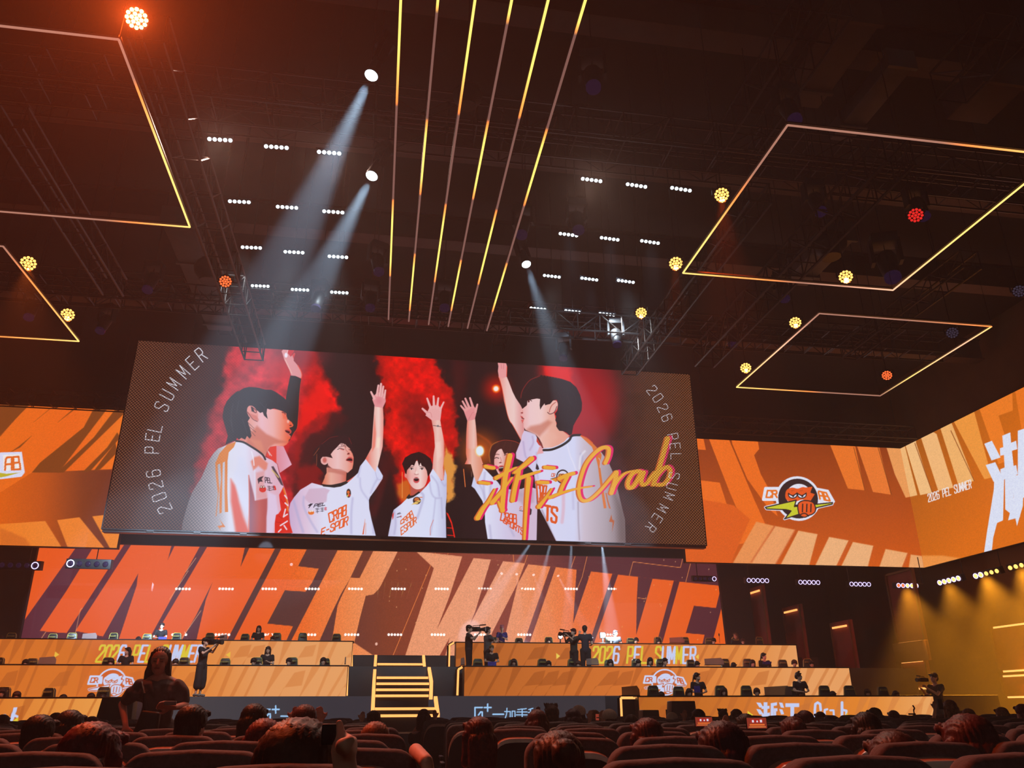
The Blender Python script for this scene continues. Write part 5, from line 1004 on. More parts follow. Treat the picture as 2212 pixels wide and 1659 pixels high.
under(2130, 1239, [m_am]*5, m_ring, [0, 1], 'five amber lamps with two rings lit under the side screen', side=True, sc=1.15)
under(2206, 1221, [m_am]*5, None, None, 'five amber lamps cut by the right picture edge', side=True, sc=1.15)
# par heads with many small lenses
def par(x, y, wpx, m, lab, H=10.6, tgt=None, e_=0, col=(255, 120, 50), ang=40):
    P = atZ(x, y, H); q = (P-CP) @ FX; R = wpx*q/F/2
    e = empty('par_head', P, 0, lab, 'stage light'); d = (CP-P)/np.linalg.norm(CP-P)+np.array((0, -.0, -.35)); aim(e, d)
    MB().cone((0, 0, -.02), R*1.12, (0, 0, -.3), R*.8, 18).cone((0, 0, -.02), R*1.12, (0, 0, .02), R*1.06, 18, False).build('housing', K_black, e, smooth=False)
    MB().path([(-R*1.2, 0, -.1), (-R*1.2, 0, -.5), (R*1.2, 0, -.5), (R*1.2, 0, -.1)], .02, 5).build('yoke', K_steel, e)
    ln = MB(); pts = [(0, 0)]+[(math.cos(a)*.42, math.sin(a)*.42) for a in np.linspace(0, 2*math.pi, 6, False)]+[(math.cos(a)*.82, math.sin(a)*.82) for a in np.linspace(.2, 2*math.pi+.2, 12, False)]
    for px, py in pts: ln.ball((px*R, py*R, .0), (R*.19, R*.19, R*.1), 8, 4)
    ln.build('lens_cluster', m, e, smooth=True)
    if e_: spot('beam_light', P+d/np.linalg.norm(d)*(R*.3+.05), tgt, e_, col, ang, .8, .04)
    return P
SPOTS = []
par(295, 40, 46, m_amb, 'glaring orange lamp head at upper left', 10.6, (-3, 4, 7.4), 5000, (255, 88, 30), 124)
par(61, 569, 32, m_am, 'amber lamp head at left edge beside the far left frame', 10.6, atY(30, 1100, 22), 3600, (255, 110, 40), 60)
par(146, 680, 28, m_am, 'amber lamp head above the left wing screen', 10.6, atY(130, 1000, 26), 1800, (255, 110, 40), 50)
par(487, 608, 26, m_or, 'dim orange lamp head left of the white lamp grid', 10.6)
par(1559, 421, 31, m_am, 'amber lamp head at the edge of the near right frame', 10.6, atY(1590, 1100, 26), 15000, (255, 84, 30), 34)
par(1460, 569, 29, m_am, 'amber lamp head left of the near right frame corner', 10.6, atY(1445, 1100, 28), 15000, (255, 90, 34), 30)
par(1385, 676, 24, m_am, 'amber lamp head above the right end of centre screen', 10.6, atY(1395, 1100, 30), 13000, (255, 90, 34), 26)
par(1827, 598, 29, m_am, 'amber lamp head on the bottom edge of near right frame', 10.6, atY(1880, 1000, 28), 22000, (255, 120, 44), 32)
par(1718, 697, 25, m_am, 'amber lamp head left of the far right frame', 10.6, atY(1770, 1000, 30), 12000, (255, 96, 34), 28)
par(1611, 795, 23, m_am, 'amber lamp head below left of the far right frame', 10.6, atY(1650, 1000, 30), 10000, (255, 96, 34), 28)
par(1916, 811, 21, m_or, 'orange lamp head inside the far right frame', 10.6)
par(1978, 465, 31, m_rd, 'red lamp head inside the near right frame', 10.6)
par(2057, 719, 24, m_off, 'unlit lamp head in the right corner of the far right frame', 10.6)
par(2202, 629, 26, m_off, 'unlit lamp head at the right picture edge', 10.6)
def beamhead(x, y, wpx, H, tgt, e_, lab, ang):
    P = atZ(x, y, H); q = (P-CP) @ FX; R = wpx*q/F/2; e = empty('moving_head_light', P, 0, lab, 'stage light', 'white moving heads with visible beams')
    t = np.asarray(tgt)-P; t /= np.linalg.norm(t); d = (CP-P)/np.linalg.norm(CP-P)*.75+t*.5; d /= np.linalg.norm(d); aim(e, d)
    MB().cone((0, 0, 0), R*1.1, (0, 0, -.45), R*.75, 18).ball((0, 0, -.45), R*.78, 12, 8).build('head', K_black, e, smooth=False)
    MB().box((0, 0, -.95), (R*2.6, .3, .2)).box((-R*1.25, 0, -.6), (.06, .14, .6)).box((R*1.25, 0, -.6), (.06, .14, .6)).build('yoke', K_steel, e)
    MB().ball((0, 0, .0), (R, R, R*.3), 20, 8).build('lens', m_lens, e, smooth=True)
    spot('beam_light', P+t*.12+d*(R*.4+.06), tgt, e_, (190, 224, 255), ang, .5, R*.7)
beamhead(802, 163, 29, 11.5, atY(330, 1180, 30.5), 115000, 'white moving head, upper of two left of the LED bars', 15)
beamhead(803, 380, 26, 11.5, atY(430, 1120, 30.5), 115000, 'white moving head, lower of two left of the LED bars', 15)
beamhead(1137, 571, 20, 11.5, atY(1320, 1120, 30.5), 55000, 'white moving head right of the LED bars', 13)
# soft pools from a few of the lamps in the right grid
for x, y in ((1228, 507), (1317, 516), (1404, 523), (1273, 603), (1352, 608)): spot('grid_light', atZ(x, y, HL-.2), atY(x+40, y+420, 31), 2000, (200, 226, 255), 18, .6, .15)
for x, y, tx in ((543, 535, 150), (635, 545, 420), (730, 555, 640), (1192, 597, 1150), (1352, 608, 1500), (1311, 679, 1750)): spot('grid_light', atZ(x, y, HL-.2), atY(tx, 1430, 29.5), 3000, (214, 232, 240), 44, .7, .3)
for x, y, tx in ((475, 302, 350), (711, 330, 900), (1278, 389, 1500)): spot('stalls_fill_light', atZ(x, y, HL-.2), atY(tx, 1640, 4), 1200, (255, 206, 184), 60, .7, .4)  # warm fill added at grid positions to brighten the audience
# amber wash on the side wall
for x, y, e_ in ((1960, 1266, 16000), (2050, 1254, 15000), (2130, 1239, 24000), (2206, 1221, 24000)):
    P = atX(x, y, 24.3) if x > 2000 else atY(x, y, 31.3); spot('wash_light', P+np.array((-.1, 0, -.1)), (P[0]-2.0, P[1]-5.0, P[2]-9), e_, (255, 158, 34), 66, .7, .2)
# shafts of white light below the centre screen
def shaft(x, y, tx, ty, e_, ang):
    P = atY(x, y, 32.2); e = empty('beam_projector', P, 0, f'slim white beam projector hung behind lower screen edge near {["left","centre","right"][0 if x < 900 else 1 if x < 1200 else 2]}, {"wide" if ang > 5 else "narrow"} beam', 'stage light', 'white beam projectors behind the centre screen')
    t = atY(tx, ty, 35)-P; aim(e, t/np.linalg.norm(t)); MB().cone((0, 0, 0), .09, (0, 0, -.3), .07, 12).build('housing', K_black, e); MB().tube((0, 0, -.3), (0, 0, -.7), .02, 6).build('bracket', K_steel, e)
    MB().ball((0, 0, 0), (.075, .075, .03), 12, 6).build('lens', m_lens, e, smooth=True); spot('shaft_light', P+t/np.linalg.norm(t)*.06, P+t, e_, (200, 226, 255), ang, .5, .05)
for a in ((585, 1140, 575, 1180, 2200, 12), (1150, 1168, 1060, 1300, 80000, 10), (1190, 1170, 1150, 1330, 80000, 9), (1235, 1172, 1225, 1340, 80000, 9), (1300, 1175, 1325, 1390, 160000, 11)): shaft(*a)
# ---- trusses
def truss(p0, p1, lab, w=.5, r=.03, step=.6, m=None, h=None):
    p0 = np.array(p0, float); p1 = np.array(p1, float); L = np.linalg.norm(p1-p0); d = (p1-p0)/L; h = h or w
    s = np.cross(d, (0, 0, 1.)); s /= np.linalg.norm(s); u = np.array((0, 0, 1.))
    e = empty('lighting_truss', (p0+p1)/2, 0, lab, 'truss', 'lighting trusses overhead'); C = (p0+p1)/2; ch = MB(); lc = MB()
    off = [s*w/2-u*h/2, -s*w/2-u*h/2, -s*w/2+u*h/2, s*w/2+u*h/2]
    for o_ in off: ch.tube(p0-C+o_, p1-C+o_, r, 5)
    n = max(2, int(L/step)); 
    for k in range(n+1):
        q = p0-C+d*L*k/n
        for a, b in ((0, 1), (1, 2), (2, 3), (3, 0)): lc.tube(q+off[a], q+off[b], r*.6, 4)
        if k < n:
            q2 = p0-C+d*L*(k+1)/n; lc.tube(q+off[1 if k % 2 else 2], q2+off[2 if k % 2 else 1], r*.6, 4); lc.tube(q+off[0 if k % 2 else 3], q2+off[3 if k % 2 else 0], r*.6, 4)
    ch.build('chords', m or K_steel, e); lc.build('lacing', m or K_steel, e); return e
def ladder_y(x_px, y_px, x2, y2, H, lab, w=.55, **k):
    A, B = atZ(x_px, y_px, H), atZ(x2, y2, H); x = (A[0]+B[0])/2; return truss((x, A[1], H), (x, B[1], H), lab, w, **k)
ladder_y(330, 60, 545, 760, 11.6, 'truss running away at left beside the near left frame', .55)
ladder_y(20, 250, 250, 620, 11.6, 'truss running away through the near left frame', .5)
ladder_y(1690, 420, 1325, 792, 11.6, 'truss running away left of the near right frame', .5)
ladder_y(2000, 330, 1480, 770, 11.2, 'bright crossed truss running away through the near right frame', .6, r=.035)
ladder_y(1830, 0, 1560, 300, 13.5, 'truss high up at upper right', .8)
ladder_y(2180, 60, 2040, 190, 13.5, 'truss high up at the upper right edge', .7)
ladder_y(2100, 560, 1830, 760, 12.0, 'truss running away inside the far right frame', .5)
def ladder_x(xa, xb, y_px, xref, H, lab, w=.6, **k):
    Y = atZ(xref, y_px, H)[1]; return truss((xa, Y, H), (xb, Y, H), lab, w, **k)
ladder_x(XL+1, XR-1, 240, 600, 14.2, 'cross truss over the middle of the hall, nearest', .9, step=1.3)
ladder_x(XL+1, XR-1, 330, 1650, 13.4, 'cross truss over the middle of the hall, second', .8, step=1.1)
ladder_x(-14, 20, 655, 700, 13.4, 'cross truss just above the centre screen', .8, step=.9)
ladder_x(-12, 16, 700, 1200, 12.2, 'lower cross truss just above the centre screen', .6, step=.7)
ladder_x(XL+1, -10.5, 862, 100, 13.2, 'truss carrying the left wing screen', .6, step=.8)
ladder_x(13.6, XR-1, 925, 1700, 13.4, 'truss carrying the right wing screen', .6, step=.8)
for xh in (-7, -1.5, 4.5, 10.5): truss((xh, 31.3, 16.0), (xh, 28.6, 16.0), f'short hanging truss above the centre screen, {["leftmost","second","third","rightmost"][[-7,-1.5,4.5,10.5].index(xh)]}', .5)
# ---- ducts, beams and speakers under the roof
def duct(lab, H, pts, w, h, m):
    A, B = atZ(*pts[0], H), atZ(*pts[1], H); x = (A[0]+B[0])/2; o = MB()
    e = empty('air_duct', (x, A[1], H), 0, lab, 'duct'); L = B[1]-A[1]
    MB().box((0, L/2, 0), (w, L, h)).build('trunk', m, e, bevel=.03)
    for k in range(int(L/2.0)+1): MB().box((0, min(k*2.0, L), 0), (w+.12, .08, h+.12)).build('flange', m, e)
K_duct = mat('grey_duct', (92, 88, 88), .55, .3, scale=3); K_brn = mat('brown_duct', (70, 50, 40), .6, .2, scale=3)
duct('grey air duct behind the lower left truss', 13.6, [(395, 470), (470, 700)], .8, .5, K_duct); duct('brown air duct at upper right', 14.6, [(1830, 20), (1730, 210)], 1.1, .6, K_brn)
duct('brown air duct near the upper right edge', 14.6, [(2190, 160), (2060, 240)], 1.1, .6, K_brn); duct('pale duct between the right trusses', 14.8, [(1960, 130), (1800, 290)], .6, .4, K_duct)
duct('grey duct below the bright crossed truss', 13.2, [(1830, 500), (1700, 600)], .8, .5, K_duct)
for k, (y0_, h_) in enumerate(((9, 15.8), (13, 16.0), (17.5, 15.6), (22.5, 15.9), (28, 15.7))):
    o = MB().box((.9, y0_, h_), (49, .35, .9)).box((.9, y0_, h_-.45), (49, .6, .06)).box((.9, y0_, h_+.45), (49, .6, .06)).build('roof_beam', K_brn); tag(o, kind='structure')
def speaker(x, y, H, w, lab, rz=0):
    P = atZ(x, y, H); e = empty('hanging_speaker', P, rz, lab, 'speaker'); MB().ball((0, 0, 0), (w, w, w*.8), 16, 8).build('cabinet', K_black, e, smooth=True)
    MB().cone((0, 0, -w*.78), w*.62, (0, 0, -w*.86), w*.56, 18).build('grille', K_steel, e); MB().tube((0, 0, w*.7), (0, 0, w*.7+1.6), .02, 5).build('bracket', K_steel, e)
speaker(1010, 207, 12.5, .3, 'pale rounded housing hung between the LED bars'); speaker(1790, 528, 12.2, .45, 'round dark dome hung beside the crossed truss'); speaker(455, 582, 12.6, .45, 'round dark dome at the left truss')
def movinghead(x, y, H, s, lab):
    P = atZ(x, y, H); e = empty('moving_head_light', P, rnd.uniform(-.5, .5), lab, 'stage light', 'unlit moving heads on the trusses')
    MB().box((0, 0, .32*s), (.38*s, .3*s, .16*s)).build('base', K_black, e, bevel=.01); MB().box((0, 0, .27*s), (.44*s, .16*s, .05*s)).box((-.2*s, 0, .12*s), (.05*s, .16*s, .4*s)).box((.2*s, 0, .12*s), (.05*s, .16*s, .4*s)).build('yoke', K_black, e)
    MB().capsule((0, 0, 0), .15*s, (0, -.1*s, -.28*s), .13*s, 12).build('head', K_black, e, smooth=True); MB().cone((0, -.12*s, -.36*s), .12*s, (0, -.14*s, -.42*s), .12*s, 14).build('lens', m_dklens, e)
MH = [(330, 600, 'left of the dim orange lamp head'), (690, 640, 'over the left end of centre screen'), (800, 640, 'over the fourth white lamp row'), (1218, 750, 'in the white beam over centre screen'), (960, 640, 'between the LED bars near the screen'), (1330, 720, 'at the right truss foot'),
      (1130, 480, 'right of the third moving head'), (1245, 470, 'above the second right grid row'), (1580, 720, 'above the right screen corner'), (1760, 430, 'on the crossed truss, upper'), (1690, 620, 'on the crossed truss, lower'), (1915, 560, 'large unlit head right of the crossed truss'),
      (1980, 440, 'holding above the red lamp head'), (70, 660, 'between both left amber heads'), (230, 690, 'above the left wing screen edge'), (1280, 160, 'top centre right of the LED bars'), (1700, 230, 'above the near right frame corner'), (815, 560, 'left of the leftmost LED bar')]
for x, y, l_ in MH: movinghead(x, y, 12.0, 1.7 if 'large' in l_ else 1.15, 'unlit black moving head '+l_)
# ---------------------------------------------------------------- people and chairs on the stage
SK = mat('skin', (214, 168, 146), .55, var=.05, scale=14); SKD = mat('skin_painted_shade', (206, 150, 126), .6, var=.05, scale=14)  # second skin is a darker copy with shade put into its colour
HB_ = mat('black_hair', (26, 20, 20), .45, var=.3, scale=40, bump=.3); T_blk = mat('black_tshirt', (26, 26, 30), .85, var=.2, scale=10, bump=.2); T_gry = mat('grey_tshirt', (84, 84, 86), .85, scale=10, bump=.2)
T_dk = mat('dark_trousers', (30, 30, 34), .85, scale=8); T_wht = mat('white_printed_jersey', (206, 208, 226), .8); SHOE = mat('grey_shoe', (110, 112, 110), .6); EYE = mat('dark_eye', (24, 16, 16), .2)
JOINT = dict(pelvis=(0, 0, .93), chest=(0, .0, 1.28), neck=(0, .01, 1.45), head=(0, -.01, 1.60), sl=(-.175, 0, 1.40), el=(-.235, .02, 1.12), wl=(-.24, -.06, .88), sr=(.175, 0, 1.40), er=(.235, .02, 1.12), wr=(.24, -.06, .88),
             hl=(-.09, 0, .90), kl=(-.10, -.02, .49), al=(-.10, .02, .09), tl=(-.11, -.14, .035), hr=(.09, 0, .90), kr=(.10, -.02, .49), ar=(.10, .02, .09), tr=(.11, -.14, .035))
def hand_into(mb, w, d, side, s=1., curl=.4, up=(0, 0, 1)):
    """palm, four bent fingers and a thumb leaving the side of the palm; w wrist, d direction of the hand"""
    w = np.array(w, float); d = np.array(d, float); d /= np.linalg.norm(d); a = np.array((side, 0, .2), float); a -= d*(a@d); a /= np.linalg.norm(a); n = np.cross(d, a)
    if n[1] > 0: n = -n
    c = w+d*.05*s; mb.capsule(w, .024*s, c, .03*s, 8); mb.capsule(c-a*.022*s, .018*s, c-a*.026*s+d*.035*s, .017*s, 8).capsule(c+a*.022*s, .018*s, c+a*.026*s+d*.035*s, .017*s, 8).capsule(c, .02*s, c+d*.035*s, .018*s, 8)
    for k, L in zip((-1.5, -.5, .5, 1.5), (.062, .078, .072, .056)):
        b = c+d*.042*s+a*k*.0185*s; m = b+(d*(1-.3*curl)+n*curl*.5)*L*.55*s; e = m+(d*(1-curl)+n*curl)*L*.5*s
        mb.capsule(b, .0095*s, m, .009*s, 6).capsule(m, .009*s, e, .0075*s, 6)
    t0 = c-a*.03*s-d*.01*s; t1 = t0-a*.028*s+d*.03*s+n*.01*s; mb.capsule(t0, .012*s, t1, .0105*s, 6).capsule(t1, .0105*s, t1+d*.03*s-a*.004*s+n*curl*.01*s, .0085*s, 6)
def head_into(mb, H, yaw=0., s=1., ears=True):
    R = np.array(((math.cos(yaw), -math.sin(yaw), 0), (math.sin(yaw), math.cos(yaw), 0), (0, 0, 1))); H = np.array(H, float); p = lambda *q: H+R@(np.array(q)*s)
    mb.ball(p(0, .01, .03), np.array((.078, .096, .092))*s, 14, 10, R); mb.ball(p(0, -.028, -.04), np.array((.060, .066, .070))*s, 12, 8, R); mb.capsule(p(0, -.072, -.085), .026*s, p(0, -.066, -.07), .03*s, 8)
    mb.capsule(p(0, -.092, .012), .009*s, p(0, -.108, -.026), .013*s, 8); mb.capsule(p(-.016, -.09, -.058), .009*s, p(.016, -.09, -.058), .009*s, 6)
    if ears:
        for q in (-1, 1): mb.ball(p(q*.078, .012, -.005), np.array((.012, .02, .031))*s, 8, 6, R)
    return p
def hair_into(mb, p, kind, s=1.):
    mb.ball(p(0, .022, .052), np.array((.094, .108, .094))*s, 16, 10)
    mb.ball(p(0, .065, -.005), np.array((.082, .06, .085))*s, 12, 8); mb.capsule(p(-.06, -.062, .088), .024*s, p(.06, -.062, .088), .024*s, 8)
    if kind in ('bob', 'long'):
        z = -.13 if kind == 'bob' else -.27
        for q in (-1, 1): mb.capsule(p(q*.082, .01, .03), .03*s, p(q*.092, .02, z), .028*s, 8)
        mb.capsule(p(0, .09, .0), .07*s, p(0, .10, z), .05*s, 10); mb.capsule(p(-.05, .08, .0), .05*s, p(-.06, .08, z), .04*s, 8); mb.capsule(p(.05, .08, .0), .05*s, p(.06, .08, z), .04*s, 8)
    if kind == 'bun': mb.ball(p(0, .13, .07), .052*s, 10, 8)
    if kind == 'tail': mb.capsule(p(0, .12, .05), .03*s, p(.01, .17, -.12), .022*s, 8)
    if kind == 'tuft':
        for a in range(7): mb.capsule(p(-.07+.023*a, .0, .12), .022*s, p(-.09+.03*a, -.04+.02*(a % 2), .17), .01*s, 6)
def person(label, at, rz, J={}, hair='short', hmat=None, top=T_blk, legs=T_dk, yaw=0., voxel=.014, group=None, upper=False, shorts=False, skirt=False, skin=None, hd={}, name='person', face=True, sleeve=.55, cat='person', scale=1.):
    J = {**{k: np.array(v, float) for k, v in JOINT.items()}, **{k: np.array(v, float) for k, v in J.items()}}; skin = skin or SK
    e = empty(name, at, rz, label, cat, group); b = MB(); e.scale = (scale,)*3
    p = head_into(b, J['head'], yaw); b.capsule(J['neck'], .052, J['head']+(0, .0, -.06), .05)
    b.capsule(J['pelvis']+(0, 0, .02), .115, J['chest'], .115); b.capsule(J['chest'], .12, J['neck']+(0, 0, -.05), .07)
    for q, sd in (('l', -1), ('r', 1)):
        S, E_, Wr = J['s'+q], J['e'+q], J['w'+q]; b.capsule(J['neck']+(0, 0, -.05), .055, S, .052); b.capsule(S, .047, E_, .036); b.capsule(E_, .036, Wr, .024)
        hand_into(b, Wr, hd.get(q, Wr-E_), sd, curl=.5)
        if not upper: b.capsule(J['h'+q], .085, J['k'+q], .055).capsule(J['k'+q], .055, J['a'+q], .036)
    bd = fuse(b, 'body', skin, e, voxel)
    t = MB(); t.capsule(J['pelvis']+(0, 0, .0), .135, J['chest'], .138).capsule(J['chest']+(-.06, 0, .02), .12, J['chest']+(.06, 0, .02), .12)
    t.capsule(J['pelvis']+(-.06, 0, .0), .10, J['pelvis']+(.06, 0, .0), .10)
    for q in 'lr':
        S, E_ = J['s'+q], J['e'+q]; t.capsule(J['neck']+(0, .01, -.065), .068, S+(0, 0, -.01), .066).capsule(J['chest'], .12, S+(0, 0, -.06), .07).capsule(S, .066, S+(E_-S)*sleeve, .058)
    fuse(t, 'shirt', top, e, voxel)
    if hair:
        h = MB(); hair_into(h, p, hair); fuse(h, 'hair', hmat or HB_, e, voxel*.7, 1, .4, disp=lambda c: .004*np.sin(c[:, 0]*260)*np.sin(c[:, 1]*40+2))
    if face:
        for q in (-1, 1): MB().ball(p(q*.03, -.086, .008), (.011, .006, .005), 8, 5).build('eye', EYE, bd, smooth=True); MB().capsule(p(q*.016, -.092, .03), .004, p(q*.045, -.083, .032), .003, 6).build('eyebrow', HB_, bd, smooth=True)
    if not upper:
        l = MB()
        for q in 'lr':
            end = J['a'+q]+(0, 0, .03) if not (shorts or skirt) else J['k'+q]+(J['a'+q]-J['k'+q])*.45
            l.capsule(J['pelvis']+(0, 0, -.04), .12, J['h'+q], .11).capsule(J['h'+q], .105, J['k'+q], .085 if not skirt else .12).capsule(J['k'+q], .083 if not skirt else .12, end, .06 if not (skirt or shorts) else .12)
        fuse(l, 'trousers' if not skirt else 'wide_shorts', legs, e, voxel)
        for q in 'lr': MB().capsule(J['a'+q]+(0, .03, -.04), .042, J['t'+q], .036, 10).ball(J['a'+q]+(0, .03, -.045), (.045, .06, .045)).build('shoe', SHOE, e, smooth=True)
    return e
def foot(x, y, Y, zf):             # place feet on tier zf below the measured column x at depth Y
    q = atY(x, y, Y); return (q[0], Y, zf)
def camera_rig(parent, at, rz=0., name='video_camera', lab='black shoulder video camera', s=1.):
    """shoulder camera, lens towards local +x"""
    e = empty(name, at, rz, lab, 'camera'); e.scale = (s,)*3
    MB().box((0, 0, 0), (.34, .11, .16)).box((-.22, 0, .0), (.12, .1, .14)).build('camera_body', K_black, e, bevel=.012); MB().cone((.17, 0, -.01), .05, (.30, 0, -.01), .062, 14).cone((.30, 0, -.01), .075, (.37, 0, -.01), .08, 14).build('lens', K_black, e)
    MB().tube((-.1, 0, .12), (.2, 0, .14), .012).tube((-.1, 0, .08), (-.1, 0, .12), .01).tube((.15, 0, .08), (.15, 0, .13), .01).build('handle', K_steel, e); MB().capsule((.16, .03, .14), .022, (.36, .03, .15), .022, 10).build('microphone', K_black, e, smooth=True)
    MB().box((.02, -.09, .05), (.1, .06, .05)).build('viewfinder', K_black, e, bevel=.006); return e
def worn(P, rz, off):              # world place of a local offset
    c, s = math.cos(rz), math.sin(rz); return (P[0]+c*off[0]-s*off[1], P[1]+s*off[0]+c*off[1], P[2]+off[2])
# left camera operator, side on, facing right, in wide cropped trousers and a cap
P = foot(427, 1505, 27.35, ZD2); rz = math.radians(62)
person('camera operator in wide cropped trousers standing left of the stairs, facing right', P, rz, dict(er=(.22, -.16, 1.30), wr=(.16, -.34, 1.48), el=(-.22, -.16, 1.24), wl=(-.06, -.38, 1.44), head=(0, -.02, 1.6)), skirt=True, hair='short', hd={'r': (0, -.3, .5), 'l': (.3, -.3, .5)})
cap = MB().ball((0, .0, 1.67), (.10, .115, .07), 14, 8).box((0, -.13, 1.66), (.15, .12, .015)); o = cap.build('baseball_cap', K_black, None, smooth=True); o.location = Vector(P); o.rotation_euler = (0, 0, rz); tag(o, 'black baseball cap on the left camera operator', 'cap')
c0 = camera_rig(None, worn(P, rz, (.09, -.22, 1.60)), rz-math.pi/2, lab='black shoulder camera held by the operator left of the stairs')
# right group, on two low black platforms
ZP = 2.24
for px_, lb_ in ((1032, 'low black platform under the two men beside the stairs'), (1253, 'low black platform under the two men before the glaring lamp')):
    q = atY(px_, 1500, 29.9); tag(MB().box((q[0], 29.9, (ZP+ZD2)/2), (1.5, 1.5, ZP-ZD2)).build('platform', K_black, bevel=.01), lb_, 'platform')
P = foot(1012, 1437, 29.6, ZP); rz = math.radians(70)
person('camera operator all in black standing behind the middle right desk, facing right', P, rz, dict(er=(.20, -.14, 1.26), wr=(.14, -.34, 1.48), el=(-.2, -.16, 1.26), wl=(-.06, -.36, 1.42)), hd={'r': (0, -.3, .5), 'l': (.3, -.3, .5)}, scale=1.04)
camera_rig(None, worn(P, rz, (.09, -.22, 1.66)), rz-math.pi/2, lab='black shoulder camera held by the operator in black behind the middle right desk')
P = foot(1053, 1437, 30.0, ZP)
person('man in grey t-shirt seen from the side, standing next to the operator in black', P, math.radians(110), dict(er=(.2, -.2, 1.2), wr=(.1, -.36, 1.26), el=(-.2, -.2, 1.2), wl=(-.06, -.36, 1.26)), top=T_gry, scale=1.03)
P = foot(1241, 1437, 29.7, ZP); rz = math.radians(-60)
person('camera operator with dark red cap facing left beside the taller man', P, rz, dict(er=(.2, -.2, 1.3), wr=(.1, -.4, 1.46), el=(-.2, -.2, 1.25), wl=(-.05, -.4, 1.40)), hmat=mat('dark_red_cap', (70, 26, 30), .7), top=mat('dark_olive_jacket', (48, 48, 44), .9), sleeve=.9)
camera_rig(None, worn(P, rz, (-.09, -.24, 1.52)), rz-math.pi/2, lab='camera with white top light held by the operator in the dark red cap')
P2 = foot(1266, 1437, 30.0, ZP)
person('tall man in dark blue seen from behind standing against the bright stage light', P2, math.radians(165), dict(er=(.27, -.1, 1.2), wr=(.2, -.3, 1.5), wl=(-.2, -.2, 1.1)), top=mat('navy_tshirt', (40, 46, 58), .85), scale=1.08, face=False)
# glaring little stage light between them and the desk row
e = empty('glaring_stage_light', atY(1303, 1372, 33.4), 0, 'small glaring white lamp on the top right desk', 'stage light'); MB().box((0, .1, 0), (.24, .12, .24)).build('housing', K_black, e, bevel=.01)
MB().box((0, .1, -.3), (.06, .06, .5)).build('stand', K_black, e); MB().ball((0, 0, 0), (.10, .03, .10), 16, 8).build('lens', mat('glare_lens', (255, 255, 255), .3, emis=(240, 250, 255), estr=60.), e, smooth=True)
d_ = bpy.data.lights.new('glare_light', 'POINT'); d_.energy = 260; d_.color = (.8, .92, 1); d_.shadow_soft_size = .15; o = bpy.data.objects.new('glare_light', d_); COL.objects.link(o); o.location = Vector([float(v) for v in atY(1303, 1370, 33.1)])
e2 = copy_tree(e); e2.location = Vector([float(v) for v in atY(1203+8, 1375, 33.4)]); e2.scale = (.75,)*3; tag(e2, 'smaller white lamp on the top right desk beside the two standing men', 'stage light')
# operator at far right in the amber light
P = foot(2022, 1560, 25.6, 0.0)
P = (float(atY(2024, 1560, 25.8)[0])+.2, 25.8, .05)
rz = math.radians(-75)
person('gimbal operator in the amber light beyond the bottom right desk, facing left', P, rz, dict(er=(.2, -.22, 1.2), wr=(.12, -.48, 1.36), el=(-.22, -.1, 1.16), wl=(-.06, -.42, 1.3)), hd={'r': (0, -.4, .3), 'l': (.1, -.4, .3)}, top=mat('dark_brown_shirt', (52, 40, 26), .85), scale=1.3)
camera_rig(None, worn(P, rz, (0.02, -.56, 2.02)), rz-math.pi/2, name='gimbal_camera', lab='small gimbal camera held up by the operator in amber light', s=.8)
# staff behind the desks, seen from the waist up
def staff(x, ytop, Y, zf, lab, h=1.62, **k):
    q = atY(x, ytop, Y); s = (q[2]-zf)/1.72
    if s < .6: s = .95; zf = q[2]-1.72*s
    e = person(lab, (q[0], Y, zf), k.pop('rz', 0.), k.pop('J', {}), upper=False, scale=1., **k); e.location.z = q[2]-1.72*.97; e.scale = (.97,)*3; return e
ARM = dict(er=(.25, -.06, 1.16), wr=(.08, -.26, 1.12), el=(-.25, -.06, 1.16), wl=(-.08, -.26, 1.12))
NOTE = dict(er=(.23, -.05, 1.14), wr=(.06, -.2, 1.20), el=(-.23, -.05, 1.14), wl=(-.10, -.24, 1.06))
STF = [(351, 1346, 34.6, 'referee with short black hair and a blue tablet behind the top left desk', dict(J=ARM)), (560, 1352, 34.6, 'long haired referee in black behind the top left desk', dict(J=ARM, hair='long')),
       (277, 1399, 29.8, 'long haired referee in black leaning over the middle left desk', dict(J=ARM, hair='bob', yaw=-.6)), (580, 1397, 29.8, 'long haired referee in black writing behind the middle left desk', dict(J=NOTE, hair='long')),
       (1084, 1352, 34.6, 'player with pink hair in a printed jersey behind the top right desk', dict(J=NOTE, hmat=mat('pink_hair', (206, 120, 130), .5), top=mat('violet_print_jersey', (60, 56, 130), .8, var=.8, scale=9), hair='tuft')),
       (1329, 1362, 34.6, 'referee in black standing right of the glaring lamp', dict(J=ARM, yaw=.5)), (1588, 1368, 34.6, 'referee with brown hair looking left at the end of the top right desk', dict(J=ARM, hair='bob', yaw=-.9, hmat=mat('brown_hair', (84, 60, 44), .5))),
       (1062, 1394, 29.6, 'referee with glasses and light brown hair behind the middle right desk', dict(J=ARM, hmat=mat('light_brown_hair', (110, 92, 50), .5), hair='short')), (1649, 1411, 29.6, 'referee bending over a clipboard behind the middle right desk', dict(J=NOTE, hair='tail', yaw=.5)),
       (1505, 1454, 25.3, 'referee with ponytail holding a blue placard behind the bottom right desk', dict(J=ARM, hair='tail', yaw=.7)), (1724, 1453, 25.3, 'referee with tousled hair looking right behind the bottom right desk', dict(J=ARM, hair='tuft', yaw=.8))]
ZF = {34.6: ZD1, 29.8: ZD2, 29.6: ZD2, 25.3: ZD3}
for x, yt, Y, lab, k in STF: staff(x, yt, Y, ZF[Y], lab, **k)
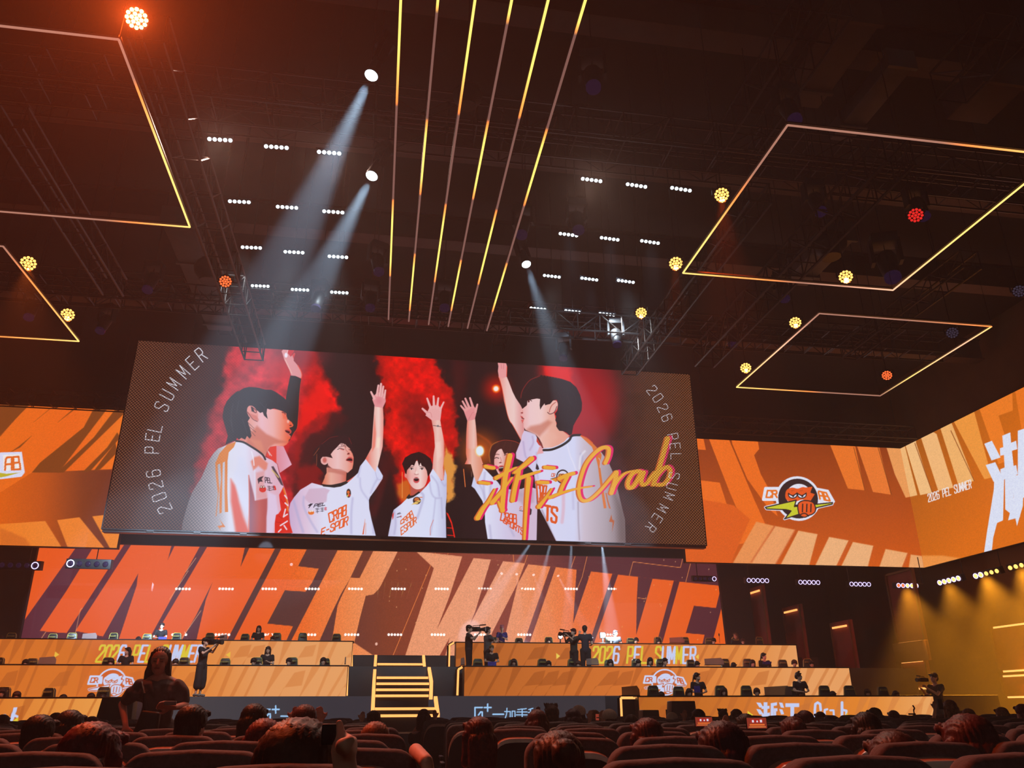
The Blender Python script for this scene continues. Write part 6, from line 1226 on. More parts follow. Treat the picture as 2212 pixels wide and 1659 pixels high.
# placards held in front
def placard(x, y, Y, w, h, lab, tilt=0.):
    q = atY(x, y, Y); o = MB().box((0, 0, 0), (w, .012, h)).build('placard', mat('blue_violet_card', (64, 66, 168), .5, var=.5, scale=14)); o.location = Vector([float(v) for v in q]); o.rotation_euler = (tilt, 0, 0); return tag(o, lab, 'placard')
placard(351, 1380.5, 34.1, .3, .16, 'small blue tablet in front of the referee behind the top left desk'); placard(1063, 1434, 29.1, .3, .14, 'small blue tablet in front of the referee with glasses')
placard(1506, 1489, 24.95, .20, .19, 'blue printed placard held by the ponytailed referee'); placard(1657, 1432, 29.1, .34, .1, 'grey blue clipboard of the bending referee', .6)
# ---- gaming chairs
CH = mat('dark_green_leather', (44, 50, 50), .4, spec=.5); CY_ = mat('yellow_piping', (206, 190, 90), .5)
def brand_text(parent, size=.052, txt='ANDASEAT'):
    cu = bpy.data.curves.new('t', 'FONT'); cu.body = txt; cu.size = size; cu.align_x = 'CENTER'; cu.extrude = .002; t = bpy.data.objects.new('t', cu); COL.objects.link(t)
    me = bpy.data.meshes.new_from_object(t.evaluated_get(DG())); bpy.data.objects.remove(t); me.name = 'logo_lettering'; me.materials.clear(); me.materials.append(CY_)
    o = bpy.data.objects.new('logo_lettering', me); COL.objects.link(o); o.parent = parent; o.rotation_euler = (math.pi/2, 0, 0); return o
def gaming_chair():
    e = empty('gaming_chair'); P = [(-.24, .46), (-.29, .62), (-.28, .82), (-.2, .95), (-.175, 1.12), (-.16, 1.25), (-.12, 1.31), (.12, 1.31), (.16, 1.25), (.175, 1.12), (.2, .95), (.28, .82), (.29, .62), (.24, .46)]
    bk = MB().prism(P, .06, .16).build('backrest', CH, e, bevel=.03, seg=3)
    MB().path([(x*.97, .055, z) for x, z in P], .008, 6).build('piping', CY_, bk); MB().box((0, .03, 1.19), (.2, .07, .1)).build('head_pillow', CH, bk, bevel=.025)
    t = brand_text(bk, .058); t.location = (0, -.008, 1.175)
    MB().box((0, -.2, .46), (.5, .5, .1)).build('seat', CH, e, bevel=.03)
    for s in (-1, 1): MB().box((s*.3, -.15, .68), (.07, .26, .03)).box((s*.3, -.12, .57), (.03, .05, .22)).build('armrest', K_black, e, bevel=.008)
    b = MB().tube((0, -.18, .08), (0, -.18, .42), .03, 8)
    for k in range(5): a = k*1.257; b.tube((0, -.18, .1), (.28*math.cos(a), -.18+.28*math.sin(a), .05), .02, 5)
    b.build('base', K_black, e); return e
CHAIR = gaming_chair(); used = []
def put_chair(x, ytop, Y, lab, grp, yaw=0.):
    o = CHAIR if not used else copy_tree(CHAIR); used.append(1); q = atY(x, ytop, Y); zf = {'t': ZD1, 'm': ZD2, 'b': ZD3}[grp.split('the ')[1][0]]; o.location = (float(q[0]), Y, zf); o.scale = (1, 1, (float(q[2])-zf)/1.31); o.rotation_euler = (0, 0, yaw); return tag(o, lab, 'gaming chair', grp)
def player_head(kind, hm):
    e = empty('player'); J = {k: np.array(v, float) for k, v in JOINT.items()}; b = MB(); H = np.array((0, -.0, 0.)); p = head_into(b, H); b.capsule((0, .02, -.08), .05, (0, .03, -.19), .055)
    fuse(b, 'body', SK, e, .014); h = MB(); hair_into(h, p, kind); fuse(h, 'hair', hm, e, .011, 1, .4)
    t = MB().capsule((-.16, .03, -.25), .07, (.16, .03, -.25), .07).capsule((0, .03, -.25), .12, (0, .06, -.6), .14).capsule((-.19, .02, -.26), .06, (-.25, -.08, -.5), .045).capsule((.19, .02, -.26), .06, (.25, -.08, -.5), .045)
    fuse(t, 'jersey', T_wht, e, .016); MB().path([(.1*math.cos(a), .02, .1*math.sin(a)+.04) for a in np.linspace(0, math.pi, 9)], .011, 6).build('headset', K_black, e)
    for s in (-1, 1): MB().ball((s*.094, .015, 0), (.02, .04, .045), 10, 6).build('ear_cup', K_black, e, smooth=True)
    return e
PH = [player_head('short', HB_), player_head('bob', mat('dark_brown_hair', (48, 30, 26), .5)), player_head('short', mat('warm_brown_hair', (70, 40, 34), .5))]; used_p = set()
def put_player(x, ytop, Y, k, lab, grp, yaw=0., tilt=.25):
    o = PH[k] if k not in used_p else copy_tree(PH[k]); used_p.add(k); q = atY(x, ytop, Y); o.location = (float(q[0]), Y, float(q[2])-.14); o.rotation_euler = (tilt, 0, yaw); return tag(o, lab, 'person', grp)
def ordinal(i): return ['first', 'second', 'third', 'fourth', 'fifth', 'sixth', 'seventh', 'eighth', 'ninth', 'tenth', 'eleventh', 'twelfth', 'thirteenth'][i]
ROWS = {'top left': (34.2, 1367, [25, 114, 157, 245, 319, 382, 453, 529, 598, 655, 727], [(3, 1373, 0), (300, 1375, 0), (590, 1374, 0)]),
        'middle left': (29.3, 1420, [-4, 70, 233, 398, 487, 556, 632, 703], [(57, 1424, 0), (241, 1422, 1), (380, 1423, 0), (549, 1421, 0), (625, 1421, 0), (699, 1420, 0)]),
        'bottom left': (25.2, 1484, [8, 104, 225], [(6, 1486, 1), (38, 1493, 2), (138, 1500, 0), (198, 1497, 0), (222, 1500, 0)]),
        'top right': (34.2, 1376, [1066, 1122, 1185, 1316, 1363, 1423, 1482, 1532, 1589, 1641], [(1121, 1379, 0), (1185, 1378, 0), (1374, 1377, 0), (1423, 1380, 0), (1541, 1378, 0), (1604, 1379, 2)]),
        'middle right': (29.3, 1423, [1033, 1110, 1173, 1238, 1316, 1375, 1428, 1494, 1569, 1615, 1691, 1745], [(1110, 1423, 1), (1185, 1427, 0), (1249, 1427, 2), (1318, 1424, 0), (1378, 1424, 0), (1404, 1420, 1), (1436, 1421, 0), (1505, 1428, 0), (1584, 1431, 0), (1625, 1425, 1), (1715, 1425, 2), (1752, 1427, 0)]),
        'bottom right': (25.2, 1481, [1411, 1466, 1557, 1612, 1708, 1781, 1835, 1908], [(1428, 1494, 0), (1488, 1487, 1), (1563, 1485, 1), (1634, 1486, 2), (1730, 1487, 0), (1798, 1493, 0), (1873, 1488, 1), (1934, 1492, 1)])}
for rw, (Y, yt, chairs, heads) in ROWS.items():
    for i, x in enumerate(chairs): put_chair(x, yt+(2 if i % 3 == 1 else 0), Y+.35, f'dark gaming chair with yellow piping, {ordinal(i)} from left behind the {rw} desk', f'gaming chairs behind the {rw} desk', rnd.uniform(-.25, .25))
    for i, (x, y, k) in enumerate(heads): put_player(x, y, Y-.02, k, f'player bowed over the {rw} desk, {ordinal(i)} from left, only hair and headset showing', f'players at the {rw} desk', rnd.uniform(-.4, .4), rnd.uniform(.2, .5))
# ---- pale divider panels standing on the desks
ACR = mat('pale_grey_acrylic', (150, 128, 124), .25, var=.04, scale=2, alpha=.75)
def divider(x0, x1, yt, yb, Y, lab):
    A, B = atY(x0, yb, Y), atY(x1, yt, Y); w = B[0]-A[0]; h = B[2]-A[2]; e = empty('desk_divider', (A[0], Y, A[2]), 0, lab, 'divider')
    MB().prism([(0, 0), (w, 0), (w*.99, h*.62), (w*.86, h), (0, h*.86)], 0, .02).build('panel', ACR, e); MB().box((w/2, .03, .01), (w, .1, .02)).build('foot', K_black, e)
for a in ((176, 211, 1367, 1383.5, 33.2, 'pale divider panel on the top left desk'), (82, 123, 1418, 1436, 28.4, 'clear divider panel on the middle left desk'), (474, 492, 1370, 1383.5, 33.3, 'small reddish panel on the top left desk behind the camera operator'),
          (1447, 1478, 1376, 1389, 33.2, 'pale divider panel on the top right desk'), (1267, 1293, 1421, 1437, 28.5, 'pale divider panel on the middle right desk beside the standing men'), (1523, 1563, 1421, 1437, 28.5, 'wide pale divider panel on the middle right desk'),
          (1344, 1381, 1481, 1503, 24.5, 'pale divider panel at left end of the bottom right desk'), (1653, 1709, 1481, 1503, 24.5, 'wide pale divider panel beside the tousled referee'), (744, 748, 1418, 1435, 28.4, 'slim grey panel at the inner end of middle left desk'), (995, 1004, 1420, 1437, 28.5, 'slim pinkish panel at the inner end of middle right desk')): divider(*a)
e = empty('desk_microphone', atY(1555, 1389, 33.2), 0, 'thin black microphone standing on the top right desk', 'microphone'); MB().tube((0, 0, 0), (0, 0, .3), .008, 6).build('stand', K_black, e); MB().capsule((0, 0, .3), .025, (0, 0, .36), .03, 8).build('head', K_black, e, smooth=True)
# ---------------------------------------------------------------- stalls
FAB = mat('plum_seat_fabric', (84, 68, 68), .85, var=.22, scale=60, bump=.25); SHL = mat('dark_seat_shell', (26, 22, 24), .4, spec=.4); TRM = mat('glossy_seat_rim', (186, 146, 128), .25, spec=.8)
def theatre_seat():
    e = empty('theatre_seat'); w = .25
    P = [(-w, .42)]+[(-w+.085-.085*math.cos(a), .978+.085*math.sin(a)) for a in np.linspace(0, math.pi/2, 7)]+[(0, 1.07)]+[(w-.085+.085*math.cos(a), .978+.085*math.sin(a)) for a in np.linspace(math.pi/2, 0, 7)]+[(w, .42)]
    MB().prism(P, -.035, .065).build('backrest', FAB, e, bevel=.028, seg=3)
    n = 18; arc = [(-w+.015+(2*w-.03)*(.5-.5*math.cos(math.pi*k/n)), .78+.21*(1-abs(math.cos(math.pi*k/n))**4)**.6) for k in range(n+1)]
    MB().prism([(-w+.015, .40)]+arc+[(w-.015, .40)], -.085, -.03).build('back_shell', SHL, e)
    rm = MB(); V = []
    for (x, z) in arc: V += [(x, -.105, z-.016), (x, -.03, z-.008), (x, -.034, z+.022), (x, -.098, z+.010)]
    rm.add(V, [tuple(4*j+q for q in f) for j in range(n) for f in ((0, 1, 5, 4), (1, 2, 6, 5), (2, 3, 7, 6), (3, 0, 4, 7))]+[(3, 2, 1, 0), (4*n, 4*n+1, 4*n+2, 4*n+3)]); rm.build('rim', TRM, e, smooth=False)
    MB().box((0, .27, .43), (.46, .44, .1)).build('seat_pan', FAB, e, bevel=.03)
    for s in (-1, 1): MB().box((s*.27, .16, .62), (.05, .36, .04)).box((s*.27, .1, .31), (.04, .1, .6)).build('armrest', SHL, e, bevel=.01)
    return e
SEAT = theatre_seat(); sused = []
def left_edge(Y): return float(atY(-60, 1560, Y)[0])
def right_edge(Y): return float(atY(2260, 1560, Y)[0])
RY = [2.42, 3.35, 4.35, 5.4, 6.5, 7.6, 8.8, 10.1, 11.5, 13.1, 15.0, 17.2]
PH0 = {0: -.12, 1: .18, 2: .02, 3: .25, 4: .1, 5: .3}
nseat = 0
for ri, Y in enumerate(RY):
    x = .72+PH0.get(ri, .1*(ri % 3)); blocks = []
    while x < right_edge(Y)+.3: blocks.append(x+.28); x += .565
    x = .12+PH0.get(ri, .1*(ri % 3))*.5
    while x > left_edge(Y)-.3: blocks.append(x-.28); x -= .565
    for xx in sorted(blocks):
        o = SEAT if not sused else copy_tree(SEAT); sused.append(1); nseat += 1
        o.location = (xx, Y+rnd.uniform(-.015, .015), 0); o.rotation_euler = (0, 0, rnd.uniform(-.03, .03))
        tag(o, f'plum theatre seat with glossy rim, {ordinal(ri)} row from the front of the picture', 'seat', f'theatre seats of row {ri+1} from the front of the picture')
print('seats', nseat)
# ---- spectators, seen from behind
def hairmat(n, c, lo=None): return mat('hair_'+n, c, .5, var=.45, scale=30, bump=.5, spec=.22)
HM = dict(black=hairmat('black', (34, 24, 24)), red=hairmat('red', (96, 34, 34)), brown=hairmat('brown', (66, 42, 34)), copper=hairmat('copper', (128, 80, 50)), auburn=hairmat('auburn', (74, 34, 32)), plum=hairmat('plum', (56, 30, 40)))
CAPM = mat('pale_knit_cap', (206, 176, 160), .8, scale=60, bump=.3); TOPS = [mat('spectator_black_top', (30, 28, 32), .9), mat('spectator_grey_top', (84, 78, 84), .9), mat('spectator_red_top', (92, 34, 34), .9), mat('spectator_cream_top', (170, 150, 140), .9)]
def spectator(kind, hm, arms=False, big=1.):
    """seated, facing the stage (+y); origin on the floor below the head, crown at 1.30 m"""
    e = empty('spectator'); b = MB(); R = math.pi; H = np.array((0, .02, 1.17)); p = head_into(b, H, R); b.capsule((0, -.02, 1.0), .052, (0, 0, 1.1), .05)
    b.capsule((0, -.02, .96), .06, (-.17, -.0, .93), .052).capsule((0, -.02, .96), .06, (.17, 0, .93), .052).capsule((0, 0, .9), .12, (0, .02, .6), .13)
    for s in (-1, 1):
        if arms:
            el, wr = (s*.24, .22, .92), (s*.10, .36, 1.16); b.capsule((s*.18, 0, .92), .046, el, .036).capsule(el, .036, wr, .025); hand_into(b, wr, (-s*.1, .02, 1), -s, curl=.7)
        else: b.capsule((s*.18, 0, .92), .046, (s*.23, .06, .68), .036).capsule((s*.23, .06, .68), .034, (s*.12, .28, .6), .025); hand_into(b, (s*.12, .28, .6), (-s*.2, 1, 0), s)
        b.capsule((s*.09, .05, .52), .085, (s*.1, .44, .50), .06).capsule((s*.1, .44, .50), .055, (s*.1, .5, .09), .04)
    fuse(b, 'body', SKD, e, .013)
    h = MB()
    if kind == 'cap':
        MB().ball(p(0, .015, .058), (.098, .112, .088), 18, 10).box(p(0, -.14, .035), (.15, .12, .014)).build('knit_cap', CAPM, e, smooth=True); h.ball(p(0, .05, -.01), (.085, .07, .07)); h.capsule(p(-.05, .08, -.04), .035, p(.05, .08, -.04), .035)
    else: hair_into(h, p, kind)
    fuse(h, 'hair', hm, e, .0085, 2, .5, disp=lambda c: .0022*np.sin(np.arctan2(c[:, 1]-.05, c[:, 0])*46+c[:, 2]*9)+.002*np.sin(c[:, 0]*420+c[:, 2]*30))
    t = MB().capsule((0, .0, .6), .145, (0, 0, .88), .14)
    for s in (-1, 1): t.capsule((0, -.01, .94), .07, (s*.17, 0, .91), .066).capsule((0, 0, .86), .12, (s*.16, 0, .86), .07).capsule((s*.18, 0, .92), .064, (s*.21, .12 if arms else .04, .92 if arms else .78), .056)
    fuse(t, 'shirt', rnd.choice(TOPS), e, .016); l = MB()
    for s in (-1, 1): l.capsule((s*.09, .02, .52), .105, (s*.1, .44, .51), .075).capsule((s*.1, .44, .5), .072, (s*.1, .5, .12), .055)
    fuse(l, 'trousers', T_dk, e, .016)
    for s in (-1, 1): MB().capsule((s*.1, .5, .045), .042, (s*.1, .66, .035), .035).build('shoe', SHOE, e, smooth=True)
    return e
PROTO = {}
def get_spec(kind, col, arms=False):
    k = (kind, col, arms)
    if k not in PROTO: PROTO[k] = spectator(kind, HM[col], arms); return PROTO[k]
    return copy_tree(PROTO[k])
AUD = [(205, 1558, 105, 'bob', 'red', 0, 'spectator with glossy reddish brown hair in the second row at left'), (90, 1543, 62, 'short', 'black', 0, 'spectator with round dark hair at far left'), (155, 1533, 60, 'bob', 'black', 0, 'spectator with straight dark hair between two others at left'),
       (123, 1539, 30, 'short', 'auburn', 0, 'small far head between the two dark haired spectators at left'), (200, 1547, 30, 'short', 'auburn', 0, 'small far head above the reddish haired spectator'), (418, 1521, 68, 'short', 'black', 0, 'spectator with close-cropped black hair beside the standing woman'),
       (551, 1519, 64, 'bob', 'black', 0, 'spectator with dark bob in front of the plus sign'), (574, 1551, 92, 'long', 'red', 0, 'spectator with long bright red hair'), (650, 1549, 160, 'bob', 'brown', 0, 'nearest spectator with big brown orange hair'), (660, 1521, 56, 'short', 'auburn', 1, 'spectator with spiky hair behind the nearest one'),
       (812, 1558, 80, 'long', 'copper', 0, 'spectator with copper blonde hair left of the aisle'), (808, 1534, 32, 'short', 'black', 1, 'far spectator in front of the stairs, left one'), (916, 1531, 32, 'bob', 'black', 1, 'far spectator in front of the stairs, right one'), (1035, 1547, 75, 'bob', 'auburn', 0, 'spectator with dark auburn hair right of the aisle'),
       (1160, 1532, 52, 'bob', 'auburn', 0, 'spectator with dark hair in front of the pale blue characters'), (1192, 1518, 34, 'tuft', 'brown', 1, 'far spectator with both hands raised to the head'), (1238, 1530, 40, 'bob', 'plum', 0, 'spectator with plum hair edged by light'), (1250, 1523, 33, 'cap', 'brown', 0, 'spectator in pale cap behind the plum haired one'),
       (1316, 1531, 34, 'cap', 'brown', 1, 'spectator in pale knit cap holding a small phone'), (1284, 1533, 28, 'short', 'copper', 0, 'far spectator with copper hair between the two pale caps'), (1206, 1577, 103, 'bun', 'brown', 0, 'spectator with orange brown bun low in the foreground'), (1397, 1550, 82, 'bob', 'auburn', 0, 'spectator with big dark hair below the black gap'),
       (1363, 1543, 34, 'short', 'brown', 0, 'far spectator just left of the big dark hair'), (1451, 1538, 27, 'cap', 'brown', 0, 'far spectator in pale cap below the round badge'), (1508, 1531, 37, 'bob', 'black', 1, 'spectator holding up the left of two phones'), (1561, 1530, 24, 'tuft', 'black', 0, 'far spectator with cat ear shaped hair'),
       (1590, 1531, 33, 'bob', 'auburn', 0, 'far spectator right of the cat ear shaped hair'), (1558, 1556, 130, 'bob', 'plum', 0, 'second nearest spectator with very dark hair'), (1610, 1541, 46, 'short', 'brown', 1, 'spectator holding up the right of two phones'), (1711, 1547, 62, 'bun', 'auburn', 0, 'spectator with dark hair tied in a low bun'), (1737, 1534, 44, 'short', 'red', 0, 'spectator with reddish hair below the white characters'),
       (1771, 1537, 26, 'short', 'auburn', 0, 'far spectator right of the reddish hair'), (1791, 1545, 30, 'short', 'plum', 0, 'far spectator below the letters of the bottom right desk'), (1868, 1537, 78, 'bob', 'black', 0, 'spectator with smooth black hair at right'), (1888, 1528, 35, 'bob', 'black', 0, 'far spectator behind the smooth black hair'),
       (1929, 1534, 27, 'short', 'auburn', 0, 'far spectator in front of the desk end at right'), (1926, 1578, 100, 'short', 'brown', 0, 'low foreground spectator with orange brown hair at right'), (2085, 1541, 112, 'long', 'auburn', 0, 'spectator with long dark auburn hair at right'), (2050, 1511, 34, 'bob', 'copper', 1, 'spectator rim lit in amber holding up a phone'),
       (2090, 1530, 30, 'short', 'copper', 0, 'far spectator right of the amber rim lit one'), (2162, 1527, 32, 'bob', 'copper', 0, 'far spectator with blond hair near the right edge'), (2206, 1520, 34, 'short', 'red', 0, 'spectator cut by the right picture edge'), (8, 1543, 30, 'short', 'plum', 0, 'spectator cut by the left picture edge')]
for x, yt, w, kind, col, arms, lab in AUD:
    hw = .205 if kind in ('short', 'cap', 'tuft', 'bun') else .225
    Y = hw*F/w/.925*1.0; ry = min(RY, key=lambda r: abs(r+.17-Y)); Y = ry+.17 if abs(ry+.17-Y) < .45 else Y
    if Y > 17.6: Y = 17.4
    q = atY(x, yt, Y); o = get_spec(kind, col, bool(arms)); top = {'tuft': 1.345}.get(kind, 1.315)
    o.scale = (1.3 if w > 150 else 1.14 if w > 98 else 1,)*3; o.location = (float(q[0]), float(Y), float(q[2])-top*o.scale[0]); o.rotation_euler = (0, 0, rnd.uniform(-.3, .3)); tag(o, lab, 'person', 'seated spectators')
# ---- phones held up
def phone(x, y, Y, w, h, lab, scr=True, tilt=0.):
    q = atY(x, y, Y); e = empty('smartphone', q, tilt, lab, 'phone'); MB().box((0, 0, 0), (w, .009, h)).build('phone_body', K_black, e, bevel=.004)
    if scr: panel_s = MB().box((0, -.006, 0), (w*.92, .002, h*.9)).build('screen', m_ph, e)
    return e
m_ph = mat('phone_live_picture', (60, 20, 20), .3, emis=(150, 56, 40), estr=.8, var=.9, scale=30)
def phone_pic(e, w, h, s=1):
    """the stage as seen on the phone: red picture band, orange stripes, white figures"""
    cols = [((0, .18), (.6, .3), (170, 40, 34)), ((-.18, .16), (.09, .2), (226, 220, 236)), ((.02, .14), (.07, .14), (226, 220, 236)), ((.2, .17), (.1, .22), (226, 220, 236)), ((0, -.14), (.7, .14), (226, 110, 50)), ((0, -.32), (.8, .06), (236, 140, 70))]
    for k, ((cx, cz), (ww, hh), c) in enumerate(cols): MB().box((cx*w, -.0075-.0003*k, cz*h), (ww*w, .0008, hh*h)).build('screen_picture', mat(f'phone_pic_{c[0]}_{c[1]}', c, .4, emis=c, estr=.9, var=.2), e)
e = phone(1520, 1559, 6.6, .155, .075, 'phone in a red case filming the stage, left of the two lit phones'); phone_pic(e, .155, .075)
e = phone(1634, 1562, 5.6, .155, .075, 'phone filming the stage, right of the two lit phones'); phone_pic(e, .155, .075)
phone(1290, 1550, 11.6, .05, .1, 'small far phone with a bright picture next to the pale knit cap'); phone(2031, 1521, 10.4, .07, .13, 'phone held up by the amber rim lit spectator', False)
# big hand with a phone beside the nearest spectator
P = atY(735, 1610, 1.95); e = empty('smartphone', atY(718, 1586, 2.05), .1, 'dark phone held sideways by the big hand left of the aisle', 'phone'); MB().box((0, 0, 0), (.05, .009, .045)).build('phone_body', K_black, e, bevel=.004); MB().cone((.02, -.005, .0), .009, (.02, -.009, .0), .009, 12).build('camera_lens', m_dklens, e)
b = MB(); w0 = atY(745, 1655, 2.05); e = empty('raised_hand', w0, 0, 'raised hand and forearm of a hidden spectator gripping the dark phone', 'person'); 
a = lambda x, y, Y=2.05: atY(x, y, Y)-w0
b.capsule(a(748, 1690), .03, a(744, 1645), .028).capsule(a(744, 1645), .028, a(742, 1618), .030).capsule(a(736, 1612), .02, a(737, 1590), .013).capsule(a(737, 1590), .0125, a(733, 1562), .009).capsule(a(742, 1612, 2.0), .02, a(756, 1600, 2.0), .012).capsule(a(756, 1600, 2.0), .012, a(748, 1592, 2.08), .010)
for k in range(3): b.capsule(a(752, 1608+k*10, 2.02), .012, a(764, 1600+k*10, 2.06), .010).capsule(a(764, 1600+k*10, 2.06), .010, a(752, 1598+k*10, 2.12), .009)
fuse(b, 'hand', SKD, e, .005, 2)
b = MB(); w0 = atY(925, 1640, 3.2); e = empty('resting_arm', w0, 0, 'bare forearm lying over the aisle armrest of the left block', 'person'); a = lambda x, y, Y=3.2: atY(x, y, Y)-w0
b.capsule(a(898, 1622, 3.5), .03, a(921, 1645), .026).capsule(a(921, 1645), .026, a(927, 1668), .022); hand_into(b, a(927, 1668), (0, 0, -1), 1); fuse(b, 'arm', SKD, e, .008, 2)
# pair of dark monitors on the stage floor edge
def wedge(x, y, w, h, Y, lab):
    q = atY(x, y, Y); e = empty('stage_monitor', (q[0], Y, q[2]), 0, lab, 'speaker'); e.location.z = 0; h = h+q[2]; MB().prism([(-w/2, 0), (w/2, 0), (w*.42, h), (-w*.3, h)], 0, .4).build('cabinet', K_black, e, bevel=.02); MB().box((0, .42, h*.5), (w*.7, .03, h*.7)).build('grille', K_steel, e)
wedge(240, 1560, 1.0, .55, 21.8, 'dark wedge monitor in front of the bottom left desk'); wedge(1476, 1558, .9, .5, 21.8, 'dark wedge monitor in front of the bottom right desk'); wedge(1405, 1556, .6, .25, 21.6, 'low black box in front of the bottom right desk'); 
e = empty('tripod_gimbal', atY(1977, 1553, 15.6), 0, 'small black phone gimbal on a seat back at right', 'gimbal'); MB().tube((0, 0, -float(e.location.z)), (0, 0, .16), .012, 6).path([(0, 0, .16), (.03, 0, .2), (0, 0, .25)], .014, 6).build('arm', K_black, e); MB().box((-.05, 0, .09), (.16, .01, .03), None).build('phone', K_black, e, bevel=.004)
# ---- standing woman walking in the row, facing the camera
Yw = 8.2; SW = mat('woman_skin', (196, 132, 112), .55, var=.05, scale=12); TW = mat('grey_brown_tee', (92, 78, 76), .8, var=.15, scale=12, bump=.4); LW = mat('checked_cream_trousers', (150, 128, 108), .85, var=.3, scale=24); HWm = mat('woman_dark_hair', (34, 24, 24), .4, var=.4, scale=40, bump=.4, spec=.6)
q = atY(345, 1403, Yw); zf = 0.; k_ = float(q[2])/1.725
x0_, z0_ = float(q[0]), 0.
def wp(x, y, dy=0.):
    w = atY(x, y, Yw+dy); return ((w[0]-x0_)/k_, dy/k_, w[2]/k_)
ew = empty('person', (x0_, Yw, 0), 0, 'woman with long dark hair and grey brown t-shirt standing in the stalls, looking down', 'person'); ew.scale = (k_,)*3
b = MB(); Hd = np.array(wp(345, 1428)); p = head_into(b, Hd+(0, 0, -.01), .1); nk = np.array(wp(346, 1466, .03)); b.capsule(nk, .05, Hd+(0, .02, -.06), .047); pv = np.array(wp(334, 1592, .02)); chs = np.array(wp(342, 1502, .02))
sl, sr = np.array(wp(303, 1482, .02)), np.array(wp(386, 1482, .02)); el, wl = np.array(wp(264, 1522, .06)), np.array(wp(271, 1566, -.1)); er, wr = np.array(wp(400, 1524, .0)), np.array(wp(376, 1528, -.28))
b.capsule(nk, .06, sl, .05).capsule(nk, .06, sr, .05).capsule(chs, .115, pv, .11).capsule(chs, .11, nk+(0, 0, -.03), .07)
for S_, E_, W_ in ((sl, el, wl), (sr, er, wr)): b.capsule(S_, .047, E_, .036).capsule(E_, .036, W_, .025)
hand_into(b, wl, (.1, -.1, -.4), -1, 1.05, .6); hand_into(b, wr, (-.9, -.15, .15), 1, 1.05, .8)
for s in (-1, 1): b.capsule(pv+(s*.09, 0, -.02), .095, (s*.1+pv[0]*.5, 0, .5), .06).capsule((s*.1+pv[0]*.5, 0, .5), .055, (s*.1+pv[0]*.3, .02, .09), .036)
fuse(b, 'body', SW, ew, .009)
t = MB().capsule(chs, .135, pv+(0, 0, .08), .13).capsule(chs+(-.07, 0, .03), .115, chs+(.07, 0, .03), .115).capsule(pv+(-.06, 0, .06), .11, pv+(.06, 0, .08), .105)
for S_, E_ in ((sl, el), (sr, er)): t.capsule(nk+(0, .015, -.065), .062, S_+(0, 0, -.005), .06).capsule(chs, .11, S_+(0, 0, -.06), .07).capsule(S_, .062, S_+(E_-S_)*.62, .07)
fuse(t, 'tshirt', TW, ew, .009, 3, disp=lambda c: .006*np.sin(c[:, 2]*46+c[:, 0]*22+np.sin(c[:, 0]*30)))
h = MB(); h.ball(p(0, .03, .058), (.086, .095, .086), 16, 10).ball(p(0, .06, 0), (.078, .06, .09))
for s, zz in ((-1, -.30), (1, -.25)): h.capsule(p(s*.066, .01, .07), .026, p(s*.088, .015, -.08), .026).capsule(p(s*.088, .015, -.08), .026, p(s*.115, .03, zz), .02)
h.capsule(p(0, .09, .0), .06, p(0, .09, -.25), .05); h.capsule(p(-.05, .08, .0), .05, p(-.08, .07, -.28), .04); h.capsule(p(.05, .08, .0), .05, p(.08, .07, -.22), .035)
fuse(h, 'hair', HWm, ew, .007, 2, .5, disp=lambda c: .003*np.sin(c[:, 0]*300+c[:, 2]*20))
for s in (-1, 1): MB().ball(p(s*.03, -.084, .004), (.015, .007, .005), 10, 6).build('eyelid', mat('eyelid', (110, 66, 58), .6), ew, smooth=True); MB().capsule(p(s*.014, -.093, .027), .004, p(s*.047, -.082, .030), .003, 6).build('eyebrow', HWm, ew, smooth=True)
MB().capsule(p(-.017, -.098, -.056), .0065, p(.017, -.098, -.056), .0065, 8).build('lips', mat('lips', (140, 66, 62), .5), ew, smooth=True)
l = MB()
for s in (-1, 1): l.capsule(pv+(0, 0, -.06), .115, pv+(s*.08, 0, -.1), .115).capsule(pv+(s*.09, 0, -.06), .11, (s*.1+pv[0]*.5, 0, .5), .09).capsule((s*.1+pv[0]*.5, 0, .5), .088, (s*.1+pv[0]*.3, .02, .12), .07)
fuse(l, 'trousers', LW, ew, .014)
for s in (-1, 1): MB().capsule((s*.1+pv[0]*.3, .05, .045), .042, (s*.1+pv[0]*.3, -.12, .035), .035).build('shoe', SHOE, ew, smooth=True)
e = empty('shoulder_bag', atY(318, 1560, Yw-.2), 0, 'dark shoulder bag with strap worn by the standing woman', 'bag'); c_ = atY(318, 1560, Yw-.2); sp_ = lambda x, y, Y: tuple(atY(x, y, Y)-c_)
MB().path([sp_(306, 1474, Yw-.02), sp_(312, 1500, Yw-.17), sp_(313, 1530, Yw-.2), sp_(300, 1558, Yw-.2)], .014, 6).build('strap', K_black, e); MB().prism([(-.12, -.16), (.1, -.16), (.1, .08), (-.06, .1)], -.03, .04).build('pouch', K_black, e, bevel=.02)
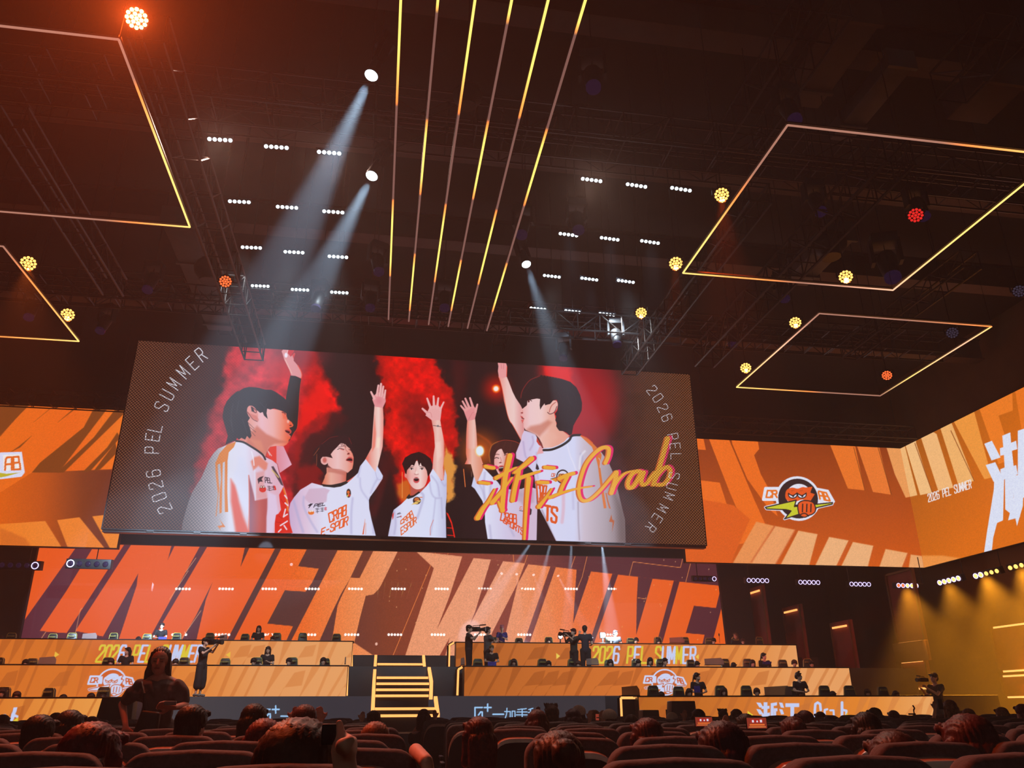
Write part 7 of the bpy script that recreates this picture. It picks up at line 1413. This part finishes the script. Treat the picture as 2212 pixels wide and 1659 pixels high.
e = empty('smartphone', atY(368, 1519, Yw-.34), 0, 'phone in the hand of the standing woman', 'phone'); MB().box((0, 0, 0), (.10, .02, .035)).build('phone_body', mat('phone_grey', (120, 104, 100), .3), e, bevel=.004)
# ---------------------------------------------------------------- rods that carry the hung things
for o in [o for o in COL.objects if o.parent is None and o.get('category') in ('stage light', 'speaker', 'duct', 'truss') and o.location.z > 8.5]:
    Mi = Matrix.LocRotScale(o.location, o.rotation_euler, o.scale).inverted(); z0 = o.location.z
    pts = [(o.location.x, o.location.y)]
    if o['category'] in ('truss', 'duct'):
        co = [Vector(c) for ch in o.children for c in ch.bound_box]; ys = [c.y for c in co]; xs = [c.x for c in co]
        pts = [(o.location.x+.86*(min(xs) if max(xs)-min(xs) > 2 else (min(xs)+max(xs))/2), o.location.y+(min(ys)*.8+max(ys)*.2 if max(ys)-min(ys) > 2 else 0)), (o.location.x+.86*(max(xs) if max(xs)-min(xs) > 2 else (min(xs)+max(xs))/2), o.location.y+(max(ys)*.8+min(ys)*.2 if max(ys)-min(ys) > 2 else 0))]
    for (x, y) in pts:
        r = MB().tube((x, y, z0+.12), (x, y, ZC+.02), .012, 5).build('hanging_rod', K_steel, o); r.matrix_parent_inverse = Mi
for o in [o for o in COL.objects if o.parent is None and o.get('group') == 'five-lamp fixtures below the wing screens']:
    Mi = Matrix.LocRotScale(o.location, o.rotation_euler, o.scale).inverted(); y = min(o.location.y+.85, 34.12) if o.location.y > 32 else o.location.y; x = o.location.x if o.location.y > 32 else o.location.x+.75
    l = o.location; r = MB().path([(l.x, l.y+(.25 if y > l.y else 0), l.z+.1), (x, y, l.z+.1), (x, y, zb+.02)], .02, 5).build('hanging_rod', K_steel, o); r.matrix_parent_inverse = Mi
# ---------------------------------------------------------------- thin stage haze in the hall
vs = W.node_tree.nodes.new('ShaderNodeVolumeScatter'); vs.inputs['Density'].default_value = .0042; vs.inputs['Anisotropy'].default_value = .2
W.node_tree.links.new(vs.outputs[0], [n for n in W.node_tree.nodes if n.type == 'OUTPUT_WORLD'][0].inputs['Volume'])
